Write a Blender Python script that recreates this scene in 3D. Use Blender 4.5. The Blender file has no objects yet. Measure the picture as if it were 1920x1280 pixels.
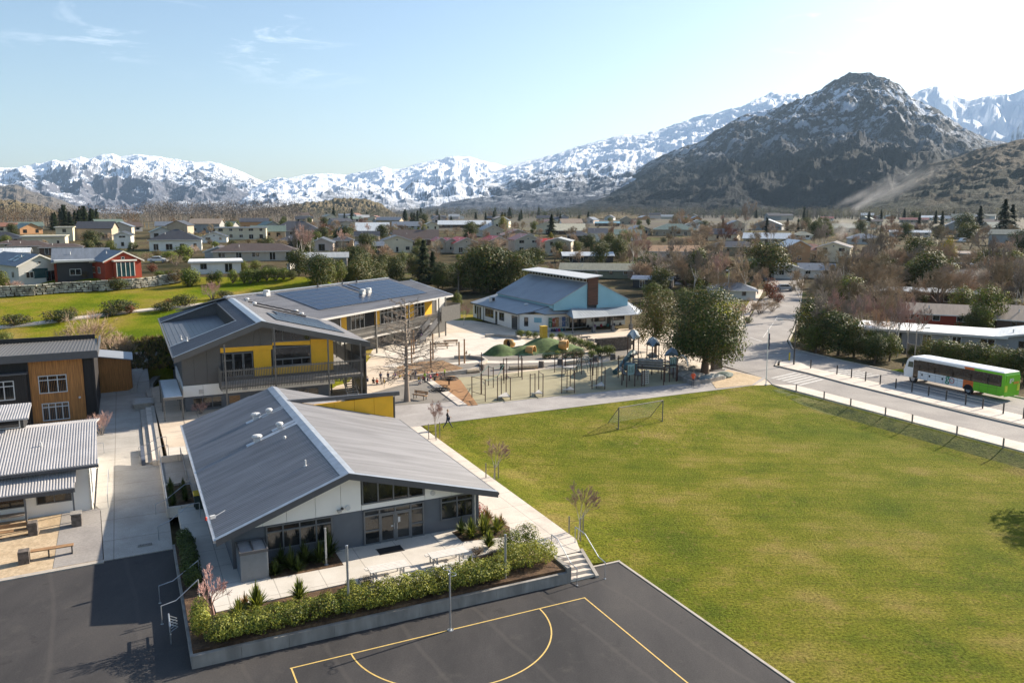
import bpy, bmesh, math, random
from mathutils import Vector, Matrix, noise
R=math.radians; PI=math.pi
sc=bpy.context.scene; COL=sc.collection
# ---------- camera, light, exposure ----------
FPX=1500.0; CAMH=20.0; PIT=math.atan(240/1500.0)
cam=bpy.data.objects.new('camera',bpy.data.cameras.new('camera')); COL.objects.link(cam); sc.camera=cam
cam.location=(0,0,CAMH); cam.rotation_euler=(PI/2-PIT,0,0)
cam.data.sensor_width=36; cam.data.lens=FPX/1920*36; cam.data.clip_start=.5; cam.data.clip_end=60000
SUN_AZ=57.0; SUN_EL=26.5      # azimuth clockwise from +Y
w=bpy.data.worlds.new('World'); sc.world=w; w.use_nodes=True
nt=w.node_tree; bg=nt.nodes['Background']
sky=nt.nodes.new('ShaderNodeTexSky'); sky.sky_type='NISHITA'; sky.sun_disc=False
sky.sun_elevation=R(SUN_EL); sky.sun_rotation=R(SUN_AZ); sky.altitude=400; sky.air_density=1.15; sky.dust_density=1.5; sky.ozone_density=2.3
# thin cirrus in the sky itself
tc=nt.nodes.new('ShaderNodeTexCoord'); mp=nt.nodes.new('ShaderNodeMapping'); mp.inputs['Scale'].default_value=(9,9,42); mp.inputs['Rotation'].default_value=(R(8),R(5),0)
nz=nt.nodes.new('ShaderNodeTexNoise'); nz.inputs['Scale'].default_value=1.0; nz.inputs['Detail'].default_value=9; nz.inputs['Roughness'].default_value=.68; nz.inputs['Distortion'].default_value=.5
nz2=nt.nodes.new('ShaderNodeTexNoise'); nz2.inputs['Scale'].default_value=3.3; nz2.inputs['Detail'].default_value=2
nt.links.new(tc.outputs['Generated'],mp.inputs[0]); nt.links.new(mp.outputs[0],nz.inputs[0]); nt.links.new(tc.outputs['Generated'],nz2.inputs[0])
cr=nt.nodes.new('ShaderNodeMapRange'); cr.inputs[1].default_value=.55; cr.inputs[2].default_value=.86
c2=nt.nodes.new('ShaderNodeMapRange'); c2.inputs[1].default_value=.53; c2.inputs[2].default_value=.66
nt.links.new(nz.outputs[0],cr.inputs[0]); nt.links.new(nz2.outputs[0],c2.inputs[0])
sx=nt.nodes.new('ShaderNodeSeparateXYZ'); nt.links.new(tc.outputs['Generated'],sx.inputs[0])
hz=nt.nodes.new('ShaderNodeMapRange'); hz.inputs[1].default_value=.14; hz.inputs[2].default_value=.18; nt.links.new(sx.outputs[2],hz.inputs[0])
m1=nt.nodes.new('ShaderNodeMath'); m1.operation='MULTIPLY'; m2=nt.nodes.new('ShaderNodeMath'); m2.operation='MULTIPLY'
nt.links.new(cr.outputs[0],m1.inputs[0]); nt.links.new(c2.outputs[0],m1.inputs[1]); nt.links.new(m1.outputs[0],m2.inputs[0]); nt.links.new(hz.outputs[0],m2.inputs[1])
mx=nt.nodes.new('ShaderNodeMix'); mx.data_type='RGBA'; mx.inputs[7].default_value=(11,11.3,12,1)
nt.links.new(m2.outputs[0],mx.inputs[0]); nt.links.new(sky.outputs[0],mx.inputs[6]); nt.links.new(mx.outputs[2],bg.inputs[0])
bg.inputs[1].default_value=.078
sl=bpy.data.lights.new('sun','SUN'); sl.energy=5.0; sl.angle=R(.6); sl.color=(1,.885,.73)
so=bpy.data.objects.new('sun',sl); COL.objects.link(so)
sd=Vector((math.sin(R(SUN_AZ))*math.cos(R(SUN_EL)),math.cos(R(SUN_AZ))*math.cos(R(SUN_EL)),math.sin(R(SUN_EL))))
so.rotation_euler=sd.to_track_quat('Z','Y').to_euler(); so.location=(60,40,60)
sc.view_settings.view_transform='Standard'; sc.view_settings.look='None'; sc.view_settings.exposure=1.22; sc.view_settings.gamma=1
sc.cycles.max_bounces=6; sc.cycles.volume_bounces=0; sc.cycles.transparent_max_bounces=8
random.seed(7)
# ---------- frames ----------
TH=.451; CA,SA=math.cos(TH),math.sin(TH); C0X,C0Y=-3.05,36.34
def S(s,t): return (C0X+s*CA-t*SA, C0Y+s*SA+t*CA)
def inv(x,y):
    x-=C0X; y-=C0Y; return (x*CA+y*SA, -x*SA+y*CA)
def cl(x,a=0.,b=1.): return max(a,min(b,x))
def lerp(xs,ys,x):
    if x<=xs[0]: return ys[0]
    for i in range(1,len(xs)):
        if x<=xs[i]:
            k=(x-xs[i-1])/(xs[i]-xs[i-1]); return ys[i-1]+k*(ys[i]-ys[i-1])
    return ys[-1]
PY=[150,200,300,400,700,1500,4000]; PZ=[.85,3,7,9,12.5,15.5,18.5]
HY=[84,92,104,117,128,140,146,150,200,300,700,1500,4000]; HZ=[.85,2.2,3.2,4.6,5.6,6.6,7.0,8.0,8.6,9.4,12.5,15.5,18.5]
def sm(k): k=cl(k); return k*k*(3-2*k)
def T(x,y):
    s,t=inv(x,y)
    base=lerp(PY,PZ,y)
    hill=lerp(HY,HZ,y+.35*(x+50 if x<-50 else 0)*0)
    k=sm((-x-16-(y-90)*.12)/14)
    z=base+(hill-base)*k
    if t<45:
        if s>9.3:
            a=sm((t-18)/15); b=cl((14-s)/4.5)*cl((t-2.6)/7); c=cl((s-49.0)/2.3)
            z=.85*max(a,b,c)
        elif s<-11.2: z=.45*cl((t-15)/12) if t<30 else .45
        else: z=.85 if t>2.3 else 0
    elif s<-11.2 and t<62: z=.45
    return z
def ray(u,v):
    X=(u-960)/FPX; Y=-(v-640)/FPX; c,s=math.cos(PIT),math.sin(PIT)
    return X,c+Y*s,-s+Y*c
def pick(u,v):
    """point of the terrain that the photograph shows at (u,v)"""
    X,Y,Z=ray(u,v); k=20.
    while k<6000:
        if CAMH+Z*k<T(X*k,Y*k): break
        k*=1.004
    return X*k,Y*k
# ---------- materials ----------
MATS={}
def mat(name,col,rough=.7,var=.12,scale=3.,metal=0.,bump=0.,bscale=None,col2=None,sep=(.4,.6),spec=.5,rand=0.,emit=None,stretch=None,detail=4):
    if name in MATS: return MATS[name]
    m=bpy.data.materials.new(name); m.use_nodes=True; n=m.node_tree.nodes; l=m.node_tree.links
    b=n['Principled BSDF']; b.inputs['Roughness'].default_value=rough; b.inputs['Metallic'].default_value=metal
    b.inputs['Specular IOR Level'].default_value=spec
    t=n.new('ShaderNodeTexCoord'); src=t.outputs['Object']
    if stretch:
        mp=n.new('ShaderNodeMapping'); mp.inputs['Scale'].default_value=stretch; l.new(src,mp.inputs[0]); src=mp.outputs[0]
    z=n.new('ShaderNodeTexNoise'); z.inputs['Scale'].default_value=scale; z.inputs['Detail'].default_value=detail; l.new(src,z.inputs[0])
    r=n.new('ShaderNodeMapRange'); r.inputs[1].default_value=sep[0]-.05; r.inputs[2].default_value=sep[1]+.05; l.new(z.outputs[0],r.inputs[0])
    mx=n.new('ShaderNodeMix'); mx.data_type='RGBA'
    c1=[c*(1-var) for c in col]; c2=[c*(1+var) for c in col] if col2 is None else col2
    mx.inputs[6].default_value=(*c1,1); mx.inputs[7].default_value=(*c2,1); l.new(r.outputs[0],mx.inputs[0])
    out=mx.outputs[2]
    if rand:
        oi=n.new('ShaderNodeObjectInfo'); hs=n.new('ShaderNodeHueSaturation')
        a=n.new('ShaderNodeMapRange'); a.inputs[3].default_value=1-rand; a.inputs[4].default_value=1+rand; l.new(oi.outputs['Random'],a.inputs[0]); l.new(a.outputs[0],hs.inputs['Value'])
        a2=n.new('ShaderNodeMapRange'); a2.inputs[3].default_value=.5+rand*.06; a2.inputs[4].default_value=.5-rand*.06; l.new(oi.outputs['Random'],a2.inputs[0]); l.new(a2.outputs[0],hs.inputs['Hue'])
        l.new(out,hs.inputs['Color']); out=hs.outputs[0]
    l.new(out,b.inputs['Base Color'])
    if bump:
        z2=n.new('ShaderNodeTexNoise'); z2.inputs['Scale'].default_value=bscale or scale*4; z2.inputs['Detail'].default_value=5; l.new(src,z2.inputs[0])
        bp=n.new('ShaderNodeBump'); bp.inputs['Strength'].default_value=bump; bp.inputs['Distance'].default_value=.05; l.new(z2.outputs[0],bp.inputs['Height']); l.new(bp.outputs[0],b.inputs['Normal'])
    if emit: b.inputs['Emission Color'].default_value=(*emit,1); b.inputs['Emission Strength'].default_value=1
    MATS[name]=m; return m
def hx(h,k=1.):
    f=lambda c:(c/12.92 if c<.04045 else ((c+.055)/1.055)**2.4)
    return tuple(f(int(h[i:i+2],16)/255)*k for i in (0,2,4))
def leafmat(name,c,rand=.2,tr=.25,hv=.25):
    if name in MATS: return MATS[name]
    m=mat(name,c,rough=.6,var=hv,scale=1.2,rand=rand,spec=.3)
    n=m.node_tree.nodes; l=m.node_tree.links; b=n['Principled BSDF']
    tb=n.new('ShaderNodeBsdfTranslucent'); ms=n.new('ShaderNodeMixShader'); ms.inputs[0].default_value=tr
    l.new(b.inputs['Base Color'].links[0].from_socket,tb.inputs[0]); l.new(b.outputs[0],ms.inputs[1]); l.new(tb.outputs[0],ms.inputs[2]); l.new(ms.outputs[0],n['Material Output'].inputs[0]); return m
# ---------- mesh helpers ----------
class MB:
    def __init__(s): s.v=[]; s.f=[]; s.m=[]; s.k=0
    def face(s,pts):
        b=len(s.v); s.v+= [tuple(p) for p in pts]; s.f.append(tuple(range(b,b+len(pts)))); s.m.append(s.k)
    def hexa(s,p):  # 8 pts: bottom 4, top 4
        b=len(s.v); s.v+=[tuple(q) for q in p]
        for f in ((3,2,1,0),(4,5,6,7),(0,1,5,4),(1,2,6,5),(2,3,7,6),(3,0,4,7)): s.f.append(tuple(b+i for i in f)); s.m.append(s.k)
    def box(s,x0,x1,y0,y1,z0,z1):
        s.hexa([(x0,y0,z0),(x1,y0,z0),(x1,y1,z0),(x0,y1,z0),(x0,y0,z1),(x1,y0,z1),(x1,y1,z1),(x0,y1,z1)])
    def obox(s,c,d,a=0):
        ca,sa=math.cos(a),math.sin(a); P=[]
        for z in (-1,1):
            for x,y in ((-1,-1),(1,-1),(1,1),(-1,1)):
                X,Y=x*d[0]/2,y*d[1]/2; P.append((c[0]+X*ca-Y*sa,c[1]+X*sa+Y*ca,c[2]+z*d[2]/2))
        s.hexa(P)
    def slab(s,top,th,off=None):   # polygon top (list of 3d pts) with thickness downwards
        n=len(top); o=off or (0,0,-th); b=len(s.v); s.v+=[tuple(p) for p in top]+[(p[0]+o[0],p[1]+o[1],p[2]+o[2]) for p in top]
        s.f.append(tuple(range(b,b+n))); s.m.append(s.k); s.f.append(tuple(range(b+2*n-1,b+n-1,-1))); s.m.append(s.k)
        for i in range(n):
            j=(i+1)%n; s.f.append((b+i,b+n+i,b+n+j,b+j)); s.m.append(s.k)
    def tube(s,p,q,r0,r1=None,n=6,cap=True):
        r1=r0 if r1 is None else r1; p=Vector(p); q=Vector(q); d=q-p
        if d.length<1e-6: return
        d.normalize(); a=d.orthogonal().normalized(); c=d.cross(a); b=len(s.v)
        for o,r in ((p,r0),(q,r1)):
            for i in range(n):
                t=2*PI*i/n; s.v.append(tuple(o+a*math.cos(t)*r+c*math.sin(t)*r))
        for i in range(n):
            j=(i+1)%n; s.f.append((b+i,b+j,b+n+j,b+n+i)); s.m.append(s.k)
        if cap:
            s.f.append(tuple(b+n-1-i for i in range(n))); s.m.append(s.k); s.f.append(tuple(b+n+i for i in range(n))); s.m.append(s.k)
    def path(s,pts,r,n=6):
        for a,b in zip(pts,pts[1:]): s.tube(a,b,r,r,n)
    def lathe(s,c,prof,n=12,sy=1.):  # prof list (r,z)
        b=len(s.v)
        for r,z in prof:
            for i in range(n):
                t=2*PI*i/n; s.v.append((c[0]+r*math.cos(t),c[1]+sy*r*math.sin(t),c[2]+z))
        for k in range(len(prof)-1):
            for i in range(n):
                j=(i+1)%n; s.f.append((b+k*n+i,b+k*n+j,b+(k+1)*n+j,b+(k+1)*n+i)); s.m.append(s.k)
        s.f.append(tuple(b+(len(prof)-1)*n+i for i in range(n))); s.m.append(s.k)
        s.f.append(tuple(b+n-1-i for i in range(n))); s.m.append(s.k)
    def build(s,name,mats,parent=None,org=(0,0,0),smooth=False,loc=None,rot=0,recalc=False):
        me=bpy.data.meshes.new(name); me.from_pydata([(a-org[0],b-org[1],c-org[2]) for a,b,c in s.v],[],s.f)
        if not isinstance(mats,(list,tuple)): mats=[mats]
        for m in mats: me.materials.append(m)
        me.polygons.foreach_set('material_index',s.m)
        if smooth: me.polygons.foreach_set('use_smooth',[True]*len(s.f))
        if recalc:
            bm=bmesh.new(); bm.from_mesh(me); bmesh.ops.recalc_face_normals(bm,faces=bm.faces); bm.to_mesh(me); bm.free()
        me.update()
        o=bpy.data.objects.new(name,me); COL.objects.link(o)
        if parent: o.parent=parent
        if loc: o.location=loc
        if rot: o.rotation_euler=(0,0,rot)
        return o
def tag(o,label,cat,group=None,kind=None):
    if label: o['label']=label
    if cat: o['category']=cat
    if group: o['group']=group
    if kind: o['kind']=kind
    return o
def thing(name,label,cat,loc,rot=0,group=None):
    o=bpy.data.objects.new(name,None); COL.objects.link(o); o.location=loc; o.rotation_euler=(0,0,rot); o.empty_display_size=.3
    return tag(o,label,cat,group)
def sthing(name,label,cat,p,group=None):   # empty on the school grid; parts are authored in (s,t,z) with org=p
    x,y=S(p[0],p[1]); return thing(name,label,cat,(x,y,p[2]),TH,group)
def dup(o,loc=None,rot=None,scale=None,label=None,group=None):
    def rec(a,par):
        c=a.copy(); COL.objects.link(c)
        if par: c.parent=par
        for ch in a.children: rec(ch,c)
        return c
    c=rec(o,None)
    if loc is not None: c.location=loc
    if rot is not None: c.rotation_euler=(0,0,rot)
    if scale is not None: c.scale=scale if isinstance(scale,(list,tuple)) else (scale,)*3
    if label: c['label']=label
    if group: c['group']=group
    return c
def struct(o): o['kind']='structure'; return o
def ribs_poly(mb,poly,zf,ax,sp,w=.05,h=.035,start=None):
    """raised ribs on a sloped polygon; ax=0: ribs run along x at constant y, ax=1: run along y at constant x"""
    o=1-ax; lo=min(p[o] for p in poly); hi=max(p[o] for p in poly); c=lo+sp*.5
    while c<hi:
        xs=[]
        for (a,b) in zip(poly,poly[1:]+poly[:1]):
            if (a[o]-c)*(b[o]-c)<0:
                k=(c-a[o])/(b[o]-a[o]); xs.append(a[ax]+k*(b[ax]-a[ax]))
        if len(xs)>=2:
            x0,x1=min(xs)+.02,max(xs)-.02
            def P(x,c_,dz):
                q=(x,c_) if ax==0 else (c_,x); return (q[0],q[1],zf(*q)+dz)
            b=len(mb.v)
            for x in (x0,x1):
                mb.v+=[P(x,c-w,.002),P(x,c-w*.45,h),P(x,c+w*.45,h),P(x,c+w,.002)]
            for i in range(3): mb.f.append((b+i,b+i+1,b+5+i,b+4+i)); mb.m.append(mb.k)
            mb.f.append((b,b+1,b+2,b+3)); mb.m.append(mb.k); mb.f.append((b+7,b+6,b+5,b+4)); mb.m.append(mb.k)
        c+=sp
def roofplane(mb,poly,zf,th=.12,ax=0,sp=.3,ribs=True,w=.05,h=.035):
    mb.slab([(x,y,zf(x,y)) for x,y in poly],th)
    if ribs: ribs_poly(mb,poly,zf,ax,sp,w,h)
class Wall:
    """draws boxes on a wall: o origin, u horizontal unit, n outward normal"""
    def __init__(s,o,u,n): s.o=o; s.u=u; s.n=n
    def box(s,mb,a0,a1,z0,z1,d0,d1):
        P=[]
        for z in (z0,z1):
            for a,d in ((a0,d1),(a1,d1),(a1,d0),(a0,d0)): P.append((s.o[0]+s.u[0]*a+s.n[0]*d,s.o[1]+s.u[1]*a+s.n[1]*d,z))
        mb.hexa(P)
    def quad(s,mb,pts,d0,d1):   # pts (a,z) polygon extruded from d0 to d1
        f=lambda a,z,d:(s.o[0]+s.u[0]*a+s.n[0]*d,s.o[1]+s.u[1]*a+s.n[1]*d,z)
        top=[f(a,z,d1) for a,z in pts]; mb.slab(top,0,(-(s.n[0])*(d1-d0),-(s.n[1])*(d1-d0),0))
def window(par,wl,a0,a1,z0,z1,org,fm,gm,nv=2,hbars=(),name='window',fw=.06,proud=.05,sill=False):
    mb=MB(); 
    wl.box(mb,a0,a0+fw,z0,z1,.0,proud); wl.box(mb,a1-fw,a1,z0,z1,.0,proud); wl.box(mb,a0+fw,a1-fw,z0,z0+fw,.0,proud); wl.box(mb,a0+fw,a1-fw,z1-fw,z1,.0,proud)
    for i in range(1,nv):
        c=a0+(a1-a0)*i/nv; wl.box(mb,c-fw/2,c+fw/2,z0+fw,z1-fw,0,proud-.004)
    for h in hbars: wl.box(mb,a0+fw,a1-fw,h-fw/2,h+fw/2,0,proud-.008)
    fr=mb.build(name,fm,par,org)
    g=MB(); wl.box(g,a0+fw*.5,a1-fw*.5,z0+fw*.5,z1-fw*.5,.002,.014); g.build('pane',gm,fr,(0,0,0) if par is None else org)
    return fr
# ---------- ground ----------
def gmat(name,cols,scale,rough=.9,bump=.3,fine=8.,finev=.25,streak=None,bd=.05,mott=None,seams=False,spec=.25,joints=0):
    """layered ground: list of colours blended with large noise, broken up with fine noise"""
    m=bpy.data.materials.new(name); m.use_nodes=True; n=m.node_tree.nodes; l=m.node_tree.links; b=n['Principled BSDF']
    b.inputs['Roughness'].default_value=rough; b.inputs['Specular IOR Level'].default_value=spec
    t=n.new('ShaderNodeTexCoord'); src=t.outputs['Object']
    z=n.new('ShaderNodeTexNoise'); z.inputs['Scale'].default_value=scale; z.inputs['Detail'].default_value=7; z.inputs['Roughness'].default_value=.62
    if streak:
        mp=n.new('ShaderNodeMapping'); mp.inputs['Scale'].default_value=streak[0]; mp.inputs['Rotation'].default_value=(0,0,streak[1]); l.new(src,mp.inputs[0]); l.new(mp.outputs[0],z.inputs[0])
    else: l.new(src,z.inputs[0])
    r=n.new('ShaderNodeValToRGB'); l.new(z.outputs[0],r.inputs[0]); e=r.color_ramp.elements
    while len(e)<len(cols): e.new(.5)
    for i,c in enumerate(cols): e[i].position=.36+.28*i/max(1,len(cols)-1); e[i].color=(*c,1)
    f=n.new('ShaderNodeTexNoise'); f.inputs['Scale'].default_value=fine; f.inputs['Detail'].default_value=6; f.inputs['Roughness'].default_value=.75; l.new(src,f.inputs[0])
    fr=n.new('ShaderNodeMapRange'); fr.inputs[1].default_value=.3; fr.inputs[2].default_value=.7; fr.inputs[3].default_value=1-finev; fr.inputs[4].default_value=1+finev; l.new(f.outputs[0],fr.inputs[0])
    hs=n.new('ShaderNodeHueSaturation'); l.new(r.outputs[0],hs.inputs['Color']); l.new(fr.outputs[0],hs.inputs['Value']); fin=hs.outputs[0]
    def over(fac,c):
        q=n.new('ShaderNodeMix'); q.data_type='RGBA'; l.new(fac,q.inputs[0]); l.new(nonlocal_fin[0],q.inputs[6]); q.inputs[7].default_value=(*c,1); nonlocal_fin[0]=q.outputs[2]
    nonlocal_fin=[fin]
    if mott:
        a=n.new('ShaderNodeTexNoise'); a.inputs['Scale'].default_value=mott[0]; a.inputs['Detail'].default_value=9; a.inputs['Roughness'].default_value=.8; l.new(src,a.inputs[0]); r2=n.new('ShaderNodeMapRange'); r2.inputs[1].default_value=.54; r2.inputs[2].default_value=.64; r2.inputs[4].default_value=.75; l.new(a.outputs[0],r2.inputs[0]); over(r2.outputs[0],mott[1])
        w_=n.new('ShaderNodeTexNoise'); w_.inputs['Scale'].default_value=.045; w_.inputs['Detail'].default_value=3; l.new(src,w_.inputs[0]); r3=n.new('ShaderNodeMapRange'); r3.inputs[1].default_value=.48; r3.inputs[2].default_value=.62; r3.inputs[4].default_value=.28; l.new(w_.outputs[0],r3.inputs[0]); over(r3.outputs[0],(.075,.11,.010))
        dk=n.new('ShaderNodeMapRange'); dk.inputs[1].default_value=.44; dk.inputs[2].default_value=.34; dk.inputs[4].default_value=.55; l.new(a.outputs[0],dk.inputs[0]); over(dk.outputs[0],(.05,.075,.008))
        vd=n.new('ShaderNodeVectorMath'); vd.operation='DISTANCE'; l.new(src,vd.inputs[0]); vd.inputs[1].default_value=(*S(28.5,23.5),.4); gm=n.new('ShaderNodeMapRange'); gm.inputs[1].default_value=6.5; gm.inputs[2].default_value=1.; gm.inputs[4].default_value=.8; l.new(vd.outputs['Value'],gm.inputs[0]); gk=n.new('ShaderNodeMath'); gk.operation='MULTIPLY'; l.new(gm.outputs[0],gk.inputs[0]); l.new(r2.outputs[0],gk.inputs[1]); over(gk.outputs[0],(.30,.22,.12))
        mp3=n.new('ShaderNodeMapping'); mp3.inputs['Rotation'].default_value=(0,0,-TH-1.05); l.new(src,mp3.inputs[0]); wv3=n.new('ShaderNodeTexWave'); wv3.inputs['Scale'].default_value=.16; wv3.inputs['Distortion'].default_value=1.2; wv3.inputs['Detail'].default_value=3; l.new(mp3.outputs[0],wv3.inputs[0]); r7=n.new('ShaderNodeMapRange'); r7.inputs[1].default_value=.9; r7.inputs[2].default_value=1.; r7.inputs[4].default_value=.22; l.new(wv3.outputs[0],r7.inputs[0]); over(r7.outputs[0],(.05,.075,.012))
    if seams:
        mp2=n.new('ShaderNodeMapping'); mp2.inputs['Rotation'].default_value=(0,0,-TH-.06); l.new(src,mp2.inputs[0]); wv=n.new('ShaderNodeTexWave'); wv.inputs['Scale'].default_value=.083; wv.inputs['Distortion'].default_value=.9; wv.inputs['Detail'].default_value=3; wv.inputs['Detail Scale'].default_value=1.5; l.new(mp2.outputs[0],wv.inputs[0]); r4=n.new('ShaderNodeMapRange'); r4.inputs[1].default_value=.985; r4.inputs[2].default_value=1.0; r4.inputs[4].default_value=.22; l.new(wv.outputs[0],r4.inputs[0]); over(r4.outputs[0],(.10,.09,.082))
        st=n.new('ShaderNodeTexNoise'); st.inputs['Scale'].default_value=.7; st.inputs['Detail'].default_value=9; st.inputs['Roughness'].default_value=.72; l.new(mp2.outputs[0],st.inputs[0]); r5=n.new('ShaderNodeMapRange'); r5.inputs[1].default_value=.55; r5.inputs[2].default_value=.72; r5.inputs[4].default_value=.5; l.new(st.outputs[0],r5.inputs[0]); over(r5.outputs[0],(.085,.078,.07))
        r6=n.new('ShaderNodeMapRange'); r6.inputs[1].default_value=.40; r6.inputs[2].default_value=.30; r6.inputs[4].default_value=.6; l.new(st.outputs[0],r6.inputs[0]); over(r6.outputs[0],(.02,.019,.019))
    if joints:
        for dr in ('X','Y'):
            mj=n.new('ShaderNodeMapping'); mj.inputs['Rotation'].default_value=(0,0,-TH); l.new(src,mj.inputs[0]); wj=n.new('ShaderNodeTexWave'); wj.bands_direction=dr; wj.inputs['Scale'].default_value=.314/joints; l.new(mj.outputs[0],wj.inputs[0]); rj=n.new('ShaderNodeMapRange'); rj.inputs[1].default_value=.9985; rj.inputs[2].default_value=1.; rj.inputs[4].default_value=.55; l.new(wj.outputs[0],rj.inputs[0]); over(rj.outputs[0],(.12,.105,.09))
        st=n.new('ShaderNodeTexNoise'); st.inputs['Scale'].default_value=.35; st.inputs['Detail'].default_value=8; st.inputs['Roughness'].default_value=.7; l.new(src,st.inputs[0]); r5=n.new('ShaderNodeMapRange'); r5.inputs[1].default_value=.52; r5.inputs[2].default_value=.68; r5.inputs[4].default_value=.35; l.new(st.outputs[0],r5.inputs[0]); over(r5.outputs[0],(.26,.225,.18))
    l.new(nonlocal_fin[0],b.inputs['Base Color'])
    bp=n.new('ShaderNodeBump'); bp.inputs['Strength'].default_value=bump; bp.inputs['Distance'].default_value=bd; l.new(f.outputs[0],bp.inputs['Height']); l.new(bp.outputs[0],b.inputs['Normal'])
    MATS[name]=m; return m
G_lawn=gmat('lawn_turf',[(.085,.108,.012),(.115,.132,.014),(.145,.148,.018),(.185,.168,.032),(.225,.178,.055)],.16,bump=1.,fine=6.5,finev=.85,bd=.14,mott=(1.5,(.22,.155,.055)),spec=.03)
G_bank=gmat('bank_turf',[(.05,.07,.006),(.10,.115,.012),(.16,.15,.03)],.5,bump=.9,fine=4.,finev=.5,bd=.15)
G_hill=gmat('hill_grass',[(.09,.13,.006),(.15,.17,.01),(.21,.18,.025),(.25,.19,.05)],.09,bump=.8,fine=3.,finev=.35,bd=.15,spec=.03)
G_land=gmat('town_ground',[(.035,.035,.016),(.07,.055,.03),(.10,.08,.045),(.075,.085,.022)],.06,bump=.6,fine=1.5,finev=.4,bd=.2,spec=.05)
G_far=gmat('far_field',[(.08,.066,.045),(.055,.046,.034),(.09,.08,.042),(.045,.04,.028)],.006,bump=.3,fine=.2,finev=.35,bd=.4)
G_asph=gmat('court_asphalt',[(.032,.031,.032),(.05,.047,.047),(.066,.061,.058)],.16,rough=.85,bump=.35,fine=14.,finev=.3,streak=((1,.35,1),-TH),bd=.02,seams=True)
G_road=gmat('road_asphalt',[(.24,.22,.205),(.32,.295,.27)],.25,bump=.2,fine=6.,finev=.18,bd=.02)
G_conc=gmat('concrete_paving',[(.55,.50,.43),(.64,.58,.50)],.5,bump=.2,fine=9.,finev=.12,bd=.01,joints=3.)
G_aggr=gmat('aggregate_paving',[(.34,.32,.285),(.42,.39,.35)],.5,bump=.3,fine=22.,finev=.3,bd=.01,joints=3.4)
G_patio=gmat('patio_paving',[(.50,.46,.40),(.58,.54,.48)],.6,bump=.2,fine=20.,finev=.16,bd=.01,joints=2.4)
G_path=gmat('path_chipseal',[(.29,.27,.255),(.37,.345,.325)],.35,bump=.3,fine=12.,finev=.22,bd=.01)
G_rub=gmat('rubber_surface',[(.27,.24,.15),(.34,.305,.20)],.25,bump=.2,fine=16.,finev=.15,bd=.01)
G_brown=gmat('brown_rubber',[(.28,.15,.07),(.34,.19,.09)],.6,bump=.2,fine=12.,finev=.15,bd=.01)
G_pgasph=gmat('play_asphalt',[(.17,.155,.135),(.23,.21,.185)],.3,bump=.25,fine=9.,finev=.2,bd=.01)
G_pave=gmat('sand_paving',[(.52,.43,.33),(.62,.52,.41)],.3,bump=.2,fine=10.,finev=.14,bd=.01,joints=3.6)
G_brick=gmat('brick_paving',[(.40,.30,.19),(.50,.39,.26)],1.2,bump=.3,fine=6.,finev=.3,bd=.02)
G_foot=gmat('footpath_concrete',[(.56,.49,.42),(.64,.57,.49)],.5,bump=.2,fine=9.,finev=.12,bd=.01,joints=2.6)
G_mulch=gmat('bark_mulch',[(.05,.03,.018),(.10,.06,.035),(.16,.10,.055)],.9,bump=1.,fine=7.,finev=.5,bd=.08)
G_bark=gmat('play_bark',[(.20,.12,.065),(.30,.19,.10),(.16,.09,.05)],.9,bump=1.,fine=6.,finev=.5,bd=.1)
M_line=mat('yellow_line',(.60,.42,.13),rough=.7,var=.12,scale=6)
M_white=mat('road_paint',(.48,.46,.43),rough=.7,var=.15,scale=4)
M_kerb=mat('kerb_concrete',(.38,.34,.29),rough=.85,var=.12,scale=2,bump=.3)
M_wallc=mat('wall_concrete',(.27,.25,.225),rough=.85,var=.22,scale=1.6,bump=.4,stretch=(1,1,.3))
# base terrain mesh
def axisv(parts):
    out=[]
    for a,b,st in parts:
        x=a
        while x<b-1e-6: out.append(x); x+=st
    out.append(parts[-1][1]); return out
gx=axisv([(-9000,-3000,1500),(-3000,-600,200),(-600,-200,40),(-200,-60,7),(-60,60,3),(60,200,7),(200,600,40),(600,3000,200),(3000,9000,1500)])
gy=axisv([(-60,160,3),(160,400,8),(400,1000,40),(1000,4000,250),(4000,16000,2000)])
mb=MB(); nx=len(gx)
def Tbase(x,y):
    s,t=inv(x,y)
    if t<44 and -46<s<56: return -.35
    if t<70 and -20<s<0: return .1
    return T(x,y)-(.14 if y<150 else .06)
for y in gy:
    for x in gx: mb.v.append((x,y,Tbase(x,y)))
for j in range(len(gy)-1):
    for i in range(nx-1):
        a=j*nx+i; mb.f.append((a,a+1,a+nx+1,a+nx))
        xm,ym=gx[i],gy[j]
        mb.m.append(2 if ym>=460 else (1 if (xm<-14-(ym-90)*.12 and ym<152 and ym>84) else 0))
base=mb.build('ground',[G_land,G_hill,G_far],smooth=True); struct(base)
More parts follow.
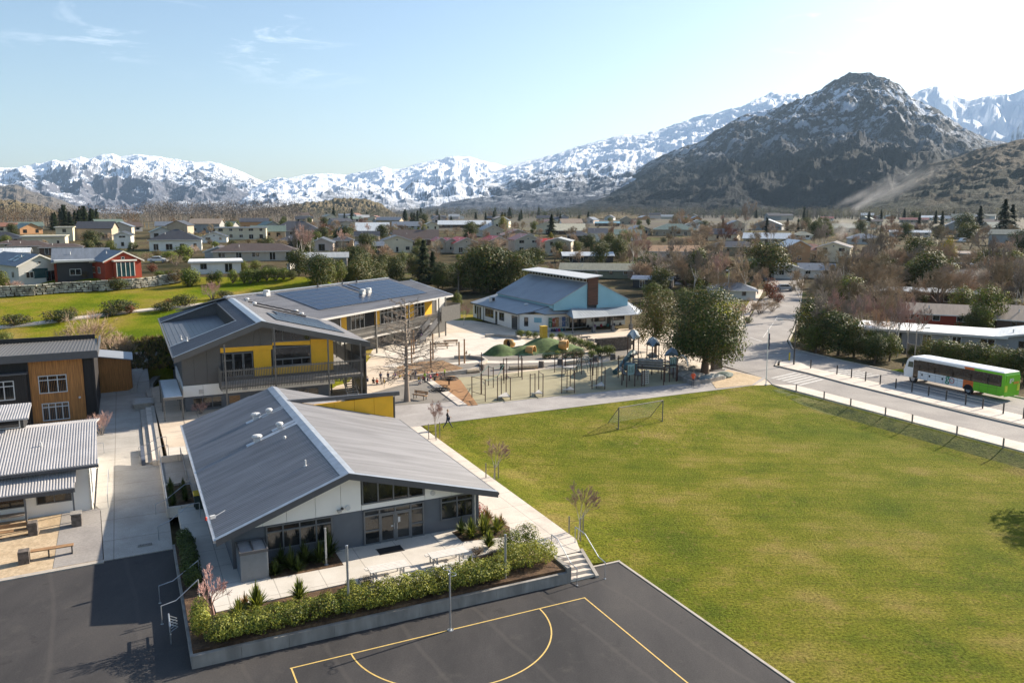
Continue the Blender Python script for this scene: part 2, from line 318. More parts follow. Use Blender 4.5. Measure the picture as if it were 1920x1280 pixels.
def sheet(name,poly,m,dz=.0,grid=3.,frame='st',zf=None,skirt=.6,kind='structure'):
    bm=bmesh.new(); P=[S(*p) if frame=='st' else p for p in poly]
    f=bm.faces.new([bm.verts.new((x,y,0)) for x,y in P])
    if grid:
        dirs=[(Vector((CA,SA,0)),Vector((C0X,C0Y,0))),(Vector((-SA,CA,0)),Vector((C0X,C0Y,0)))] if frame=='st' else [(Vector((1,0,0)),Vector((0,0,0))),(Vector((0,1,0)),Vector((0,0,0)))]
        for d,o in dirs:
            ks=[(Vector((x,y,0))-o).dot(d) for x,y in P]; k=math.ceil(min(ks)/grid)*grid
            while k<max(ks):
                g=bm.verts[:]+bm.edges[:]+bm.faces[:]
                bmesh.ops.bisect_plane(bm,geom=g,plane_co=o+d*k,plane_no=d,dist=1e-4); k+=grid
    for v in bm.verts:
        v.co.z=(T(v.co.x,v.co.y) if zf is None else zf(v.co.x,v.co.y))+dz
    bm.normal_update(); bmesh.ops.triangulate(bm,faces=bm.faces[:]); bm.normal_update()
    if bm.faces[:] and sum(f.normal.z for f in bm.faces)<0: bmesh.ops.reverse_faces(bm,faces=bm.faces[:])
    be=[e for e in bm.edges if e.is_boundary]
    r=bmesh.ops.extrude_edge_only(bm,edges=be)
    for v in r['geom']:
        if isinstance(v,bmesh.types.BMVert): v.co.z-=skirt
    me=bpy.data.meshes.new(name); bm.to_mesh(me); bm.free(); me.materials.append(m)
    o=bpy.data.objects.new(name,me); COL.objects.link(o)
    if kind: o['kind']=kind
    return o
def flat(z): return lambda x,y:z
def rect(a,b,c,d): return [(a,c),(b,c),(b,d),(a,d)]
# lawn and courts
sheet('lawn',[(11.75,-60),(51.3,-60),(51.3,31),(51.9,32.8),(50,33.6),(44,33.5),(10.5,33.4),(10.2,20),(10.0,5),(10.0,3.2),(11.75,2.9)],G_lawn,0,1.5)
struct(bpy.data.objects['lawn'])
sheet('lawn_bank',[(49.0,-60),(51.5,-60),(51.5,31),(50.3,31),(49.2,26)],G_bank,.012,1.5)
CQ=[(-70,-60),(11.6,-60),(11.6,2.75),(9.4,2.75),(9.4,1.7),(-11.6,1.7),(-11.6,16.3),(-70,14.8)]
sheet('court_asphalt',CQ,G_asph,.0,0,zf=flat(0))
# expansion seams and tyre marks in the asphalt are part of its material; kerb between asphalt and lawn
mb=MB(); mb.box(11.6,11.75,-60,2.75,-.2,.035); mb.box(9.95,11.75,2.75,2.9,-.2,.05); struct(mb.build('kerb',M_kerb,loc=(C0X,C0Y,0),rot=TH))
# netball court lines
mb=MB()
def lineq(mb,a,b,wd,z):
    a=Vector((*a,0)); b=Vector((*b,0)); d=(b-a).normalized(); n=Vector((-d.y,d.x,0))*wd/2
    mb.slab([(a-n)+Vector((0,0,z)),(b-n)+Vector((0,0,z)),(b+n)+Vector((0,0,z)),(a+n)+Vector((0,0,z))],.003)
lineq(mb,(-7.66,-.12),(7.62,-.12),.07,.008)
lineq(mb,(-7.6,-.155),(-7.6,-30),.07,.0078); lineq(mb,(7.58,-.155),(7.58,-30),.07,.0078)
for i in range(48):
    a0=PI+PI*i/48; a1=PI+PI*(i+1)/48; c=(0,-.16); r0,r1=4.86,4.93
    mb.slab([(c[0]+r*math.cos(a),c[1]+r*math.sin(a),.0075) for r,a in ((r0,a0),(r1,a0),(r1,a1),(r0,a1))],.003)
struct(mb.build('court_lines',M_line,loc=(C0X,C0Y,0),rot=TH))
# school terrace and paths
sheet('planting_bed',[(-11.5,1.9),(7.6,1.9),(7.6,9.3),(-11.5,15)],G_mulch,-.07,0,zf=flat(.85))
sheet('building_terrace',[(-10.4,9.5),(-10.2,5.0),(-3.3,5.3),(-2.9,3.7),(3.2,3.9),(3.5,5.4),(7.5,5.6),(7.7,3.3),(9.4,3.3),(10.0,5),(10.2,20),(10.2,33.2),(7,36),(-11.0,36),(-11.0,16)],G_patio,0,0,zf=flat(.85))
sheet('lawn_path',[(7.3,8.2),(9.35,3.3),(10.05,5),(10.3,33.4),(8.4,33.4),(6.9,28),(6.6,10)],G_foot,.012,0,zf=flat(.85))
sheet('wall_bed',[(-7.2,7.5),(-3.3,7.5),(-3.3,9.55),(-7.2,9.55)],G_mulch,.01,0,zf=flat(.85)); sheet('corner_bed',[(3.8,7.6),(6.7,7.1),(7.3,8.4),(6.3,12),(5.6,12),(5.6,9.2),(3.8,9.2)],G_mulch,.02,0,zf=flat(.85))
sheet('shared_path',[(10.3,33.5),(44,33.55),(49.9,33.65),(54,36),(54,44),(44.4,38),(23,40),(10.2,42.0),(8.6,36),(8.3,33.2)],G_path,0,6,zf=flat(.86))
sheet('play_asphalt',[(8.6,36),(11,41),(18,38.8),(17.5,48.5),(28,52.5),(44.6,55.5),(52,57),(50,62),(36,58.5),(46,66),(33,76),(20,66.5),(17,53),(9,48),(8,42)],G_pgasph,.0,0,zf=flat(.85))
sheet('sand_paving',[(-11,36),(54,33.2),(54,58),(70,76),(47,81),(42,104),(24,88),(6,66),(-9,64),(-11.4,62)],G_pave,-.05,0,zf=flat(.85))
sheet('gravel_yard',[(-60,24.2),(-11.4,24.2),(-11.4,76),(-60,70)],G_aggr,-.04,1.5)
sheet('sand_paving',[(-9,36),(8.8,36),(11.0,40.7),(17.7,38.9),(16.3,44),(15.2,44.3),(9.2,45.2),(9,47),(16.4,51),(22,54.6),(20,60),(28,68),(31,72),(48,66),(54,58),(54,46),(70,76),(47,81),(42,104),(24,88),(6,66),(-9,62)],G_pave,-.02,0,zf=flat(.85))
sheet('sand_circle',[(28+13.5*math.cos(a)*1.0,76+11*math.sin(a)) for a in [i*PI/14 for i in range(28)]],G_conc,.012,0,zf=flat(.85))
sheet('rubber_surface',[(17.4,38.85),(44.5,37.9),(49,42),(52,46),(47,54.8),(41,52.5),(24,51.6),(19.3,52.9)],G_rub,.02,0,zf=flat(.85))
sheet('brown_strip',[(17.2,38.7),(18.2,38.5),(21.2,50.5),(21.5,53.2),(18.4,53.6)],G_brown,.034,0,zf=flat(.85))
mb=MB(); mb.slab([(16.3,39.2,.93),(17.2,38.9,.93),(18.4,53.4,.93),(17.6,53.6,.93)],.3); struct(mb.build('concrete_edge',G_foot,loc=(C0X,C0Y,0),rot=TH))
# curved concrete path through the playground with the pale ring round the tree pit
def band(pts,wd):
    L=[];Rr=[]
    for i,p in enumerate(pts):
        a=Vector(pts[max(0,i-1)]); b=Vector(pts[min(len(pts)-1,i+1)]); d=(b-a).normalized(); n=Vector((-d.y,d.x))*(wd/2); p=Vector(p); L.append(tuple(p+n)); Rr.append(tuple(p-n))
    return L,Rr
def bandsheet(name,pts,wd,m,dz,zf=None,frame='st',skirt=.2):
    L,Rr=band(pts,wd); mb=MB(); z=(zf or T)
    for i in range(len(L)-1):
        q=[]
        for p in (L[i],Rr[i],Rr[i+1],L[i+1]):
            x,y=S(*p) if frame=='st' else p; q.append((x,y,z(x,y)+dz))
        if (Vector(q[1])-Vector(q[0])).cross(Vector(q[2])-Vector(q[0])).z<0: q=q[::-1]
        mb.slab(q,skirt)
    o=mb.build(name,m); struct(o); return o
bandsheet('curved_path',[(20,58.6),(24,60.6),(27.5,60.6),(31,58.4),(36,56.8),(42,56.4)],1.7,G_conc,.022,flat(.85))
bandsheet('curved_path',[(16,62),(22,66),(30,71),(36,72)],1.5,G_conc,.03,flat(.85))
# west side
sheet('west_path',[(-15.3,15.9),(-11.6,16.0),(-11.5,24.6),(-11.5,31),(-12.6,34),(-12.7,62),(-11,72),(-9.3,75),(-17,75),(-17.2,60),(-17.3,30),(-15.6,24)],G_aggr,.02,1.5)
sheet('brick_terrace',[(-40,14.9),(-15.4,16.0),(-15.7,24.4),(-40,24.4)],G_brick,0.02,1.5)
sheet('grey_paving',[(-17.9,16.0),(-15.35,16.1),(-15.65,24.4),(-17.9,24.4)],G_road,.035,1.5)
sheet('kerb_strip',[(-40,14.55),(-15.3,15.65),(-15.3,16.0),(-40,14.9)],M_kerb,.05,1.5)
# roads on the east side
Z=flat(.85)
sheet('footpath',[(51.3,-60),(54.3,-60),(54.3,31.5),(52.2,33)],G_foot,.02,0,zf=Z)
RD=[(54.3,-60),(59.3,-60),(59.5,15),(60.1,30),(60.7,36),(60.3,41.5),(63,43.4),(66,43.5),(63.5,38),(63.2,-60),(69.6,-60),(70.6,30),(70.9,41),(72,50),(77,56),(86,64),(103,79.5),(114,89.5),(150,124),(143,132),(118,103),(106,93.5),(82,71),(70.2,59),(60,50),(55,46),(54,36),(52.2,33),(54.3,31.5)]
sheet('road',RD,G_road,0,6)
sheet('traffic_island',[(59.4,-60),(63.1,-60),(63.4,38),(65.6,43.2),(63,43),(60.8,40.8),(60.6,36),(60,30)],G_foot,.0,0,zf=flat(.97))
mb=MB(); pts=[(59.3,-60),(59.4,15),(60.0,30),(60.6,36),(60.5,41.2),(63,43.4),(66,43.6)]
L_,R_=band(pts,.18)
for i in range(len(L_)-1): mb.slab([(*R_[i],.99),(*R_[i+1],.99),(*L_[i+1],.99),(*L_[i],.99)],.3)
for pts in ([(70.7,-60),(70.8,30),(71.1,41),(72.2,50),(77.2,55.8),(86,63.6),(103,79)],[(54,45.6),(60,50.4),(70,59.4),(82,71.6),(106,94)]):
    L_,R_=band(pts,.2)
    for i in range(len(L_)-1): mb.slab([(*R_[i],.98),(*R_[i+1],.98),(*L_[i+1],.98),(*L_[i],.98)],.3)
struct(mb.build('road_kerb',M_kerb,loc=(C0X,C0Y,0),rot=TH))
def marks(pts,z=.875):
    mb=MB()
    for a,b,wd in pts: lineq(mb,a,b,wd,z)
    return struct(mb.build('road_markings',M_white,loc=(C0X,C0Y,0),rot=TH))
marks([((54.6+.0*i,31.4+i*.85),(59.6,32.6+i*.85),.42) for i in range(6)])
marks([((63.8,31.6+i*.9),(67.6,31.6+i*.9),.42) for i in range(6)],.875)
marks([((61.2+i*.95,48.9-i*.2),(61.6+i*.95,47.1-i*.2),.16) for i in range(10)],.875)
marks([((76,60+0),(90,72.4),.15),((92,74.2),(112,92),.15),((73,57),(74.2,61),.3)],.875)
sheet('verge',[(83,72.5),(106,94),(118,106),(110,112),(98,99),(84,80),(80,74)],G_hill,.05,4)
bandsheet('footpath',[(70.5,60.6),(82,72.2),(106,95),(120,108)],1.5,G_foot,.07)
sheet('verge',[(71.0,22),(75,22),(75,31.5),(73,33),(71.2,33)],G_hill,.04,0,zf=flat(.85))
sheet('cobble_apron',[(45,34.1),(49.8,33.8),(53.8,36.4),(53.5,42),(47.5,38.2)],G_brick,.03,0,zf=flat(.86))
# town roads
def pk(l): return [pick(*p) for p in l]
bandsheet('side_road',pk([(1185,516),(1250,512),(1290,505),(1305,520),(1300,535)]),9,G_road,.1,frame='xy')
bandsheet('side_road',pk([(1185,516),(1225,500),(1260,498),(1302,512)]),9,G_road,.12,frame='xy')
bandsheet('hill_path',pk([(-40,618),(60,608),(140,597),(215,588),(300,578),(330,576),(420,566),(470,556)]),1.6,G_foot,.06,frame='xy')
# ---------- mountains ----------
def mtnmat(name,rock,rock2,snow_z,snow_amp,soft=60.,snow=(.80,.84,.90),veg=None,veg_z=0,spk=.004,steep=.0,ns=.9,snb=1.,dust=None):
    m=bpy.data.materials.new(name); m.use_nodes=True; n=m.node_tree.nodes; l=m.node_tree.links; b=n['Principled BSDF']; b.inputs['Roughness'].default_value=.9; b.inputs['Specular IOR Level'].default_value=.1
    g=n.new('ShaderNodeNewGeometry'); sp=n.new('ShaderNodeSeparateXYZ'); l.new(g.outputs['Position'],sp.inputs[0]); sn=n.new('ShaderNodeSeparateXYZ'); l.new(g.outputs['Normal'],sn.inputs[0])
    def noise_(sc_,det=8,rough=.6):
        z=n.new('ShaderNodeTexNoise'); z.inputs['Scale'].default_value=sc_; z.inputs['Detail'].default_value=det; z.inputs['Roughness'].default_value=rough; l.new(g.outputs['Position'],z.inputs[0]); return z.outputs[0]
    def math_(op,a,b_):
        q=n.new('ShaderNodeMath'); q.operation=op
        for i,x in enumerate((a,b_)):
            if isinstance(x,(int,float)): q.inputs[i].default_value=x
            else: l.new(x,q.inputs[i])
        return q.outputs[0]
    def mixc(f,a,b_):
        q=n.new('ShaderNodeMix'); q.data_type='RGBA'; l.new(f,q.inputs[0])
        for i,x in ((6,a),(7,b_)):
            if isinstance(x,tuple): q.inputs[i].default_value=(*x,1)
            else: l.new(x,q.inputs[i])
        return q.outputs[2]
    def ramp(v,a,b_):
        q=n.new('ShaderNodeMapRange'); q.inputs[1].default_value=a; q.inputs[2].default_value=b_; l.new(v,q.inputs[0]); return q.outputs[0]
    n1=noise_(spk*1.0); n2=noise_(spk*5,8,.75)
    base=mixc(ramp(n2,.35,.65),rock,rock2)
    if veg:
        vz=math_('ADD',sp.outputs[2],math_('MULTIPLY',math_('SUBTRACT',n1,.5),500)); base=mixc(ramp(vz,veg_z+80,veg_z-80),base,veg)
    zz=math_('ADD',sp.outputs[2],math_('MULTIPLY',math_('SUBTRACT',n1,.5),snow_amp)); zz=math_('ADD',zz,math_('MULTIPLY',math_('SUBTRACT',n2,.5),snow_amp*ns))
    zz=math_('ADD',zz,math_('MULTIPLY',math_('SUBTRACT',sn.outputs[2],.7),steep))
    f=ramp(zz,snow_z-soft,snow_z+soft)
    if dust:
        n3=noise_(.016,10,.82); n4=noise_(.004,3,.5); thr=math_('ADD',n3,math_('MULTIPLY',math_('SUBTRACT',n4,.5),.35)); fd=math_('MULTIPLY',ramp(thr,dust[2],dust[2]+.035),ramp(sp.outputs[2],dust[0],dust[1])); base=mixc(fd,base,(.66,.71,.80))
    col=mixc(f,base,snow); l.new(col,b.inputs['Base Color'])
    bp=n.new('ShaderNodeBump'); bp.inputs['Strength'].default_value=snb; bp.inputs['Distance'].default_value=.10/spk; l.new(n2,bp.inputs['Height']); l.new(bp.outputs[0],b.inputs['Normal'])
    return m
def mountain(name,pts,r1,r0,m,amp=.2,seed=0,freq=1.,gully=1.,power=1.2,back=.5,NI=300,NJ=64,foot=10.,sky=.012,gj=.25,gw=.42):
    A=[]
    for u,v in pts:
        X,Y,Z=ray(u,v); A.append((math.atan2(X,Y),Z/math.hypot(X,Y)))
    a0,a1=A[0][0],A[-1][0]; ax=[a for a,_ in A]; az=[z for _,z in A]
    mb=MB(); NB=14
    for i in range(NI+1):
        a=a0+(a1-a0)*i/NI; hr=CAMH+lerp(ax,az,a)*r1
        fr1=r1*(1+.06*noise.noise((a*6,seed,0)))
        hr=CAMH+lerp(ax,az,a)*fr1
        for j in range(NJ+NB+1):
            if j<=NJ: k=j/NJ; r=r0+(fr1-r0)*k; p=k**power
            else: k2=(j-NJ)/NB; r=fr1+(fr1*back)*k2; p=1-k2; k=1
            x,y=math.sin(a)*r,math.cos(a)*r
            q=Vector((x/r1*7*freq,y/r1*7*freq,seed*3.1))
            rd=0;am=1;fq=1
            for o in range(8):
                rd+=am*(1-abs(noise.noise(q*fq))*2.2); am*=.53; fq*=2.05
            g=1-abs(noise.noise((a*16*freq*gully+noise.noise(q*.7)*1.1,k*gj*3,seed)))*2.4 + .4*(1-abs(noise.noise((a*45*freq*gully+noise.noise(q)*1.2,k*2*gj,seed+5)))*2.4)
            edge=min(1,k*3)*min(1,(1-k)*5+sky*8) if j<=NJ else .4
            h=foot+(hr-foot)*p+ (hr)*amp*edge*((rd-1.25)*.5+g*gw-.35) + hr*sky*(rd-1.25)
            mb.v.append((x,y,h))
    W_=NJ+NB+1
    for i in range(NI):
        for j in range(W_-1):
            b=i*W_+j; mb.f.append((b,b+W_,b+W_+1,b+1)); mb.m.append(0)
    return struct(mb.build(name,m,smooth=False))
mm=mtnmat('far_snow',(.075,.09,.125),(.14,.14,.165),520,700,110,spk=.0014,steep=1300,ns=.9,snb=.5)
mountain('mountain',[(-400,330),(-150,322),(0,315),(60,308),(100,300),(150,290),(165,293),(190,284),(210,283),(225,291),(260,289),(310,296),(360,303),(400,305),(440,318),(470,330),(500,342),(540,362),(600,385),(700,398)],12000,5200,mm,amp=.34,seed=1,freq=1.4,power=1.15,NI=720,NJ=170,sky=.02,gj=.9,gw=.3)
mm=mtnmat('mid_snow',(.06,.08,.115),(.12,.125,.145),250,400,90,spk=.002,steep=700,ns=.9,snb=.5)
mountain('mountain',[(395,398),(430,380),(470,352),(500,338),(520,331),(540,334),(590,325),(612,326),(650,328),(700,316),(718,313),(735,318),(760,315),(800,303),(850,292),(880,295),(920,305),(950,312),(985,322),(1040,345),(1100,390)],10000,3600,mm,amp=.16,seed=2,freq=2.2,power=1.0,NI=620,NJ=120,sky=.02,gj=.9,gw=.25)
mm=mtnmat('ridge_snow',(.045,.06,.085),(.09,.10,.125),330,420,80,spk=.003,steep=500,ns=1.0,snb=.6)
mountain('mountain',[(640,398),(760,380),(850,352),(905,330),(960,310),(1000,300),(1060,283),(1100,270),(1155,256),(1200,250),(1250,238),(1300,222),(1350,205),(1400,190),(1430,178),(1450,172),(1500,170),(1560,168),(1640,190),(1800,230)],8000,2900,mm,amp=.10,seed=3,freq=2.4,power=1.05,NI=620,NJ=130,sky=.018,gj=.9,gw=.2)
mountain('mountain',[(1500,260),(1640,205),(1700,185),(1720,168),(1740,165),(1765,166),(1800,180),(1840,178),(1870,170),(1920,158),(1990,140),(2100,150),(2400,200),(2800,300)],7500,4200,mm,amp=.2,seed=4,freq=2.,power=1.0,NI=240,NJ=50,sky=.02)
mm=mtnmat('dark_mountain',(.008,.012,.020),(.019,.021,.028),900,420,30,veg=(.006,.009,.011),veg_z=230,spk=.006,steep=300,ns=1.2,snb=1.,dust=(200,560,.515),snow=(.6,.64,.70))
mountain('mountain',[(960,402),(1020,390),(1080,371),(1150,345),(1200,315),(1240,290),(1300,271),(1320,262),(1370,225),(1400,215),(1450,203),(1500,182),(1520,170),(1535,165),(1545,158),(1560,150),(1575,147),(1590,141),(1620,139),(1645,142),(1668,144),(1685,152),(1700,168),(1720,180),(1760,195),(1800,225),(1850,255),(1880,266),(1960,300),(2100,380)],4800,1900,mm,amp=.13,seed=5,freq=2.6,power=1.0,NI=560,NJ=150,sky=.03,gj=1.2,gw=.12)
mm=mtnmat('brown_hill',(.03,.024,.014),(.085,.058,.03),9000,10,40,veg=(.022,.026,.014),veg_z=90,spk=.02,ns=0,snb=1.)
mountain('mountain',[(1540,404),(1600,388),(1640,366),(1700,330),(1740,305),(1800,290),(1850,274),(1920,262),(2050,240),(2250,260),(2600,330)],2400,1300,mm,amp=.11,seed=6,freq=3.0,power=.95,NI=300,NJ=90,foot=14,sky=.02,gw=.12,gj=1.)
mm=mtnmat('tan_hill',(.13,.105,.07),(.19,.155,.10),9000,10,40,veg=(.12,.10,.05),veg_z=20,spk=.012,ns=0,snb=1.)
mountain('hill',[(420,406),(480,393),(520,388),(560,381),(600,377),(640,371),(680,373),(710,380),(735,396),(745,404)],2300,1500,mm,amp=.25,seed=7,freq=6,power=.8,NI=160,NJ=40,foot=16,sky=.03)
mountain('hill',[(-300,360),(-60,366),(0,375),(50,380),(90,390),(120,402),(140,408)],1900,1100,mm,amp=.3,seed=8,freq=6,power=.8,NI=140,NJ=40,foot=15,sky=.03)
mountain('hill',[(1060,408),(1100,402),(1130,398),(1165,397),(1200,403),(1230,409)],1300,900,mm,amp=.1,seed=9,freq=6,power=.8,NI=60,NJ=24,foot=14,sky=.01)
mm=mtnmat('dark_range',(.10,.09,.08),(.16,.14,.12),9000,10,40,spk=.004,ns=0,snb=1.)
mountain('mountain',[(-400,340),(-100,345),(0,349),(30,347),(70,362),(110,372),(150,390),(190,402)],6500,3500,mm,amp=.25,seed=10,freq=3,power=.9,NI=160,NJ=50,sky=.03)
# valley air
def haze_box():
    mb=MB(); mb.box(-14000,14000,-400,19000,-6,1600)
    m=bpy.data.materials.new('haze'); m.use_nodes=True; n=m.node_tree.nodes; l=m.node_tree.links; n.remove(n['Principled BSDF'])
    v=n.new('ShaderNodeVolumePrincipled'); v.inputs['Color'].default_value=(.52,.74,1,1); v.inputs['Density'].default_value=HAZE_D; v.inputs['Anisotropy'].default_value=.2
    l.new(v.outputs[0],n['Material Output'].inputs['Volume'])
    o=mb.build('haze',m); o['kind']='stuff'
HAZE_D=3.0e-5
haze_box()
# ---------- school building materials ----------
M_roof=mat('grey_roof_metal',(.235,.23,.235),rough=.5,var=.17,scale=.5,metal=.08,bump=.0,stretch=(.3,3,1))
M_roof2=mat('dark_roof_metal',(.10,.105,.12),rough=.45,var=.10,scale=.35,metal=.2)
M_flash=mat('ridge_flashing',(.42,.44,.47),rough=.35,var=.12,scale=2,metal=.5)
M_fascia=mat('charcoal_fascia',(.085,.085,.09),rough=.5,var=.06)
M_soff=mat('soffit',(.45,.44,.42),rough=.8,var=.05)
M_wbd=mat('grey_weatherboard',(.105,.115,.13),rough=.6,var=.07,scale=1.5)
M_pwhite=mat('white_panel',(.80,.78,.73),rough=.6,var=.03,scale=1)
M_pdark=mat('dark_grey_panel',(.095,.093,.09),rough=.55,var=.05,scale=1)
M_yel=mat('yellow_panel',(.82,.44,.018),rough=.5,var=.05,scale=1.2)
M_alu=mat('grey_window_frame',(.13,.135,.14),rough=.45,var=.04)
M_lalu=mat('pale_window_frame',(.55,.55,.54),rough=.45,var=.04)
M_galv=mat('galvanised_steel',(.42,.44,.46),rough=.38,var=.12,scale=5,metal=.7)
M_rail=mat('grey_rail',(.13,.125,.115),rough=.6,var=.1)
M_glass=mat('window_glass',(.012,.014,.016),rough=.05,var=.5,scale=.6,col2=(.035,.035,.033),spec=.8)
M_teal=mat('teal_glass',(.02,.06,.07),rough=.06,var=.3,scale=.5,spec=.7)
M_solar=mat('solar_panel',(.006,.010,.028),rough=.25,var=.25,scale=1.2,spec=.7)
M_timber=mat('timber',(.30,.17,.08),rough=.75,var=.25,scale=3,stretch=(1,1,6))
M_grey_t=mat('weathered_timber',(.28,.24,.20),rough=.8,var=.2,scale=3)
M_black=mat('black_rubber',(.012,.012,.013),rough=.8,var=.2)
M_dark=mat('dark_steel',(.035,.033,.032),rough=.5,var=.15)
M_bgrey=mat('deck_concrete',(.40,.38,.35),rough=.8,var=.1)
M_block=mat('stone_pillar',(.12,.10,.085),rough=.9,var=.35,scale=4,bump=.8,bscale=9)
def boards(mb,wl,a0,a1,z0,z1,sp=.2,zt=None,th=.0):
    """lapped weatherboards; zt(a) optional sloped top"""
    z=z0
    while z<z1-.01:
        h=min(sp,z1-z); P=[]
        for zz,d in ((z,.0),(z+h,-.03)):
            for a,dd in ((a0,d),(a1,d),(a1,-.12),(a0,-.12)): P.append((wl.o[0]+wl.u[0]*a+wl.n[0]*dd,wl.o[1]+wl.u[1]*a+wl.n[1]*dd,zz))
        mb.hexa(P); z+=h
# ===== building 1: gable hall beside the court =====
Zf=.85; O=(-2,9.6,Zf)
b1=sthing('school_building','single-storey grey gable classroom block with white and grey front beside the netball court','school building',O)
zL=lambda s:3.0+(s+9.69)*.364; zR=lambda s:5.6-(s+2.55)*.2732
zf1=lambda s,t:zL(s) if s<-2.55 else zR(s)
mb=MB()
LP=[(-9.69,8.8),(-2.55,8.8),(-2.55,34.0),(-9.69,34.6)]; RP=[(-2.55,8.8),(6.6,8.8),(6.6,28.45),(-2.55,28.45)]
roofplane(mb,LP,lambda s,t:zL(s),.1,0,.26,w=.075,h=.045)
roofplane(mb,RP,lambda s,t:zR(s),.1,0,.26,w=.075,h=.045)
roofplane(mb,[(-2.55,28.75),(2.4,28.75),(2.4,34),(-2.55,34)],lambda s,t:zR(s),.1,0,.26,w=.07,h=.04)
roof1=mb.build('roof',M_roof,b1,O)
mb=MB(); # ridge cap, barge flashing
for sg,f in ((-1,zL),(1,zR)):
    a,b=-2.55,-2.55+sg*.42
    P=[(a,8.75,f(a)+.075),(b,8.75,f(b)+.06),(b,34.0,f(b)+.06),(a,34.0,f(a)+.075)]
    mb.slab(P if sg<0 else P[::-1],.03)
mb.build('ridge_cap',M_flash,roof1,O)
mb=MB()
for (s0,s1,f) in ((-9.72,-2.55,zL),(-2.55,6.65,zR)):
    mb.slab([(s0,8.66,f(s0)+.06),(s1,8.66,f(s1)+.06),(s1,8.98,f(s1)+.06),(s0,8.98,f(s0)+.06)][::-1],.02)
mb.build('barge_flashing',M_flash,roof1,O)
mb=MB()
for (s0,s1,f) in ((-9.72,-2.55,zL),(-2.55,6.65,zR)):
    mb.hexa([(s0,8.66,f(s0)-.32),(s1,8.66,f(s1)-.32),(s1,8.80,f(s1)-.32),(s0,8.80,f(s0)-.32),(s0,8.66,f(s0)+.035),(s1,8.66,f(s1)+.035),(s1,8.80,f(s1)+.035),(s0,8.80,f(s0)+.035)])
mb.build('fascia',M_fascia,b1,O)
mb=MB(); mb.box(-9.85,-9.70,8.7,34.6,2.86,3.0); mb.build('gutter',M_flash,b1,O)
mb=MB(); mb.box(6.6,6.74,8.7,28.4,2.92,3.06); mb.build('gutter',M_fascia,b1,O)
# soffit
mb=MB()
for (s0,s1,f) in ((-9.6,-2.55,zL),(-2.55,6.55,zR)): mb.slab([(s0,8.8,f(s0)-.12),(s0,9.6,f(s0)-.12),(s1,9.6,f(s1)-.12),(s1,8.8,f(s1)-.12)][::-1],.04)
mb.build('soffit',M_soff,b1,O)
F=Wall((0,9.6,0),(1,0),(0,-1)); WLs=-8.85; WRs=5.75
mb=MB(); boards(mb,F,WLs,WRs,Zf,3.03,.19)
Lw=Wall((WLs,0,0),(0,-1),(-1,0)); boards(mb,Lw,-33.5,-9.6,Zf,3.15,.19)
Rw=Wall((WRs,0,0),(0,1),(1,0)); boards(mb,Rw,9.6,28.3,Zf,3.2,.19)
mb.box(WLs,2.3,33.3,33.5,Zf,3.1)
w1=mb.build('wall',M_wbd,b1,O)
mb=MB(); joints=[WLs,-7.2,-5.9,-4.3,-2.85,-1.68]
def gp(mb,a0,a1,zlo):
    pts=[(a0,zlo),(a1,zlo),(a1,zf1(a1,0)-.14)]
    if a0<-2.55<a1: pts.append((-2.55,zL(-2.55)-.14))
    pts.append((a0,zf1(a0,0)-.14)); F.quad(mb,pts,-.1,.045)
for a,b in zip(joints,joints[1:]): gp(mb,a+.01,b-.01,3.04)
F.quad(mb,[(-1.66,3.04),(2.2,3.04),(2.2,3.33),(-1.66,3.33)],-.1,.045)
for a,b in ((2.22,3.9),(3.92,WRs)): gp(mb,a,b,3.04)
mb.build('gable_panel',M_pwhite,b1,O)
mb=MB(); gp2=[(WLs,3.0),(WRs,3.0),(WRs,zR(WRs)-.2),(-2.55,5.35),(WLs,zL(WLs)-.2)]
F.quad(mb,gp2,-.16,-.11)
mb.build('gable_backing',M_fascia,b1,O)
# windows
window(b1,F,-7.05,-3.38,1.55,3.0,O,M_alu,M_glass,4,(2.62,),fw=.075,proud=.09)
window(b1,F,3.2,5.35,1.55,3.03,O,M_alu,M_glass,2,(2.68,),fw=.075,proud=.09)
fr=MB(); g=MB()
top=lambda a:zR(a)-.16
F.quad(fr,[(-1.63,3.34),(2.15,3.34),(2.15,3.42),(-1.63,3.42)],.0,.09)
for i in range(5):
    a=-1.63+(3.7)*i/4; F.quad(fr,[(a,3.42),(a+.08,3.42),(a+.08,top(a+.08)),(a,top(a))],.0,.09)
wfr=fr.build('window',M_alu,b1,O)
F.quad(g,[(-1.6,3.4),(2.1,3.4),(2.1,top(2.1)),(-1.6,top(-1.6))],.0,.03); g.build('pane',M_glass,wfr,O)
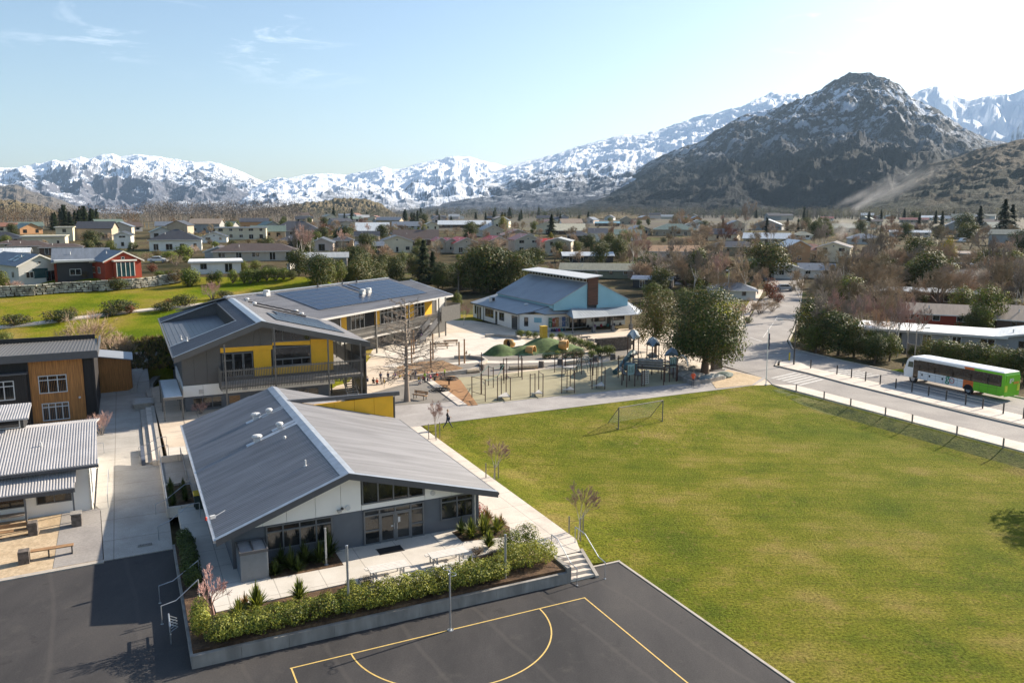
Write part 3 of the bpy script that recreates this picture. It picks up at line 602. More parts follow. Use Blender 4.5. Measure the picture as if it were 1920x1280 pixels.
# glazed doors
mb=MB(); D=Wall((0,9.6,0),(1,0),(0,-1))
for a in (-1.57,-.66,.3,1.26,2.04): D.box(mb,a,a+.085,Zf,2.97,0,.1)
D.box(mb,-1.57,2.12,2.89,2.97,0,.09); D.box(mb,-1.57,2.12,2.58,2.66,0,.09)
for a0,a1 in ((-1.49,-.66),(1.34,2.04)): D.box(mb,a0,a1,1.66,1.74,0,.08); D.box(mb,a0,a1,Zf,.93,0,.08)
dr=mb.build('door_frame',M_alu,b1,O)
mb=MB(); D.box(mb,-1.55,2.1,2.62,2.93,.0,.03); 
for a0,a1 in ((-1.5,-.64),(1.3,2.06)): D.box(mb,a0,a1,.9,2.62,.0,.03)
mb.build('pane',M_glass,dr,O)
for a0,a1 in ((-.575,.3),(.385,1.26)):
    mb=MB(); D.box(mb,a0,a0+.09,.88,2.58,.03,.085); D.box(mb,a1-.09,a1,.88,2.58,.03,.085); D.box(mb,a0+.09,a1-.09,.88,1.0,.03,.085); D.box(mb,a0+.09,a1-.09,2.48,2.58,.03,.085)
    d=mb.build('door',M_alu,b1,O); mb=MB(); D.box(mb,a0+.06,a1-.06,.95,2.5,.035,.05); mb.build('pane',M_glass,d,O)
    mb=MB(); x=a1-.05 if a0<0 else a0+.05; D.box(mb,x-.015,x+.015,1.6,1.95,.1,.13); D.box(mb,x-.012,x+.012,1.62,1.65,.08,.1); D.box(mb,x-.012,x+.012,1.9,1.93,.08,.1); mb.build('handle',M_galv,d,O)
mb=MB(); D.box(mb,.5,.64,1.95,2.28,.052,.058); mb.build('notice',M_lalu,b1,O)
mb=MB(); D.box(mb,.08,.22,1.72,1.82,.052,.058); mb.build('notice',M_lalu,b1,O)
# lamps and camera on gable
def disc(mb,wl,a,z,r,d0,d1,n=16):
    pts=[(a+r*math.cos(2*PI*i/n),z+r*math.sin(2*PI*i/n)) for i in range(n)]; wl.quad(mb,pts,d0,d1)
for a,z in ((-2.47,3.33),(2.71,3.4)):
    mb=MB(); disc(mb,F,a,z,.15,.045,.12); mb.build('wall_lamp',M_lalu,b1,O)
mb=MB(); disc(mb,F,-2.8,3.34,.08,.045,.13); mb.build('security_camera',M_dark,b1,O)
mb=MB(); F.box(mb,-3.05,-2.93,3.1,3.24,.045,.1); F.box(mb,-3.1,-2.88,3.22,3.32,.06,.3); mb.build('flood_lamp',M_bgrey,b1,O)
# steel posts that carry the front corner of the roof
mb=MB(); mb.tube((5.15,8.85,Zf),(5.15,8.85,3.34),.06,n=8); mb.build('post',M_galv,b1,O)
# roof vents
def cowl(par,s,t,z,org,k=1.):
    mb=MB(); mb.lathe((s,t,z-.15),[(.16*k,0),(.16*k,.35),(.30*k,.36),(.33*k,.44),(.30*k,.55),(.16*k,.60)],12); return mb.build('roof_vent',M_lalu,par,org,smooth=False)
def vbox(par,s,t,z,org,k=1.,zf=None,run=1.2):
    mb=MB(); f=zf or (lambda a,b:z)
    mb.slab([(s-.75*k,t-.28,f(s-.75*k,t)+.06),(s+run,t-.28,f(s+run,t)+.06),(s+run,t+.28,f(s+run,t)+.06),(s-.75*k,t+.28,f(s-.75*k,t)+.06)],.03)
    fl=mb.build('vent_flashing',M_flash,par,org)
    mb=MB(); mb.box(s-.22*k,s+.22*k,t-.2*k,t+.2*k,z-.1,z+.3*k); mb.lathe((s,t,z+.3*k),[(.24*k,0),(.36*k,.05),(.38*k,.14),(.30*k,.22),(.12*k,.26)],12,.8); mb.build('roof_vent',M_lalu,fl,org)
for (s,t) in ((-4.95,26.9),(-4.0,26.75),(-5.65,21.6),(-4.0,22.3)):
    vbox(roof1,s,t,zL(s),O,.95 if s<-4.5 else .7,lambda a,b:zL(a),(-2.97-s))
mb=MB(); mb.lathe((-4.13,19.6,zL(-4.13)),[(.10,-.1),(.10,.14),(.05,.2)],10); mb.build('roof_vent',M_lalu,roof1,O)
mb=MB(); mb.tube((-4.11,12.9,zL(-4.11)-.1),(-4.11,12.9,zL(-4.11)+.42),.05,n=8); mb.lathe((-4.11,12.9,zL(-4.11)),[(.14,-.05),(.09,.08),(.05,.1)],10); mb.build('vent_pipe',M_lalu,roof1,O)
# yellow fin wall with its own roof edge
mb=MB(); Fy=Wall((0,28.6,0),(1,0),(0,-1))
for i in range(5):
    a0=-1.9+i*1.63; a1=a0+1.61
    tp=lambda a:4.95+(a+2.4)*.022
    Fy.quad(mb,[(a0,min(zR(a0)-.05,5.2)),(a1,zR(a1)-.05),(a1,tp(a1)),(a0,max(tp(a0),zR(a0)))],-.1,.12)
mb.build('yellow_wall',M_yel,b1,O)
mb=MB(); mb.hexa([(6.28,28.5,Zf),(6.4,28.5,Zf),(6.4,33.8,Zf),(6.28,33.8,Zf),(6.28,28.5,5.0),(6.4,28.5,5.0),(6.4,33.8,3.2),(6.28,33.8,3.2)]); mb.build('side_wall',M_pdark,b1,O)
mb=MB(); mb.hexa([(-2.6,28.3,5.35),(6.75,28.3,5.13),(6.75,28.6,5.13),(-2.6,28.6,5.35),(-2.6,28.3,5.62),(6.75,28.3,5.45),(6.75,28.6,5.45),(-2.6,28.6,5.62)])
mb.build('upstand_fascia',M_fascia,b1,O)
mb=MB(); mb.slab([(2.4,28.62,5.3),(6.75,28.62,5.2),(6.75,34,3.3),(2.4,34,3.4)],.1); mb.build('upstand_roof',M_roof,b1,O)
# rear walls of the higher volume
mb=MB(); mb.box(2.45,6.3,33.6,33.8,Zf,3.2); mb.build('rear_wall',M_pdark,b1,O)
# sign bracket with red tip on the left eave
mb=MB(); mb.obox((-9.6,11.5,3.3),(.3,.16,.18),.3); mb.tube((-9.5,11.5,3.3),(-8.9,11.7,3.5),.025); mb.build('eave_bracket',M_lalu,b1,O)
mb=MB(); mb.lathe((-9.95,11.4,3.2),[(.07,0),(.07,.16),(.03,.2)],8); mb.build('beacon_lamp',mat('red_lens',(.5,.06,.04)),b1,O)
# corrugated enclosure at the front left corner
cab=sthing('meter_enclosure','grey corrugated enclosure with a two-panel lid at the gable block corner','enclosure',(-8,8.7,Zf))
mb=MB(); o_=(-8,8.7,Zf); mb.box(-8.66,-7.28,7.7,9.3,Zf,2.35)
for i in range(24):
    z=Zf+.05+i*.062; mb.box(-8.68,-7.26,7.68,9.32,z,z+.03)
mb.build('body',M_galv if False else mat('enclosure_grey',(.22,.24,.26),rough=.5,var=.05,metal=.2),cab,o_)
mb=MB(); 
for a in (-8.7,-7.3): mb.box(a,a+.07,7.66,9.34,2.35,2.5)
mb.box(-8.63,-7.3,7.66,7.73,2.35,2.5); mb.box(-8.63,-7.3,9.27,9.34,2.35,2.5); mb.box(-8.0,-7.94,7.73,9.27,2.36,2.49); mb.build('rim',M_fascia,cab,o_)
for a in (-8.6,-7.9): 
    mb=MB(); mb.box(a,a+.58,7.75,9.25,2.36,2.42); mb.build('lid',M_flash,cab,o_)
mat_=sthing('door_mat','black rubber door mat on the patio in front of the glazed doors','door mat',(-.4,8.3,Zf)); mb=MB(); mb.box(-1.1,.33,7.92,8.72,Zf,Zf+.02); mb.build('mat_body',M_black,mat_,(-.4,8.3,Zf))
mb=MB(); mb.box(-1.14,.37,7.88,7.92,Zf,Zf+.016); mb.box(-1.14,.37,8.72,8.76,Zf,Zf+.016); mb.build('mat_edge',M_dark,mat_,(-.4,8.3,Zf))
# picnic tables
def picnic(s,t,L,label):
    o=(s,t,Zf); tb=sthing('picnic_table',label,'picnic table',o,'picnic tables on the patio')
    mb=MB(); n=5
    for i in range(n): mb.box(s-L/2,s+L/2,t-.42+i*.17,t-.42+i*.17+.155,Zf+.72,Zf+.76)
    mb.build('tabletop',mat('pale_table',(.62,.58,.52),rough=.6,var=.12,scale=4,stretch=(1,6,1)),tb,o)
    for sg in (-1,1):
        mb=MB(); 
        for i in range(2): mb.box(s-L/2,s+L/2,t+sg*.78-.15+i*.16,t+sg*.78-.15+i*.16+.145,Zf+.42,Zf+.46)
        mb.build('bench_seat',MATS['pale_table'],tb,o)
    for x in (-1,1):
        mb=MB(); X=s+x*(L/2-.3)
        mb.box(X-.04,X+.04,t-.92,t+.92,Zf+.36,Zf+.42); mb.box(X-.04,X+.04,t-.36,t+.36,Zf+.66,Zf+.72)
        for y in (-.3,.3): mb.box(X-.035,X+.035,t+y-.035,t+y+.035,Zf,Zf+.66)
        for y in (-.78,.78): mb.box(X-.035,X+.035,t+y-.035,t+y+.035,Zf,Zf+.36)
        mb.build('leg',M_galv,tb,o)
picnic(-1.6,4.72,2.1,'pale slatted picnic table on the patio, the one nearer the corrugated enclosure'); picnic(1.9,4.98,2.15,'pale slatted picnic table on the patio, the one nearer the steps')
# ===== building 2: two-storey block with yellow panels =====
O=(-1.5,48.5,Zf); b2=sthing('school_building','two-storey grey school block with yellow upper panels and slatted balcony','school building',O)
RS=-1.25; zl=lambda s,t=0:9.5+(s-RS)*.364; zr=lambda s,t=0:9.5-(s-RS)*.261
mb=MB()
roofplane(mb,[(-9.4,47),(RS,47),(RS,53.2),(-9.4,53.5)],zl,.14,0,.42,w=.03,h=.03)
roofplane(mb,[(-2.85,53.2),(RS,53.2),(RS,72.7),(-2.85,72.7)],zl,.14,0,.42,w=.03,h=.03)
roofplane(mb,[(-9.4,74.2),(-2.85,72.7),(RS,72.7),(RS,73.8),(-9.4,79.3)],zl,.14,0,.42,w=.03,h=.03)
rf=mb.build('roof',M_roof2,b2,O)
mb=MB(); zrec=lambda s,t:6.5+(s+9.4)*.13
roofplane(mb,[(-9.35,53.5),(-2.8,53.3),(-2.8,72.7),(-9.35,74.2)],zrec,.1,1,.5,w=.03,h=.03); mb.build('recessed_roof',M_roof2,rf,O)
mb=MB(); # walls of recess
mb.hexa([(-2.95,53.2,zrec(-2.9,0)),(-2.85,53.2,zrec(-2.9,0)),(-2.85,72.8,zrec(-2.9,0)),(-2.95,72.8,zrec(-2.9,0)),(-2.95,53.2,zl(-2.9)),(-2.85,53.2,zl(-2.9)),(-2.85,72.8,zl(-2.9)),(-2.95,72.8,zl(-2.9))])
for t0,t1 in ((53.3,53.45),(72.9,72.75)):
    mb.hexa([(-9.35,t0+.2 if t0<60 else 74.2,6.4),(-2.85,t0,7.3),(-2.85,t0+.1,7.3),(-9.35,(t0+.3) if t0<60 else 74.3,6.4),(-9.35,t0+.2 if t0<60 else 74.2,6.5),(-2.85,t0,zl(-2.85)),(-2.85,t0+.1,zl(-2.85)),(-9.35,(t0+.3) if t0<60 else 74.3,6.5)])
for i in range(30): mb.box(-2.99,-2.96,53.6+i*.64,53.68+i*.64,7.35,8.85)
mb.build('recess_wall',M_fascia,rf,O)
mb=MB()
for (p,q) in (((-9.4,53.45),(-2.9,53.2)),((-9.4,74.2),(-2.9,72.75))): mb.slab([(p[0],p[1]-.12,zl(p[0])+.07),(p[0],p[1]+.12,zl(p[0])+.07),(q[0],q[1]+.12,zl(q[0])+.07),(q[0],q[1]-.12,zl(q[0])+.07)][::-1],.04)
mb.slab([(RS,46.95,9.58),(RS,74,9.58),(RS-.5,74,zl(RS-.5)+.07),(RS-.5,46.95,zl(RS-.5)+.07)],.04)
mb.slab([(RS,46.95,9.58),(RS+.5,46.95,zr(RS+.5)+.07),(RS+.5,75,zr(RS+.5)+.07),(RS,75,9.58)],.04)
for (a,b,f) in ((-9.45,RS,zl),(RS,9.6,zr)): mb.slab([(a,46.9,f(a)+.06),(b,46.9,f(b)+.06),(b,47.15,f(b)+.06),(a,47.15,f(a)+.06)],.03)
mb.build('ridge_flashing',M_flash,rf,O)
mb=MB(); roofplane(mb,[(RS,47),(9.55,47),(9.55,58.5),(9.9,63.5),(7.5,80),(RS,75)],zr,.14,0,.32,w=.05,h=.035); mb.build('roof',M_roof,b2,O)
mb=MB()
for (a,b,f) in ((-9.45,RS,zl),(RS,9.6,zr)):
    mb.hexa([(a,46.86,f(a)-.55),(b,46.86,f(b)-.55),(b,47.0,f(b)-.55),(a,47.0,f(a)-.55),(a,46.86,f(a)+.04),(b,46.86,f(b)+.04),(b,47.0,f(b)+.04),(a,47.0,f(a)+.04)])
mb.build('fascia',M_pdark,b2,O)
mb=MB(); mb.box(-9.58,-9.4,46.9,79.3,6.35,6.5); mb.build('gutter',M_fascia,b2,O)
mb=MB(); mb.box(9.5,9.75,46.9,54,Zf,6.6) if False else None
# walls
F=Wall((0,48.5,0),(1,0),(0,-1))
mb=MB(); j=[-8.7,-7.6,-6.4,-5.12]
def top(a): return (zl(a) if a<RS else zr(a))-.2
for a,b in zip(j,j[1:]): F.quad(mb,[(a+.008,3.42),(b-.008,3.42),(b-.008,top(b)),(a+.008,top(a))],-.12,.06)
for a,b in ((-5.12,-3.5),(-3.5,-1.9),(-1.9,RS),(RS,-.1)): F.quad(mb,[(a+.008,6.9),(b-.008,6.85),(b-.008,top(b)),(a+.008,top(a))],-.12,.06)
mb.build('dark_panel',M_pdark,b2,O); mb=MB(); F.quad(mb,[(3.75,7.2),(6.05,7.05),(6.05,top(6.05)),(3.75,top(3.75))],-.12,.06)
mb.build('dark_panel',M_pdark,b2,O)
mb=MB(); F.quad(mb,[(-8.7,3.0),(6.05,3.0),(6.05,top(6.05)-.1),(RS,9.1),(-8.7,top(-8.7)-.1)],-.22,-.13); mb.box(-8.7,6.05,49,49.2,3,3.2); mb.build('backing_wall',M_fascia,b2,O)
mb=MB(); 
F.quad(mb,[(-5.1,6.42),(-.1,6.42),(-.1,6.85),(-5.1,6.9)],-.1,.07)
F.quad(mb,[(-1.98,3.8),(-.28,3.8),(-.28,6.41),(-1.98,6.41)],-.1,.07)
F.quad(mb,[(-.1,6.82),(3.7,6.6),(3.7,7.05),(-.1,7.1)],-.1,.07)
F.quad(mb,[(-.1,3.8),(3.72,3.8),(3.72,4.6),(-.1,4.6)],-.1,.07)
F.quad(mb,[(3.74,3.8),(6.05,3.8),(6.05,7.04),(3.74,7.19)],-.1,.07)
mb.build('yellow_panel',M_yel,b2,O)
mb=MB()
for a,b in ((-8.7,-6.9),(-6.88,-5.0),(-4.98,-2.6),(-2.58,0),(.02,2.6),(2.62,6.1)): F.box(mb,a,b-.01,2.3,3.4,-.1,.09)
Wall((-8.7,0,0),(0,-1),(-1,0)).box(mb,-60,-48.5,2.3,3.4,-.1,.05)
mb.build('white_band',M_pwhite,b2,O)
mb=MB(); boards(mb,F,-8.6,5.6,Zf-.4,2.3,.19); boards(mb,Wall((-8.6,0,0),(0,-1),(-1,0)),-74,-48.5,.4,3.0,.19); boards(mb,Wall((5.6,0,0),(0,1),(1,0)),48.5,60,Zf,3.0,.19)
mb.box(-8.6,5.6,73.6,73.8,Zf,6); mb.build('wall',M_wbd,b2,O)
mb=MB(); mb.box(-8.62,-8.5,48.55,74,3.42,6.5); mb.box(6.0,6.1,48.6,60,3.4,7.3); mb.build('side_wall',M_pdark,b2,O)
for a in (-7.3,4.5,-3.2): 
    mb=MB(); F.box(mb,a,a+.45,2.5,2.95,.09,.11); [F.box(mb,a,a+.45,2.53+i*.07,2.56+i*.07,.11,.125) for i in range(6)]; mb.build('vent_grille',M_flash,b2,O)
window(b2,F,-.1,3.72,4.6,6.58,O,M_alu,M_glass,1,(5.35,),fw=.09,proud=.12)
window(b2,F,-.1,3.72,4.66,5.33,O,M_alu,M_glass,4,(),fw=.07,proud=.11)
fr=MB(); F.quad(fr,[(-.1,7.12),(3.7,7.07),(3.7,7.17),(-.1,7.22)],0,.12)
for a in (-.1,.9,3.62): F.quad(fr,[(a,7.1),(a+.09,7.1),(a+.09,top(a)),(a,top(a))],0,.12)
wf=fr.build('window',M_alu,b2,O); g=MB(); F.quad(g,[(-.1,7.1),(3.68,7.1),(3.68,top(3.68)),(-.1,top(-.1))],-.02,.03); g.build('pane',M_glass,wf,O)
window(b2,F,-4.95,-3.95,3.9,6.35,O,M_alu,M_glass,1,(5.6,),fw=.08,proud=.11)
for a in (-3.92,-2.98):
    mb=MB(); F.box(mb,a,a+.09,3.85,6.3,.0,.1); F.box(mb,a+.83,a+.92,3.85,6.3,0,.1); F.box(mb,a+.09,a+.83,6.2,6.3,0,.1); F.box(mb,a+.09,a+.83,3.85,4.0,0,.1)
    d=mb.build('door',M_alu,b2,O); g=MB(); F.box(g,a+.05,a+.87,3.9,6.25,.0,.04); g.build('pane',M_glass,d,O)
    mb=MB(); F.box(mb,a+.05 if a>-3.5 else a+.84,a+.08 if a>-3.5 else a+.87,4.8,5.1,.1,.14); mb.build('handle',M_galv,d,O)
window(b2,F,-4.6,-3.4,1.2,2.1,O,M_alu,M_timber,1,(),fw=.08); window(b2,F,-7.9,-5.2,1.0,2.15,O,M_alu,M_glass,3,(),fw=.07); window(b2,F,2.2,4.4,1.2,2.1,O,M_alu,M_glass,2,(),fw=.07)
# balcony
mb=MB(); mb.box(-5.3,8.6,46.4,48.4,3.3,3.55); mb.box(6.1,8.6,48.4,60,3.3,3.55); mb.build('balcony_floor',M_bgrey,b2,O)
mb=MB(); s=-5.35
while s<8.6: mb.box(s,s+.055,46.28,46.33,3.0,5.1); s+=.155
t=46.4
while t<48.4: mb.box(-5.42,-5.37,t,t+.055,3.0,5.1); t+=.155
t=46.4
while t<60: mb.box(8.62,8.67,t,t+.055,3.0,5.1); t+=.2
mb.box(-5.42,8.68,46.22,46.28,4.9,5.0); mb.box(-5.42,8.68,46.34,46.38,3.2,3.3); mb.build('balustrade',M_rail,b2,O)
for s,z1 in ((-4.95,7.6),(-.25,9.0),(5.0,7.5),(8.35,6.75)):
    mb=MB(); mb.box(s-.07,s+.07,46.1,46.22,Zf-.4 if s<0 else Zf,z1-.05); mb.build('post',M_rail,b2,O)
for s,t in ((6.2,50.5),(8.4,50.0),(8.4,53.0),(8.4,57)):
    mb=MB(); mb.box(s-.07,s+.07,t-.07,t+.07,Zf,zr(s)-.15 if s>7 else 3.3); mb.build('post',M_rail,b2,O)
# stair tower on the right side
mb=MB(); mb.box(9.1,9.2,47.2,52.5,Zf,6.75); mb.build('stair_screen',M_fascia,b2,O)
st=MB(); n=13
for i in range(n): st.box(7.0+.0,8.3,49.6-i*.0+ i*.0,49.9,Zf,Zf) if False else st.box(7.15,8.2,48.4-.28*0+i*.27-1.6,48.7+i*.27-1.6,Zf+i*.2,Zf+i*.2+.06)
for x in (7.08,8.2): st.hexa([(x,46.8,Zf),(x+.07,46.8,Zf),(x+.07,50.4,Zf+2.55),(x,50.4,Zf+2.55),(x,46.8,Zf+.25),(x+.07,46.8,Zf+.25),(x+.07,50.4,Zf+2.8),(x,50.4,Zf+2.8)])
st.build('staircase',M_bgrey,b2,O)
mb=MB(); 
for x in (7.1,8.22):
    mb.tube((x,46.8,Zf+1),(x,50.4,Zf+3.5),.03); 
    for i in range(6): mb.tube((x,46.8+i*.7,Zf+i*.5),(x,46.8+i*.7,Zf+1+i*.48),.02,n=4)
mb.build('handrail',M_rail,b2,O)
# solar array and vents on right slope
def solar(par,org,s0,s1,t0,t1,f,ns,nt_,sk=lambda a,b:0,h=.12,name='solar_array'):
    mb=MB(); P=lambda a,b,d:(a,b,f(a,b)+d)
    mb.slab([P(s0,t0,h),P(s1,t0,h),P(s1,t1,h),P(s0,t1,h)],.05); o=mb.build(name,M_solar,par,org)
    mb=MB()
    for i in range(ns+1):
        a=s0+(s1-s0)*i/ns; mb.slab([P(a-.02,t0,h+.008),P(a+.02,t0,h+.008),P(a+.02,t1,h+.008),P(a-.02,t1,h+.008)],.01)
    for k in range(nt_+1):
        b=t0+(t1-t0)*k/nt_; mb.slab([P(s0,b-.02,h+.006),P(s1,b-.02,h+.006),P(s1,b+.02,h+.006),P(s0,b+.02,h+.006)],.01)
    mb.build('panel_frame',mat('solar_frame',(.03,.04,.06),rough=.5),o,org); return o
solar(b2,O,.95,8.05,51.4,58.2,zr,7,4); solar(b2,O,2.3,7.6,58.4,62.6,zr,5,3)
for t in (63.5,67.8,71.5):
    mb=MB(); mb.tube((.3,t,zr(.3)+.25),(6.2,t-1,zr(6.2)+.25),.09,n=6); mb.build('roof_pipe',M_dark,b2,O)
for s,t in ((6.1,64.6),(6.0,67.6),(.8,66),(.6,70.8)): vbox(b2,s,t,zr(s),O,.75,lambda a,b:zr(a),.3)
for s,t in ((-8.1,57.6),(-7.8,53.0)):
    mb=MB(); z=zl(s) if t<53.2 else zrec(s,t); mb.tube((s,t,z-.1),(s,t,z+.45),.06,n=8); mb.lathe((s,t,z),[(.15,0),(.1,.1)],8); mb.build('vent_pipe',M_lalu,b2,O)
# ===== wing (building 3), long block running away =====
TH3=R(62.5); C3=(-9.563,127.644)
b3=thing('school_wing','long two-storey school wing with solar panels on a ribbed grey roof','school building',(C3[0],C3[1],Zf),TH3); O=(0,0,Zf)
f3=lambda a,b:7.1+.24*b
mb=MB(); roofplane(mb,[(-36.5,-.6),(0,0),(.5,8.4),(-2.8,8.4),(-2.8,10.5),(-37,10.8)],f3,.14,1,.40,w=.06,h=.05); roof3=mb.build('roof',M_roof,b3,O)
mb=MB(); fb=lambda a,b:f3(0,10.6)-(b-10.6)*.24; roofplane(mb,[(-37,10.6),(-2.8,10.5),(-2.8,19.5),(-37,19.5)],fb,.14,1,.4,ribs=False); mb.build('rear_roof',M_roof,b3,O)
mb=MB(); mb.slab([(-36.8,10.35,9.72),(-2.75,10.25,9.70),(-2.75,10.85,9.70),(-36.8,10.95,9.72)],.06); mb.slab([(-.15,-.1,7.18),(.1,-.1,7.18),(.6,8.4,9.2),(.35,8.4,9.2)],.05); mb.build('ridge_flashing',M_flash,roof3,O)
mb=MB(); mb.box(-36,.1,-.72,-.58,6.82,7.0) if False else mb.hexa([(-36.5,-.8,6.72),(0,-.2,6.86),(0,-.05,6.86),(-36.5,-.62,6.72),(-36.5,-.8,6.95),(0,-.2,7.1),(0,-.05,7.1),(-36.5,-.62,6.95)]); mb.build('gutter',M_soff,b3,O)
solar(roof3,O,-29.2,-16.6,2.1,9.5,f3,8,6); solar(roof3,O,-14.1,-4.0,2.1,9.6,f3,6,6); solar(roof3,O,-15.5,-14.8,5.7,9.6,f3,1,4); solar(roof3,O,-16.55,-14.15,2.1,4.9,f3,2,3)
for a,b in ((-16.1,5.3),(-11.7,6.3) if False else (-14.45,5.5),(-31,9.3)): 
    mb=MB(); mb.box(a-.35,a+.35,b-.3,b+.3,f3(a,b),f3(a,b)+.55); mb.lathe((a,b,f3(a,b)+.5),[(.3,0),(.45,.08),(.4,.25),(.15,.3)],10); mb.build('roof_vent',M_lalu,roof3,O)
for a in (-14.6,-11.2,-20): 
    mb=MB(); mb.tube((a,10.2,9.5),(a,10.2,10.1),.09,n=8); mb.build('vent_pipe',M_dark,roof3,O)
F=Wall((0,2.5,0),(1,0),(0,-1))
mb=MB(); F.box(mb,-34,1.6,3.6,7.3,-.2,0); F.box(mb,-34,1.6,Zf,3.6,-.2,.0); mb.box(-.2,0,2.7,18,Zf,7.2); mb.box(-34,-.2,18,18.2,Zf,7.3); mb.build('wall',M_pdark,b3,O)
mb=MB(); F.quad(mb,[(-.9,3.6),(1.6,3.6),(1.6,7.0),(-.9,7.0)],.0,.06); 
for i in range(9): F.box(mb,-.9+i*.28,-.84+i*.28,3.6,7.0,.06,.1)
mb.build('white_corner_wall',M_pwhite,b3,O)
for i,a in enumerate((-24.5,-17.1,-9.3,-4.3)):
    mb=MB(); F.box(mb,a,a+(2.0 if i>1 else 1.1),3.9,6.6,.0,.08); mb.build('yellow_panel',M_yel,b3,O)
for a0,a1 in ((-22.5,-19.5),(-15.9,-13.0),(-12.9,-9.5),(-7.2,-4.4)):
    window(b3,F,a0,a1,4.0,6.5,O,M_lalu,M_glass,3,(5.7,),fw=.09,proud=.09)
mb=MB(); F.box(mb,-19.4,-17.2,3.7,6.2,.0,.05); mb.build('doorway',M_black,b3,O)
for a0,a1 in ((-16,-12),(-10,-7),(-6,-2)): window(b3,F,a0,a1,1.2,3.0,O,M_alu,M_glass,4,(),fw=.07)
mb=MB(); mb.box(-34,-.6,-.15,2.5,3.1,3.45); mb.build('balcony_floor',M_bgrey,b3,O)
mb=MB(); a=-30
while a<-.8: mb.box(a,a+.05,-.22,-.17,3.4,4.75); a+=.16
mb.box(-30,-.8,-.24,-.16,4.7,4.78); mb.build('balustrade',M_rail,b3,O)
mb=MB(); a=-4.2
while a<1.5: mb.box(a,a+.1,-.6,-.5,3.2,5.6); a+=.14
mb.box(1.4,1.5,-.6,2.5,3.2,5.7); mb.build('slat_screen',M_rail,b3,O)
for a in (-20.4,-4.4,-2.5,-12.5,-28): 
    mb=MB(); mb.box(a-.09,a+.09,-.35,-.17,Zf,7.0); mb.build('post',M_rail,b3,O)
st=MB()
for i in range(14): st.box(-12+i*.34,-11.6+i*.34,-1.7,-.5,Zf+i*.18,Zf+i*.18+.06)
for y in (-1.76,-.44): st.hexa([(-12,y,Zf),(-7.2,y,Zf+2.5),(-7.2,y+.06,Zf+2.5),(-12,y+.06,Zf),(-12,y,Zf+1.05),(-7.2,y,Zf+3.55),(-7.2,y+.06,Zf+3.55),(-12,y+.06,Zf+1.05)])
st.build('staircase',M_fascia,b3,O)
# ===== carport canopy beside block 2 =====
o=(-9.7,50,.45); cp=sthing('canopy','pale metal walkway canopy on slim posts against the grey two-storey block','canopy',o)
mb=MB(); roofplane(mb,[(-10.55,45.3),(-9.0,45.3),(-9.0,54.2),(-10.55,54.2)],lambda a,b:3.05,.06,0,.25,w=.05,h=.03); mb.build('roof_sheet',mat('pale_roof_sheet',(.55,.57,.58),rough=.5,var=.06),cp,o)
mb=MB(); mb.box(-10.66,-10.56,45.2,54.3,2.85,3.1); mb.box(-9.0,-8.9,45.2,54.3,2.85,3.1); mb.box(-10.56,-9.0,45.2,45.29,2.85,3.1); mb.box(-10.56,-9.0,54.21,54.3,2.85,3.1); mb.build('frame',M_rail,cp,o)
for s in (-10.6,-9.0):
    for t in (45.5,49.7,54.0): 
        mb=MB(); mb.box(s-.05,s+.05,t-.05,t+.05,.45,2.85); mb.build('post',M_rail,cp,o)
# ===== hall: white building with blue gable =====
HO=(52,80,Zf); hall=sthing('school_hall','white low school hall with a blue gable, brown chimney panel and clerestory roof','school building',HO)
HS,HT_=48.13,80.36; O=(HS+8,HT_+8,Zf); hall.location=(*S(O[0],O[1]),Zf)
def hs(s,t,z): return (HS+s,HT_+t,z)
M_hroof=mat('hall_roof_metal',(.27,.29,.32),rough=.5,var=.1,scale=.3,metal=.15)
M_hblue=mat('sky_blue_cladding',(.22,.42,.50),rough=.6,var=.05,scale=.5)
M_hwhite=mat('white_render',(.78,.77,.73),rough=.7,var=.04,scale=.5)
M_brownc=mat('brown_cladding',(.085,.035,.02),rough=.6,var=.3,scale=2,stretch=(.3,.3,4))
def poly_wall(mb,pts,z0,z1):
    for (a,b) in zip(pts,pts[1:]):
        d=Vector((b[0]-a[0],b[1]-a[1])).normalized(); n=(d.y*-1*-1,-d.x) ; w_=Wall((HS+a[0],HT_+a[1]),(d.x,d.y),n); w_.box(mb,0,math.hypot(b[0]-a[0],b[1]-a[1]),z0,z1,-.18,0)
mb=MB(); poly_wall(mb,[(-3.0,22.5),(-3.0,3.2),(-1.2,1.6),(0,.3),(4.2,.3),(4.2,1.6),(17,1.8),(17,22)],Zf,3.6); poly_wall(mb,[(17,22),(-3,22.5)],Zf,3.6); mb.build('wall',M_hwhite,hall,O)
mb=MB(); G_=lambda s,t:3.65+(s+3.3)*.25
roofplane(mb,[(HS-3.4,HT_+22.8),(HS-3.4,HT_+2.9),(HS-1.3,HT_+1.3),(HS+2.2,HT_+.9),(HS+2.2,HT_+22.8)],lambda s,t:G_(s-HS,0),.14,0,.6,w=.02,h=.025)
P=lambda s,t,z:(HS+s,HT_+t,z)
zp=lambda s,t:3.45+(t-HT_+4.6)*.29
mb.slab([P(-1.3,1.3,4.15),P(0,-.2,3.75),P(4.0,-.3,3.7),P(5.5,.9,4.95),P(2.2,.9,5.02)],.12)
mb.slab([P(4.0,-.3,3.7),P(2.8,-4.7,3.45),P(15.3,-4.6,3.45),P(18.9,-.8,3.45),P(16.8,1.0,5.0),P(5.5,.9,4.95)],.12)
mb.slab([P(18.9,-.8,3.45),P(18.9,20,3.45),P(16.8,20,5.0),P(16.8,1.0,5.0)],.12)
ribs_poly(mb,[(HS+4.5,HT_-3.9),(HS+14.6,HT_-3.9),(HS+15.8,HT_+.5),(HS+5.6,HT_+.5)],zp,1,.6,.02,.025)
mb.build('low_roof',mat('low_roof_metal',(.30,.33,.36),rough=.55,var=.07,scale=.4),hall,O)
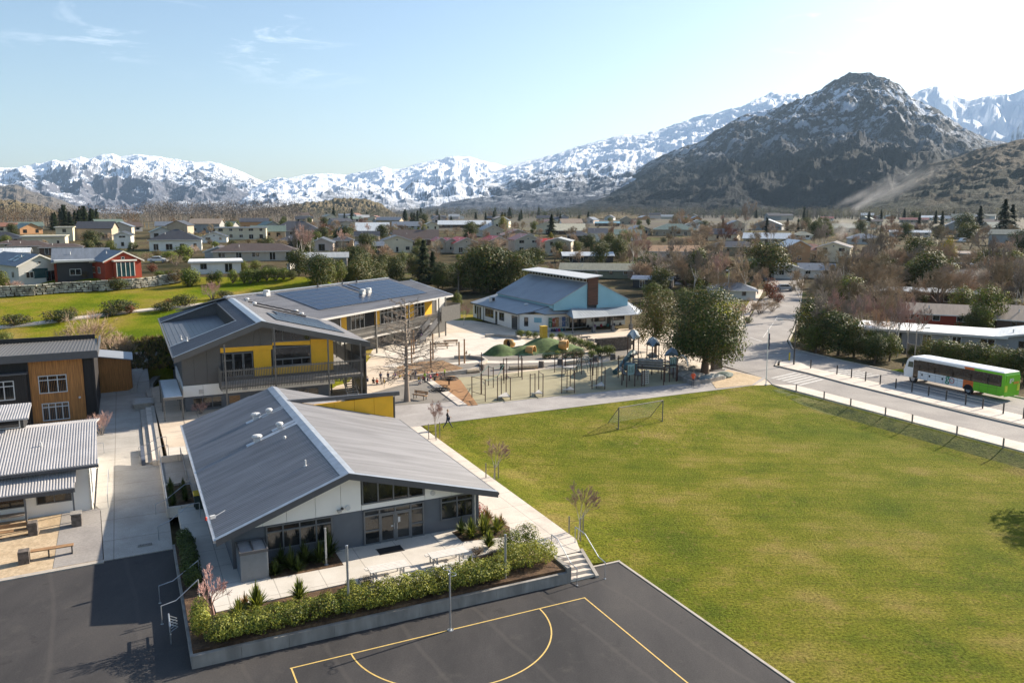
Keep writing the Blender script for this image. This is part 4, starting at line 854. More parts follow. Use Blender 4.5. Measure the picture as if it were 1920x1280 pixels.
mb=MB(); mb.slab([P(-1.35,1.35,4.2),P(-1.2,1.25,4.2),P(2.3,.8,5.07),P(2.2,.95,5.07)],.04); mb.tube(P(0,-.25,3.72),P(4,-.35,3.66),.06,n=5); mb.tube(P(-3.45,2.8,3.6),P(-1.3,1.2,4.1),.06,n=5); mb.tube(P(-1.3,1.2,4.1),P(0,-.25,3.72),.06,n=5);mb.tube(P(2.75,-4.75,3.42),P(15.3,-4.7,3.42),.05,n=5); mb.build('gutter',M_fascia,hall,O)
mb=MB(); mb.box(HS-3.5,HS-3.38,HT_+2.9,HT_+22.8,3.42,3.58); mb.build('gutter',M_fascia,hall,O)
# upper hall volume
mb=MB(); zb=lambda s:5.35+(s-1.4)*.49; zc=lambda s:9.0-(s-8.8)*.48
for (a,b,f) in ((1.5,7.85,zb),(9.75,15.9,zc)):
    n=6
    mb.slab([P(a,-.5,4.3),P(b,-.5,4.3),P(b,-.5,f(b)),P(a,-.5,f(a))],0,(0,.2,0))
mb.box(HS+1.4,HS+1.6,HT_-.3,HT_+21,4.6,zb(1.4)+.02); mb.box(HS+15.7,HS+15.9,HT_-.3,HT_+21,4,5.5)
mb.slab([P(1.4,20.8,4.3),P(15.9,20.8,4.3),P(15.9,20.8,zc(15.9)),P(8.8,20.8,8.9),P(1.4,20.8,zb(1.4))],0,(0,.2,0))
mb.build('blue_wall',M_hblue,hall,O)
mb=MB(); roofplane(mb,[(HS+1.1,HT_-.6),(HS+7.9,HT_-.6),(HS+7.9,HT_+21.2),(HS+1.1,HT_+21.2)],lambda s,t:zb(s-HS)+.12,.12,0,.7,w=.02,h=.025)
roofplane(mb,[(HS+8.9,HT_-.6),(HS+16.2,HT_-.6),(HS+16.2,HT_+21.2),(HS+8.9,HT_+21.2)],lambda s,t:zc(s-HS)+.12,.12,0,.7,w=.02,h=.025); mb.build('roof',M_hroof,hall,O)
mb=MB(); Wc=Wall((HS+7.9,HT_+20.8),(0,-1),(-1,0)); Wc.box(mb,0,21.2,8.35,9.5,-.15,0); cw=mb.build('clerestory_wall',M_dark,hall,O)
for i in range(18):
    mb=MB(); a=.25+i*1.16; Wc.box(mb,a,a+1.0,8.65,9.4,0,.04); wf=mb.build('window',M_lalu,cw,O)
    mb=MB(); Wc.box(mb,a+.1,a+.9,8.73,9.34,.02,.05); mb.build('pane',M_glass,wf,O) if False else None
    mb2=MB(); Wc.box(mb2,a+.1,a+.9,8.74,9.33,.03,.05); wf.data.materials.append(M_glass); 
    me=wf.data; bmx=bmesh.new(); bmx.from_mesh(me); tmp=bpy.data.meshes.new('t'); tmp.from_pydata([(x-O[0],y-O[1],z-O[2]) for x,y,z in mb2.v],[],mb2.f); k=len(bmx.faces); bmx.from_mesh(tmp); bmx.faces.ensure_lookup_table()
    for f_ in bmx.faces[k:]: f_.material_index=1
    bmx.to_mesh(me); bmx.free(); bpy.data.meshes.remove(tmp)
mb=MB(); mb.slab([P(6.7,-1.5,9.50),P(10.2,-1.5,9.85),P(10.2,21.6,9.85),P(6.7,21.6,9.50)],.14); mb.build('clerestory_roof',M_lalu,hall,O)
mb=MB(); mb.box(HS+7.88,HS+9.75,HT_-.75,HT_+.2,4.9,9.5); 
for i in range(12): mb.box(HS+7.84,HS+9.79,HT_-.79,HT_-.75,5+i*.38,5.3+i*.38)
mb.build('chimney_panel',M_brownc,hall,O)
Fw=Wall((HS-3.0,HT_+22.5),(0,-1),(-1,0))
for a0,a1,z0,z1,nv in ((.8,1.6,1.6,3.2,1),(5.6,9.2,1.7,3.2,3),(11.6,13.6,1.7,3.1,2)): window(hall,Fw,a0,a1,z0,z1,O,M_alu,M_glass,nv,fw=.09)
for a0,a1 in ((1.9,2.6),(3.0,3.7),(10.0,10.8),(16.6,18.8)):
    mb=MB(); Fw.box(mb,a0,a1,Zf,3.1,0,.05); d=mb.build('door',M_fascia,hall,O); mb=MB(); Fw.box(mb,a0+.12,a1-.12,1.2,3.0,.04,.06); mb.build('pane',M_glass,d,O)
mb=MB(); 
for a in (4.9,19.3): Fw.box(mb,a,a+.1,Zf,3.6,0,.08)
mb.build('downpipe',M_fascia,hall,O)
Fq=Wall((HS+0,HT_+.3),(1,0),(0,-1)); Fp=Wall((HS+4.2,HT_+1.6),(1,0),(0,-1))
d_=Vector((1.2,-1.3)).normalized(); Fc=Wall((HS-1.2,HT_+1.6),(d_.x,d_.y),(d_.y,-d_.x))
mb=MB(); Fc.box(mb,.2,1.5,2.3,3.1,0,.06); mb.build('notice_board',M_hblue,hall,O)
d2=Vector((1.8,-1.6)).normalized(); Fd=Wall((HS-3.0,HT_+3.2),(d2.x,d2.y),(d2.y,-d2.x)); window(hall,Fd,.9,1.6,1.6,3.1,O,M_fascia,M_glass,1)
for a0,a1,z0,z1,nv in ((1.5+3.2,8.0,Zf+.1,3.2,4),): window(hall,Fp,a0-3.2,a1-3.2,z0,z1,O,M_dark,M_glass,nv,fw=.1)
for a0,a1 in ((5.9,8.6),(9.9,12.5)): window(hall,Fp,a0,a1,1.7,3.1,O,M_dark,M_glass,2,fw=.1)
mb=MB(); Fp.box(mb,9.0,9.7,Zf,3.1,0,.05); mb.build('door',M_dark,hall,O)
for s in (3.2,7.1,10.8,14.4,17.5): 
    mb=MB(); mb.box(HS+s-.08,HS+s+.08,HT_-3.9,HT_-3.74,Zf,3.4); mb.box(HS+s-.25,HS+s+.25,HT_-4.07,HT_-3.57,Zf,Zf+.9) if s>4 else None; mb.build('porch_post',M_alu,hall,O)
# painted mural panels on the porch wall (abstract colour fields)
for i,c in enumerate([(.05,.25,.12),(.45,.06,.03),(.55,.25,.04),(.75,.72,.68),(.05,.16,.42),(.30,.36,.40)]):
    mb=MB(); mb.box(HS+.9+i*.62,HS+1.5+i*.62,HT_-.02,HT_+.1,1.5,3.1-.1*(i%2)); mb.build('mural_panel',mat('mural_%d'%i,c,rough=.7,var=.5,scale=3,col2=(.6,.55,.5),sep=(.55,.7)),hall,O)
for s,t in ((-1.3,17.5),):
    mb=MB(); z=G_(s,0); mb.box(HS+s-.5,HS+s+.5,HT_+t-.35,HT_+t+.35,z,z+.9); u_=mb.build('rooftop_unit',M_lalu,hall,O); mb=MB(); mb.box(HS+s-.2,HS+s+.3,HT_+t-.37,HT_+t-.35,z+.15,z+.75); mb.build('fan_grille',M_dark,u_,O)
for s,t in ((.3,7),(3.6,.2)):
    mb=MB(); z=G_(s,0) if t>2 else 4.7; mb.lathe((HS+s,HT_+t,z),[(.4,0),(.45,.1),(.3,.25),(.1,.3)],10); mb.build('roof_vent',M_lalu,hall,O)
# ===== white corrugated building on the left =====
M_corr=mat('galvanised_corrugated',(.40,.385,.38),rough=.5,var=.1,scale=.5,metal=.2)
O=(-22,26,.3); lw=sthing('school_building','white single-storey classroom with a corrugated grey roof and front veranda','school building',O)
F=Wall((0,24.6),(1,0),(0,-1))
mb=MB(); F.box(mb,-42,-16.1,.0,3.4,-.15,0); mb.slab([(-16.1,24.6,0),(-16.1,37,0),(-16.1,37,3.4),(-16.1,30.7,4.7),(-16.1,24.6,3.4)],0,(-.15,0,0)); F.box(mb,-16.9,-16.12,.2,3.35,0,1.9) if False else None
mb.build('wall',M_hwhite,lw,O)
mb=MB(); roofplane(mb,[(-42,23.7),(-15.55,24.0),(-15.7,30.7),(-42,30.7)],lambda s,t:3.62+(t-24)*.195,.1,1,.17,w=.06,h=.028)
roofplane(mb,[(-42,30.7),(-15.7,30.7),(-15.7,37.2),(-42,37.2)],lambda s,t:4.93-(t-30.7)*.2,.1,1,.17,w=.06,h=.028); r=mb.build('roof',M_corr,lw,O)
mb=MB(); mb.box(-42,-15.5,23.8,23.95,3.42,3.6); mb.box(-15.55,-15.42,23.9,30.7,3.5,3.62) if False else None; mb.build('gutter',M_fascia,lw,O)
mb=MB(); roofplane(mb,[(-42,22.5),(-16.95,22.6),(-16.85,24.55),(-42,24.5)],lambda s,t:2.62+(t-22.6)*.36,.08,1,.17,w=.06,h=.028); mb.build('veranda_roof',M_corr,lw,O)
mb=MB(); mb.box(-42,-16.9,22.45,22.58,2.35,2.6); mb.build('veranda_beam',M_fascia,lw,O)
mb=MB(); mb.box(-42,-20.3,31.0,33.6,4.7,5.7); cl_=mb.build('clerestory',M_dark,lw,O)
mb=MB(); roofplane(mb,[(-42,30.3),(-19.9,30.4),(-20.0,34),(-42,34)],lambda s,t:5.72+(t-30.4)*.1,.1,1,.17,w=.055,h=.028); mb.build('clerestory_roof',M_corr,lw,O)
for i in range(4): window(lw,Wall((0,31.0),(1,0),(0,-1)),-26.3+i*1.5,-25+i*1.5,4.95,5.6,O,M_lalu,M_glass,1)
for a0,a1 in ((-19.3,-17.25),(-24.0,-19.9),(-28.6,-24.4)): window(lw,F,a0,a1,1.15,2.05,O,M_alu,M_glass,2)
for a in (-17.05,-19.72,-24.2): 
    mb=MB(); mb.box(a-.05,a+.05,22.6,22.7,.2,2.5); mb.build('post',M_alu,lw,O)
mb=MB(); mb.box(-22.5,-20.0,24.0,24.55,.75,.83); mb.build('wall_bench',M_grey_t,lw,O)
window(lw,Wall((-16.1,0),(0,1),(1,0)),25.2,26.4,.9,3.0,O,M_lalu,M_glass,1,name='louvre_window')
mb=MB(); mb.tube((-15.6,24,3.3),(-16.0,24.5,.2),.05); mb.build('downpipe',M_fascia,lw,O)
for (a,b) in ((-19.0,27.5),):
    mb=MB(); mb.tube((a,b,4.2),(a,b,4.6),.06,n=8); mb.build('vent_pipe',M_lalu,lw,O)
# ===== brown two-storey building =====
M_tbr=mat('timber_cladding',(.42,.185,.05),rough=.65,var=.35,scale=2.5,stretch=(7,7,.25))
M_blk=mat('black_cladding',(.02,.017,.016),rough=.6,var=.2,scale=2,stretch=(6,6,.3))
O=(-22,53,.45); br=sthing('school_building','two-storey building in brown timber and black cladding with low-pitched roof','school building',O)
F=Wall((0,51.5),(1,0),(0,-1))
mb=MB(); F.box(mb,-21.75,-17.3,.4,6.5,-.2,0); 
a=-21.7
while a<-17.3: F.box(mb,a,a+.02,.4,6.5,0,.018); a+=.14
mb.build('timber_wall',M_tbr,br,O)
mb=MB(); F.box(mb,-21.95,-21.75,.4,6.4,-.4,.06); F.box(mb,-17.3,-16.4,.4,6.5,-.9,-.3); mb.box(-16.45,-16.3,51.5,62,.4,6.6); 
F.box(mb,-30,-21.95,.4,5.3,-.2,.5)
a=-30
while a<-22: F.box(mb,a,a+.03,.4,5.3,.5,.53); a+=.18
F.box(mb,-30,-21.95,5.3,6.5,-.4,-.15); mb.box(-30,-16.4,61.8,62,.4,7.2)
mb.build('black_wall',M_blk,br,O)
mb=MB(); roofplane(mb,[(-31,50.7),(-15.95,50.7),(-16.2,62.3),(-31,62.3)],lambda s,t:7.12-(t-50.7)*.035+.0*(s),.12,1,.3,w=.03,h=.04); mb.build('roof',mat('dull_roof',(.10,.095,.09),rough=.55),br,O)
mb=MB(); mb.box(-31,-15.93,50.62,50.72,6.45,7.16); mb.box(-16.0,-15.88,50.72,62.3,6.4,7.0); mb.build('fascia',M_fascia,br,O)
mb=MB(); mb.box(-31,-21.8,50.5,51.5,5.35,5.5); mb.build('lower_roof',M_fascia,br,O)
window(br,F,-21.05,-18.7,3.25,4.95,O,M_lalu,M_glass,3,(4.5,),fw=.08,proud=.08); window(br,F,-20.95,-18.7,.6,2.3,O,M_lalu,M_glass,4,(1.9,),fw=.08,proud=.08)
window(br,Wall((0,51.0),(1,0),(0,-1)),-25.4,-22.95,3.0,4.8,O,M_lalu,M_glass,3,(4.3,),fw=.08,proud=.08)
mb=MB(); disc(mb,F,-17.75,2.6,.1,0,.1); mb.build('wall_lamp',M_lalu,br,O)
# shed
O=(-14.7,64,.45); sh=sthing('timber_shed','brown vertical-board timber shed with a lean-to roof behind the brown building','shed',O)
mb=MB(); mb.slab([(-16.3,62.0,.3),(-13.1,62.0,.3),(-13.1,62.0,4.15),(-16.3,62.0,4.7)],0,(0,.12,0)); mb.slab([(-13.1,62.0,.3),(-13.1,66.5,.3),(-13.1,66.5,4.15),(-13.1,62.0,4.15)],0,(-.12,0,0))
a=-16.25
while a<-13.1: mb.box(a,a+.03,61.97,62.0,.3,4.15+(-13.1-a)*.17-.02); a+=.2
mb.build('board_wall',M_tbr,sh,O)
mb=MB(); mb.slab([(-16.5,61.7,4.85),(-12.9,61.7,4.22),(-12.9,66.8,4.22),(-16.5,66.8,4.85)],.1); mb.build('roof',M_hroof,sh,O)
# ---------- planter wall, steps, rails ----------
O=(-2,1.7,0); pw=sthing('planter_wall','long low concrete retaining wall of the hedge bed beside the netball court','retaining wall',O)
mb=MB(); 
for i in range(9): mb.box(-11.6+i*2.13+.006,-11.6+(i+1)*2.13-.006,1.7,1.95,0,.55+.0*i)
mb.box(7.57,7.82,1.7,3.2,0,.9); mb.box(-11.62,7.6,1.68,1.97,.55,.62); mb.build('front_wall',M_wallc,pw,O)
mb=MB()
for i in range(6): mb.box(-11.6,-11.35,1.97+i*2.2+.006,1.97+(i+1)*2.2-.006,0,.55)
mb.box(-11.62,-11.33,1.97,15.2,.55,.62); mb.build('side_wall',M_wallc,pw,O)
O=(8.6,2.5,0); stp=sthing('concrete_steps','five concrete steps with two cheek walls climbing from the court to the lawn path','steps',O)
mb=MB()
for i in range(5): mb.box(7.85,9.35,1.75+i*.32,3.4,i*.17,i*.17+.17)
mb.build('tread',G_foot,stp,O)
for s in (9.35,):
    mb=MB(); mb.hexa([(s,1.6,0),(s+.2,1.6,0),(s+.2,3.4,0),(s,3.4,0),(s,1.6,.12),(s+.2,1.6,.12),(s+.2,3.4,1.0),(s,3.4,1.0)]); mb.build('cheek_wall',M_kerb,stp,O)
def handrail(label,pts,posts,name='handrail',grp=None):
    o=pts[0]; a=sthing(name,label,'handrail',(o[0],o[1],posts[0][2]),grp); og=(o[0],o[1],posts[0][2])
    mb=MB(); mb.path(pts,.026,6); mb.build('rail',M_galv,a,og)
    for p in posts:
        mb=MB(); mb.tube((p[0],p[1],p[2]),(p[0],p[1],p[3]),.026,n=6); mb.lathe((p[0],p[1],p[2]),[(.07,0),(.07,.015)],8); mb.build('post',M_galv,a,og)
handrail('galvanised handrail on the left side of the court steps, next to the hedge',[(7.95,1.3,.95),(7.95,2.0,1.0),(7.95,3.5,1.8),(7.95,4.2,1.82)],[(7.95,1.3,0,.95),(7.95,4.2,.85,1.82)])
handrail('galvanised handrail on the right side of the court steps, next to the lawn',[(9.75,1.3,.95),(9.75,2.0,1.0),(9.75,3.5,1.8),(9.75,4.6,1.82)],[(9.75,1.3,0,.95),(9.75,4.6,.85,1.82)])
# west ramp walls, steps and rails
O=(-10.9,24,0.2); rw=sthing('ramp_wall','pale concrete walls round the dark planted bed and ramp left of the gable block','retaining wall',O)
mb=MB(); mb.box(-11.65,-11.5,21.0,31.7,0,.95); mb.build('side_wall',G_foot,rw,O)
mb=MB(); mb.box(-11.5,-9.9,20.7,20.9,.3,1.0); mb.build('end_wall',G_foot,rw,O)
mb=MB(); mb.box(-11.5,-9.9,31.7,31.9,.2,1.35); mb.build('upper_wall',G_foot,rw,O)
mb=MB(); mb.box(-11.5,-9.9,25.6,25.75,.3,1.05); mb.build('middle_wall',G_foot,rw,O)
sheet('planting_bed',[(-11.5,20.9),(-9.9,20.9),(-9.9,25.6),(-11.5,25.6)],G_mulch,.02,0,zf=flat(.85)); sheet('ramp',[(-11.5,25.75),(-9.9,25.75),(-9.9,31.7),(-11.5,31.7)],G_aggr,.03,0,zf=flat(.85))
O=(-11.9,42,.45); sw=sthing('seating_steps','long pair of low concrete seating steps beside the paved walkway','steps',O)
mb=MB(); mb.box(-12.6,-12.1,33.2,52.5,.2,.62); mb.build('lower_step',M_kerb,sw,O)
mb=MB(); mb.box(-12.1,-11.6,32.8,52.5,.2,.78); mb.build('upper_step',G_foot,sw,O)
mb=MB(); mb.box(-11.6,-11.3,32.6,52.5,.2,.90); mb.build('coping',M_kerb,sw,O)
O=(-12.3,54.5,.45); mb=MB(); mb.box(-13.1,-11.4,53.2,56.0,.4,.95); mb.box(-13.2,-11.3,53.1,56.1,.95,1.02); sb=sthing('bench_block','square pale concrete bench block at the far end of the seating steps','bench',O); mb.build('block',M_kerb,sb,O); mb=MB(); mb.box(-13.0,-11.5,53.3,55.9,1.02,1.06); mb.build('bench_top',M_bgrey,sb,O)
O=(-11.2,62,.45); cb=sthing('curved_kerb_seat','low curved concrete seat at the top of the paved walkway','bench',O); mb=MB(); pts=[(-11.4,57.5),(-11.5,61),(-11.3,65),(-10.6,68.5),(-9.3,71)]
L_,R_=band(pts,.7)
for i in range(4): mb.slab([(*R_[i],.78),(*R_[i+1],.78),(*L_[i+1],.78),(*L_[i],.78)],.5)
mb.build('seat_body',M_kerb,cb,O)
mb=MB(); mb.box(-12.9,-12.62,33.0,37.6,.3,.85); o_=(-12.8,35,.45); db=sthing('blue_step_strip','dark blue rubber wall strip at the foot of the seating steps','wall strip',o_); mb.build('strip',mat('slate_blue',(.07,.085,.12)),db,o_)
for i,(t,lb) in enumerate(((36.2,'galvanised handrail crossing the middle of the long seating steps'),(33.4,'galvanised handrail across the near end of the long seating steps'))):
    handrail(lb,[(-13.0,t,1.15),(-12.6,t,1.2),(-11.5,t,1.75),(-10.9,t,1.78)],[(-13.0,t,.45,1.15),(-10.9,t,.85,1.78)])
handrail('galvanised handrail beside the dark bed, left of the gable block eave',[(-12.3,21.8,1.0),(-11.6,22.2,1.1),(-10.4,22.5,1.85),(-9.9,22.5,1.85)],[(-12.3,21.8,.2,1.0),(-9.9,22.5,.85,1.85)])
handrail('galvanised handrail at the low steps beside the clipped green hedge',[(-12.3,17.6,1.0),(-11.6,18,1.1),(-10.3,18.4,1.85),(-9.8,18.4,1.85)],[(-12.3,17.6,.1,1.0),(-9.8,18.4,.85,1.85)])
handrail('galvanised handrail along the walkway ramp edge by the dark planted bed',[(-11.6,20.9,1.6),(-11.6,31.5,1.95)],[(-11.6,20.9,.9,1.6),(-11.6,26,.9,1.78),(-11.6,31.5,.9,1.95)])
handrail('galvanised handrail along the ramp beside the gable block wall',[(-10.1,25.8,1.8),(-10.1,31.6,1.95)],[(-10.1,25.8,.85,1.8),(-10.1,31.6,.85,1.95)])
handrail('pale handrail beside the end wall of the corrugated-roof classroom',[(-15.15,24.3,1.3),(-15.15,30,1.4)],[(-15.15,24.3,.3,1.3),(-15.15,30,.4,1.4)])
handrail('short handrail by the bare shrub at the corrugated building corner',[(-16.6,37.6,1.4),(-15.6,37.9,1.4)],[(-15.6,37.9,.45,1.4)])
handrail('galvanised stair rail at the far left end of the hedge, over the court',[(-12.6,9.0,.95),(-11.9,9.2,1.0),(-10.6,9.5,1.75)],[(-12.6,9.0,0,.95),(-10.6,9.5,.85,1.75)])
handrail('galvanised stair rail nearest the bare red tree by the court',[(-12.6,6.6,.95),(-11.9,6.8,1.0),(-10.8,7.1,1.75)],[(-12.6,6.6,0,.95),(-10.8,7.1,.85,1.75)])
# bike rack by the wall
O=(-12.3,5,0); bk=sthing('bike_rack','small steel bike rack on the dark asphalt beside the planter side wall','bike rack',O)
mb=MB(); 
for y in (4.4,5.6): mb.tube((-12.3,y,0),(-12.3,y,.9),.03)
mb.build('post',M_galv,bk,O); mb=MB(); mb.tube((-12.3,4.3,.9),(-12.3,5.7,.9),.04); mb.tube((-12.3,4.3,.5),(-12.3,5.7,.5),.03)
for y in (4.6,4.9,5.2,5.5): mb.path([(-12.3,y,.9),(-11.95,y,.7),(-12.3,y,.5)],.02,5)
mb.build('hoop_bar',M_galv,bk,O)
# wheelie bin
O=(-9.7,20.2,.85); bn=sthing('wheelie_bin','dark wheelie bin with a yellow lid beside the gable block','bin',O)
mb=MB(); mb.hexa([(-9.95,19.9,.9),(-9.45,19.9,.9),(-9.45,20.5,.9),(-9.95,20.5,.9),(-10.0,19.85,1.85),(-9.4,19.85,1.85),(-9.4,20.6,1.85),(-10.0,20.6,1.85)]); mb.build('body',mat('bin_green',(.015,.03,.025)),bn,O)
mb=MB(); mb.hexa([(-10.03,19.8,1.85),(-9.37,19.8,1.85),(-9.37,20.65,1.85),(-10.03,20.65,1.85),(-10.0,19.85,1.9),(-9.4,19.85,1.9),(-9.4,20.6,1.97),(-10.0,20.6,1.97)]); mb.build('lid',mat('bin_yellow',(.6,.4,.02)),bn,O)
for x in (-9.98,-9.42):
    mb=MB(); mb.tube((x-.03,20.5,.98),(x+.03,20.5,.98),.12,n=12); mb.build('wheel',M_black,bn,O)
# benches with stone pillars on the brick terrace
def pillar_bench(s0,s1,t,lab,z=.2):
    O=((s0+s1)/2,t,z); b=sthing('stone_bench',lab,'bench',O)
    mb=MB(); 
    for i in range(5): mb.box(s1-.25-.01*(i%2),s1+.25+.01*(i%2),t-.3,t+.3,z+i*.18,z+i*.18+.17)
    mb.build('stone_pillar',M_block,b,O)
    mb=MB(); mb.box(s0,s1-.25,t-.22,t-.02,z+.45,z+.5); mb.box(s0,s1-.25,t+.02,t+.22,z+.45,z+.5); mb.build('seat',M_timber,b,O)
    mb=MB(); mb.box(s0,s1-.25,t+.22,t+.26,z+.6,z+.85); mb.build('backrest',M_timber,b,O)
    for s in (s0+.2,(s0+s1)/2): 
        mb=MB(); mb.box(s-.03,s+.03,t-.2,t+.2,z,z+.45); mb.build('leg',M_dark,b,O)
pillar_bench(-23,-19.3,21.6,'timber bench with a stone pillar in front of the corrugated-roof veranda, at the photo edge')
O=(-18.2,17.9,.15); b=sthing('stone_bench','long backless bench with a low stone block at its left, on the brick terrace','bench',O)
mb=MB(); mb.box(-19.7,-19.15,17.2,17.8,.1,.85); mb.build('stone_pillar',M_block,b,O); mb=MB(); mb.box(-19.1,-16.9,17.5,17.9,.62,.68); mb.build('seat',M_timber,b,O)
for s in (-18.2,-17.0): 
    mb=MB(); mb.box(s-.03,s+.03,17.55,17.85,.1,.62); mb.build('leg',M_dark,b,O)
O=(-16.95,22,.3); sp=sthing('stone_pillar','short stone pillar at the right-hand veranda post of the corrugated-roof classroom','pillar',O); mb=MB()
for i in range(5): mb.box(-17.2-.012*(i%2),-16.65+.012*(i%2),21.7,22.3,.25+i*.17,.25+i*.17+.16)
mb.build('stone_course',M_block,sp,O); mb=MB(); mb.box(-17.25,-16.6,21.65,22.35,1.1,1.16); mb.build('cap',M_wallc,sp,O)
mb=MB(); mb.box(-13.5,-12.7,17.0,17.25,.1,.16); O=(-13.1,17.1,.1); gr=sthing('drain_grate','rectangular steel drain grate set in the ramp at the court edge','drain',O); mb.build('grate_frame',M_wallc,gr,O); mb=MB()
for i in range(9): mb.box(-13.44+i*.085,-13.40+i*.085,17.03,17.22,.16,.175)
mb.build('grate_bar',M_dark,gr,O)
# netball goal
O=(0,-.12,0); ng=sthing('netball_post','grey netball goal post with a ring at the centre of the court baseline','netball goal',O)
mb=MB(); mb.tube((0,-.12,0),(0,-.12,3.05),.045,n=10); mb.build('post',M_galv,ng,O); mb=MB(); mb.lathe((0,-.12,0),[(.16,0),(.16,.02)],14); mb.build('base_plate',M_galv,ng,O)
def ring(mb,c,r,rr=.012,n=20):
    P=[(c[0]+r*math.cos(2*PI*i/n),c[1]+r*math.sin(2*PI*i/n),c[2]) for i in range(n+1)]; mb.path(P,rr,5)
for d in (-1,1):
    mb=MB(); mb.tube((0,-.12,3.02),(0,-.12+d*.15,3.02),.014); ring(mb,(0,-.12+d*.34,3.02),.19); mb.build('ring',M_galv,ng,O)
# hoop-top poles for shade sails
def pole(s,t,z,h,lab,r=.06,name='shade_pole'):
    O=(s,t,z); p=sthing(name,lab,'pole',O,None); mb=MB(); mb.tube((s,t,z),(s,t,z+h),r,n=10); mb.lathe((s,t,z),[(.13,0),(.13,.02)],10); mb.build('shaft',M_galv,p,O)
    mb=MB(); mb.lathe((s,t,z+h),[(r+.01,0),(r+.01,.03),(.02,.05)],10); mb.tube((s,t,z+h-.25),(s+.09,t,z+h-.25),.015); mb.build('cap',M_galv,p,O)
pole(-4.36,1.97+.3,.6,3.6,'galvanised shade-sail pole in the front hedge, left of the picnic tables'); pole(4.11,2.3,.6,2.6,'galvanised shade-sail pole in the front hedge, right of the picnic tables'); pole(-4.15,7.97,.85,2.1,'short galvanised shade-sail pole against the weatherboard wall, among strappy plants')
# timber pegs along corner bed
# soccer goal
O=(29.3,27,.4)
def Tst(s,t): return T(*S(s,t))
sg=sthing('soccer_goal','white-framed soccer goal with a thin net on the lawn beside the path','soccer goal',O)
z0=Tst(26.7,25.8); z1=Tst(32,26.2)
mb=MB(); mb.tube((26.7,25.75,z0),(26.7,25.75,z0+2.05),.05); mb.tube((31.95,26.2,z1),(31.95,26.2,z1+2.05),.05); mb.build('goalpost',M_rail,sg,O)
mb=MB(); mb.tube((26.7,25.75,z0+2.05),(31.95,26.2,z1+2.05),.05); mb.build('crossbar',M_rail,sg,O)
mb=MB(); mb.tube((26.8,27.8,z0+.03),(31.75,28.0,z1+.03),.03); mb.tube((26.7,25.75,z0+.03),(26.8,27.8,z0+.03),.03); mb.tube((31.95,26.2,z1+.03),(31.75,28,z1+.03),.03); mb.tube((26.7,25.75,z0+2.05),(26.8,27.8,z0),.03); mb.tube((31.95,26.2,z1+2.05),(31.75,28,z1),.03); mb.build('back_frame',M_rail,sg,O)
mb=MB()
def LL(a,b,k): return tuple(a[i]+(b[i]-a[i])*k for i in range(3))
A_,B_,C_,D_=(26.7,25.75,z0+2.05),(31.95,26.2,z1+2.05),(31.75,28,z1),(26.8,27.8,z0)
for i in range(1,26): mb.tube(LL(A_,B_,i/26),LL(D_,C_,i/26),.006,n=3,cap=False)
for i in range(1,13): mb.tube(LL(A_,D_,i/13),LL(B_,C_,i/13),.006,n=3,cap=False)
for (a,b,c) in ((A_,D_,(26.7,25.75,z0)),(B_,C_,(31.95,26.2,z1))):
    for i in range(1,10): mb.tube(LL(a,b,i/10),LL(a,c,i/10),.006,n=3,cap=False); mb.tube(LL(c,a,i/10),LL(c,b,i/10) if False else LL(c,a,i/10) if False else LL(b,a,i/10),.006,n=3,cap=False)
mb.build('net',mat('net_cord',(.35,.36,.33)),sg,O)
# flag pole
O=(51.2,33.0,.85); fp=sthing('flagpole','white flagpole with a furled dark blue flag at the lawn corner','flagpole',O)
mb=MB(); mb.tube((51.2,33,.85),(51.2,33,7.3),.055,.035,n=10); mb.build('pole',M_pwhite,fp,O)
mb=MB(); mb.lathe((51.2,33,.85),[(.16,0),(.16,.1),(.08,.12)],10); mb.build('base',M_galv,fp,O)
mb=MB(); 
for i in range(8):
    z=6.75-i*.22; mb.hexa([(51.24,32.96,z-.23),(51.36+.03*(i%3),32.9,z-.23),(51.36,33.02,z-.23),(51.24,33.04,z-.23),(51.24,32.96,z),(51.36-.02*(i%2),32.92,z),(51.38,33.04,z),(51.24,33.04,z)])
mb.build('flag',mat('flag_cloth',(.02,.02,.07),col2=(.25,.03,.04),sep=(.55,.6),scale=3,var=.3),fp,O)
# roadside posts and fences
def post_row(pts,h,lab,grp,w=.1,m=M_grey_t,cap=True,name='bollard',cat='bollard'):
    r=None
    for i,(s,t,z) in enumerate(pts):
        if r is None:
            r=sthing(name,lab(i),cat,(s,t,z),grp); mb=MB(); mb.box(s-w/2,s+w/2,t-w/2,t+w/2,z-.3,z+h); mb.build('post',m,r,(s,t,z)); mb=MB(); mb.slab([(s-w/2,t-w/2,z+h+.0),(s+w/2,t-w/2,z+h),(s+w/2,t+w/2,z+h+.04),(s-w/2,t+w/2,z+h+.04)],.03) ; mb.build('cap',m,r,(s,t,z))
        else: x,y=S(s,t); dup(r,(x,y,z),TH,label=lab(i))
ords=['nearest the flagpole','second from the flagpole','third from the flagpole','fourth from the flagpole','fifth from the flagpole','sixth from the flagpole','last before the photo edge','outside']
post_row([(51.8,29.07,.85),(51.7,25.1,.85),(51.6,21.6,.85),(51.6,17.5,.85),(51.5,14.5,.85),(51.4,10.0,.85),(51.3,5.8,.85)],.85,lambda i:'thin timber post between lawn and footpath, '+ords[i],'timber posts between the lawn and the footpath')
pf=sthing('wire_fence','low post-and-wire fence along the traffic island in front of the bus','fence',(62.7,24,.97)); O=(62.7,24,.97)
mb0=None
FT=[(63.0,37.8),(63.0,33.7),(62.8,31.4),(62.8,29.4),(62.8,27.4),(62.6,25.2),(62.5,23.1),(62.5,21.1),(62.4,19.0),(62.3,16.8),(62.3,15),(62.1,12.8),(62.0,10.8),(62,8.6),(61.9,6.4)]
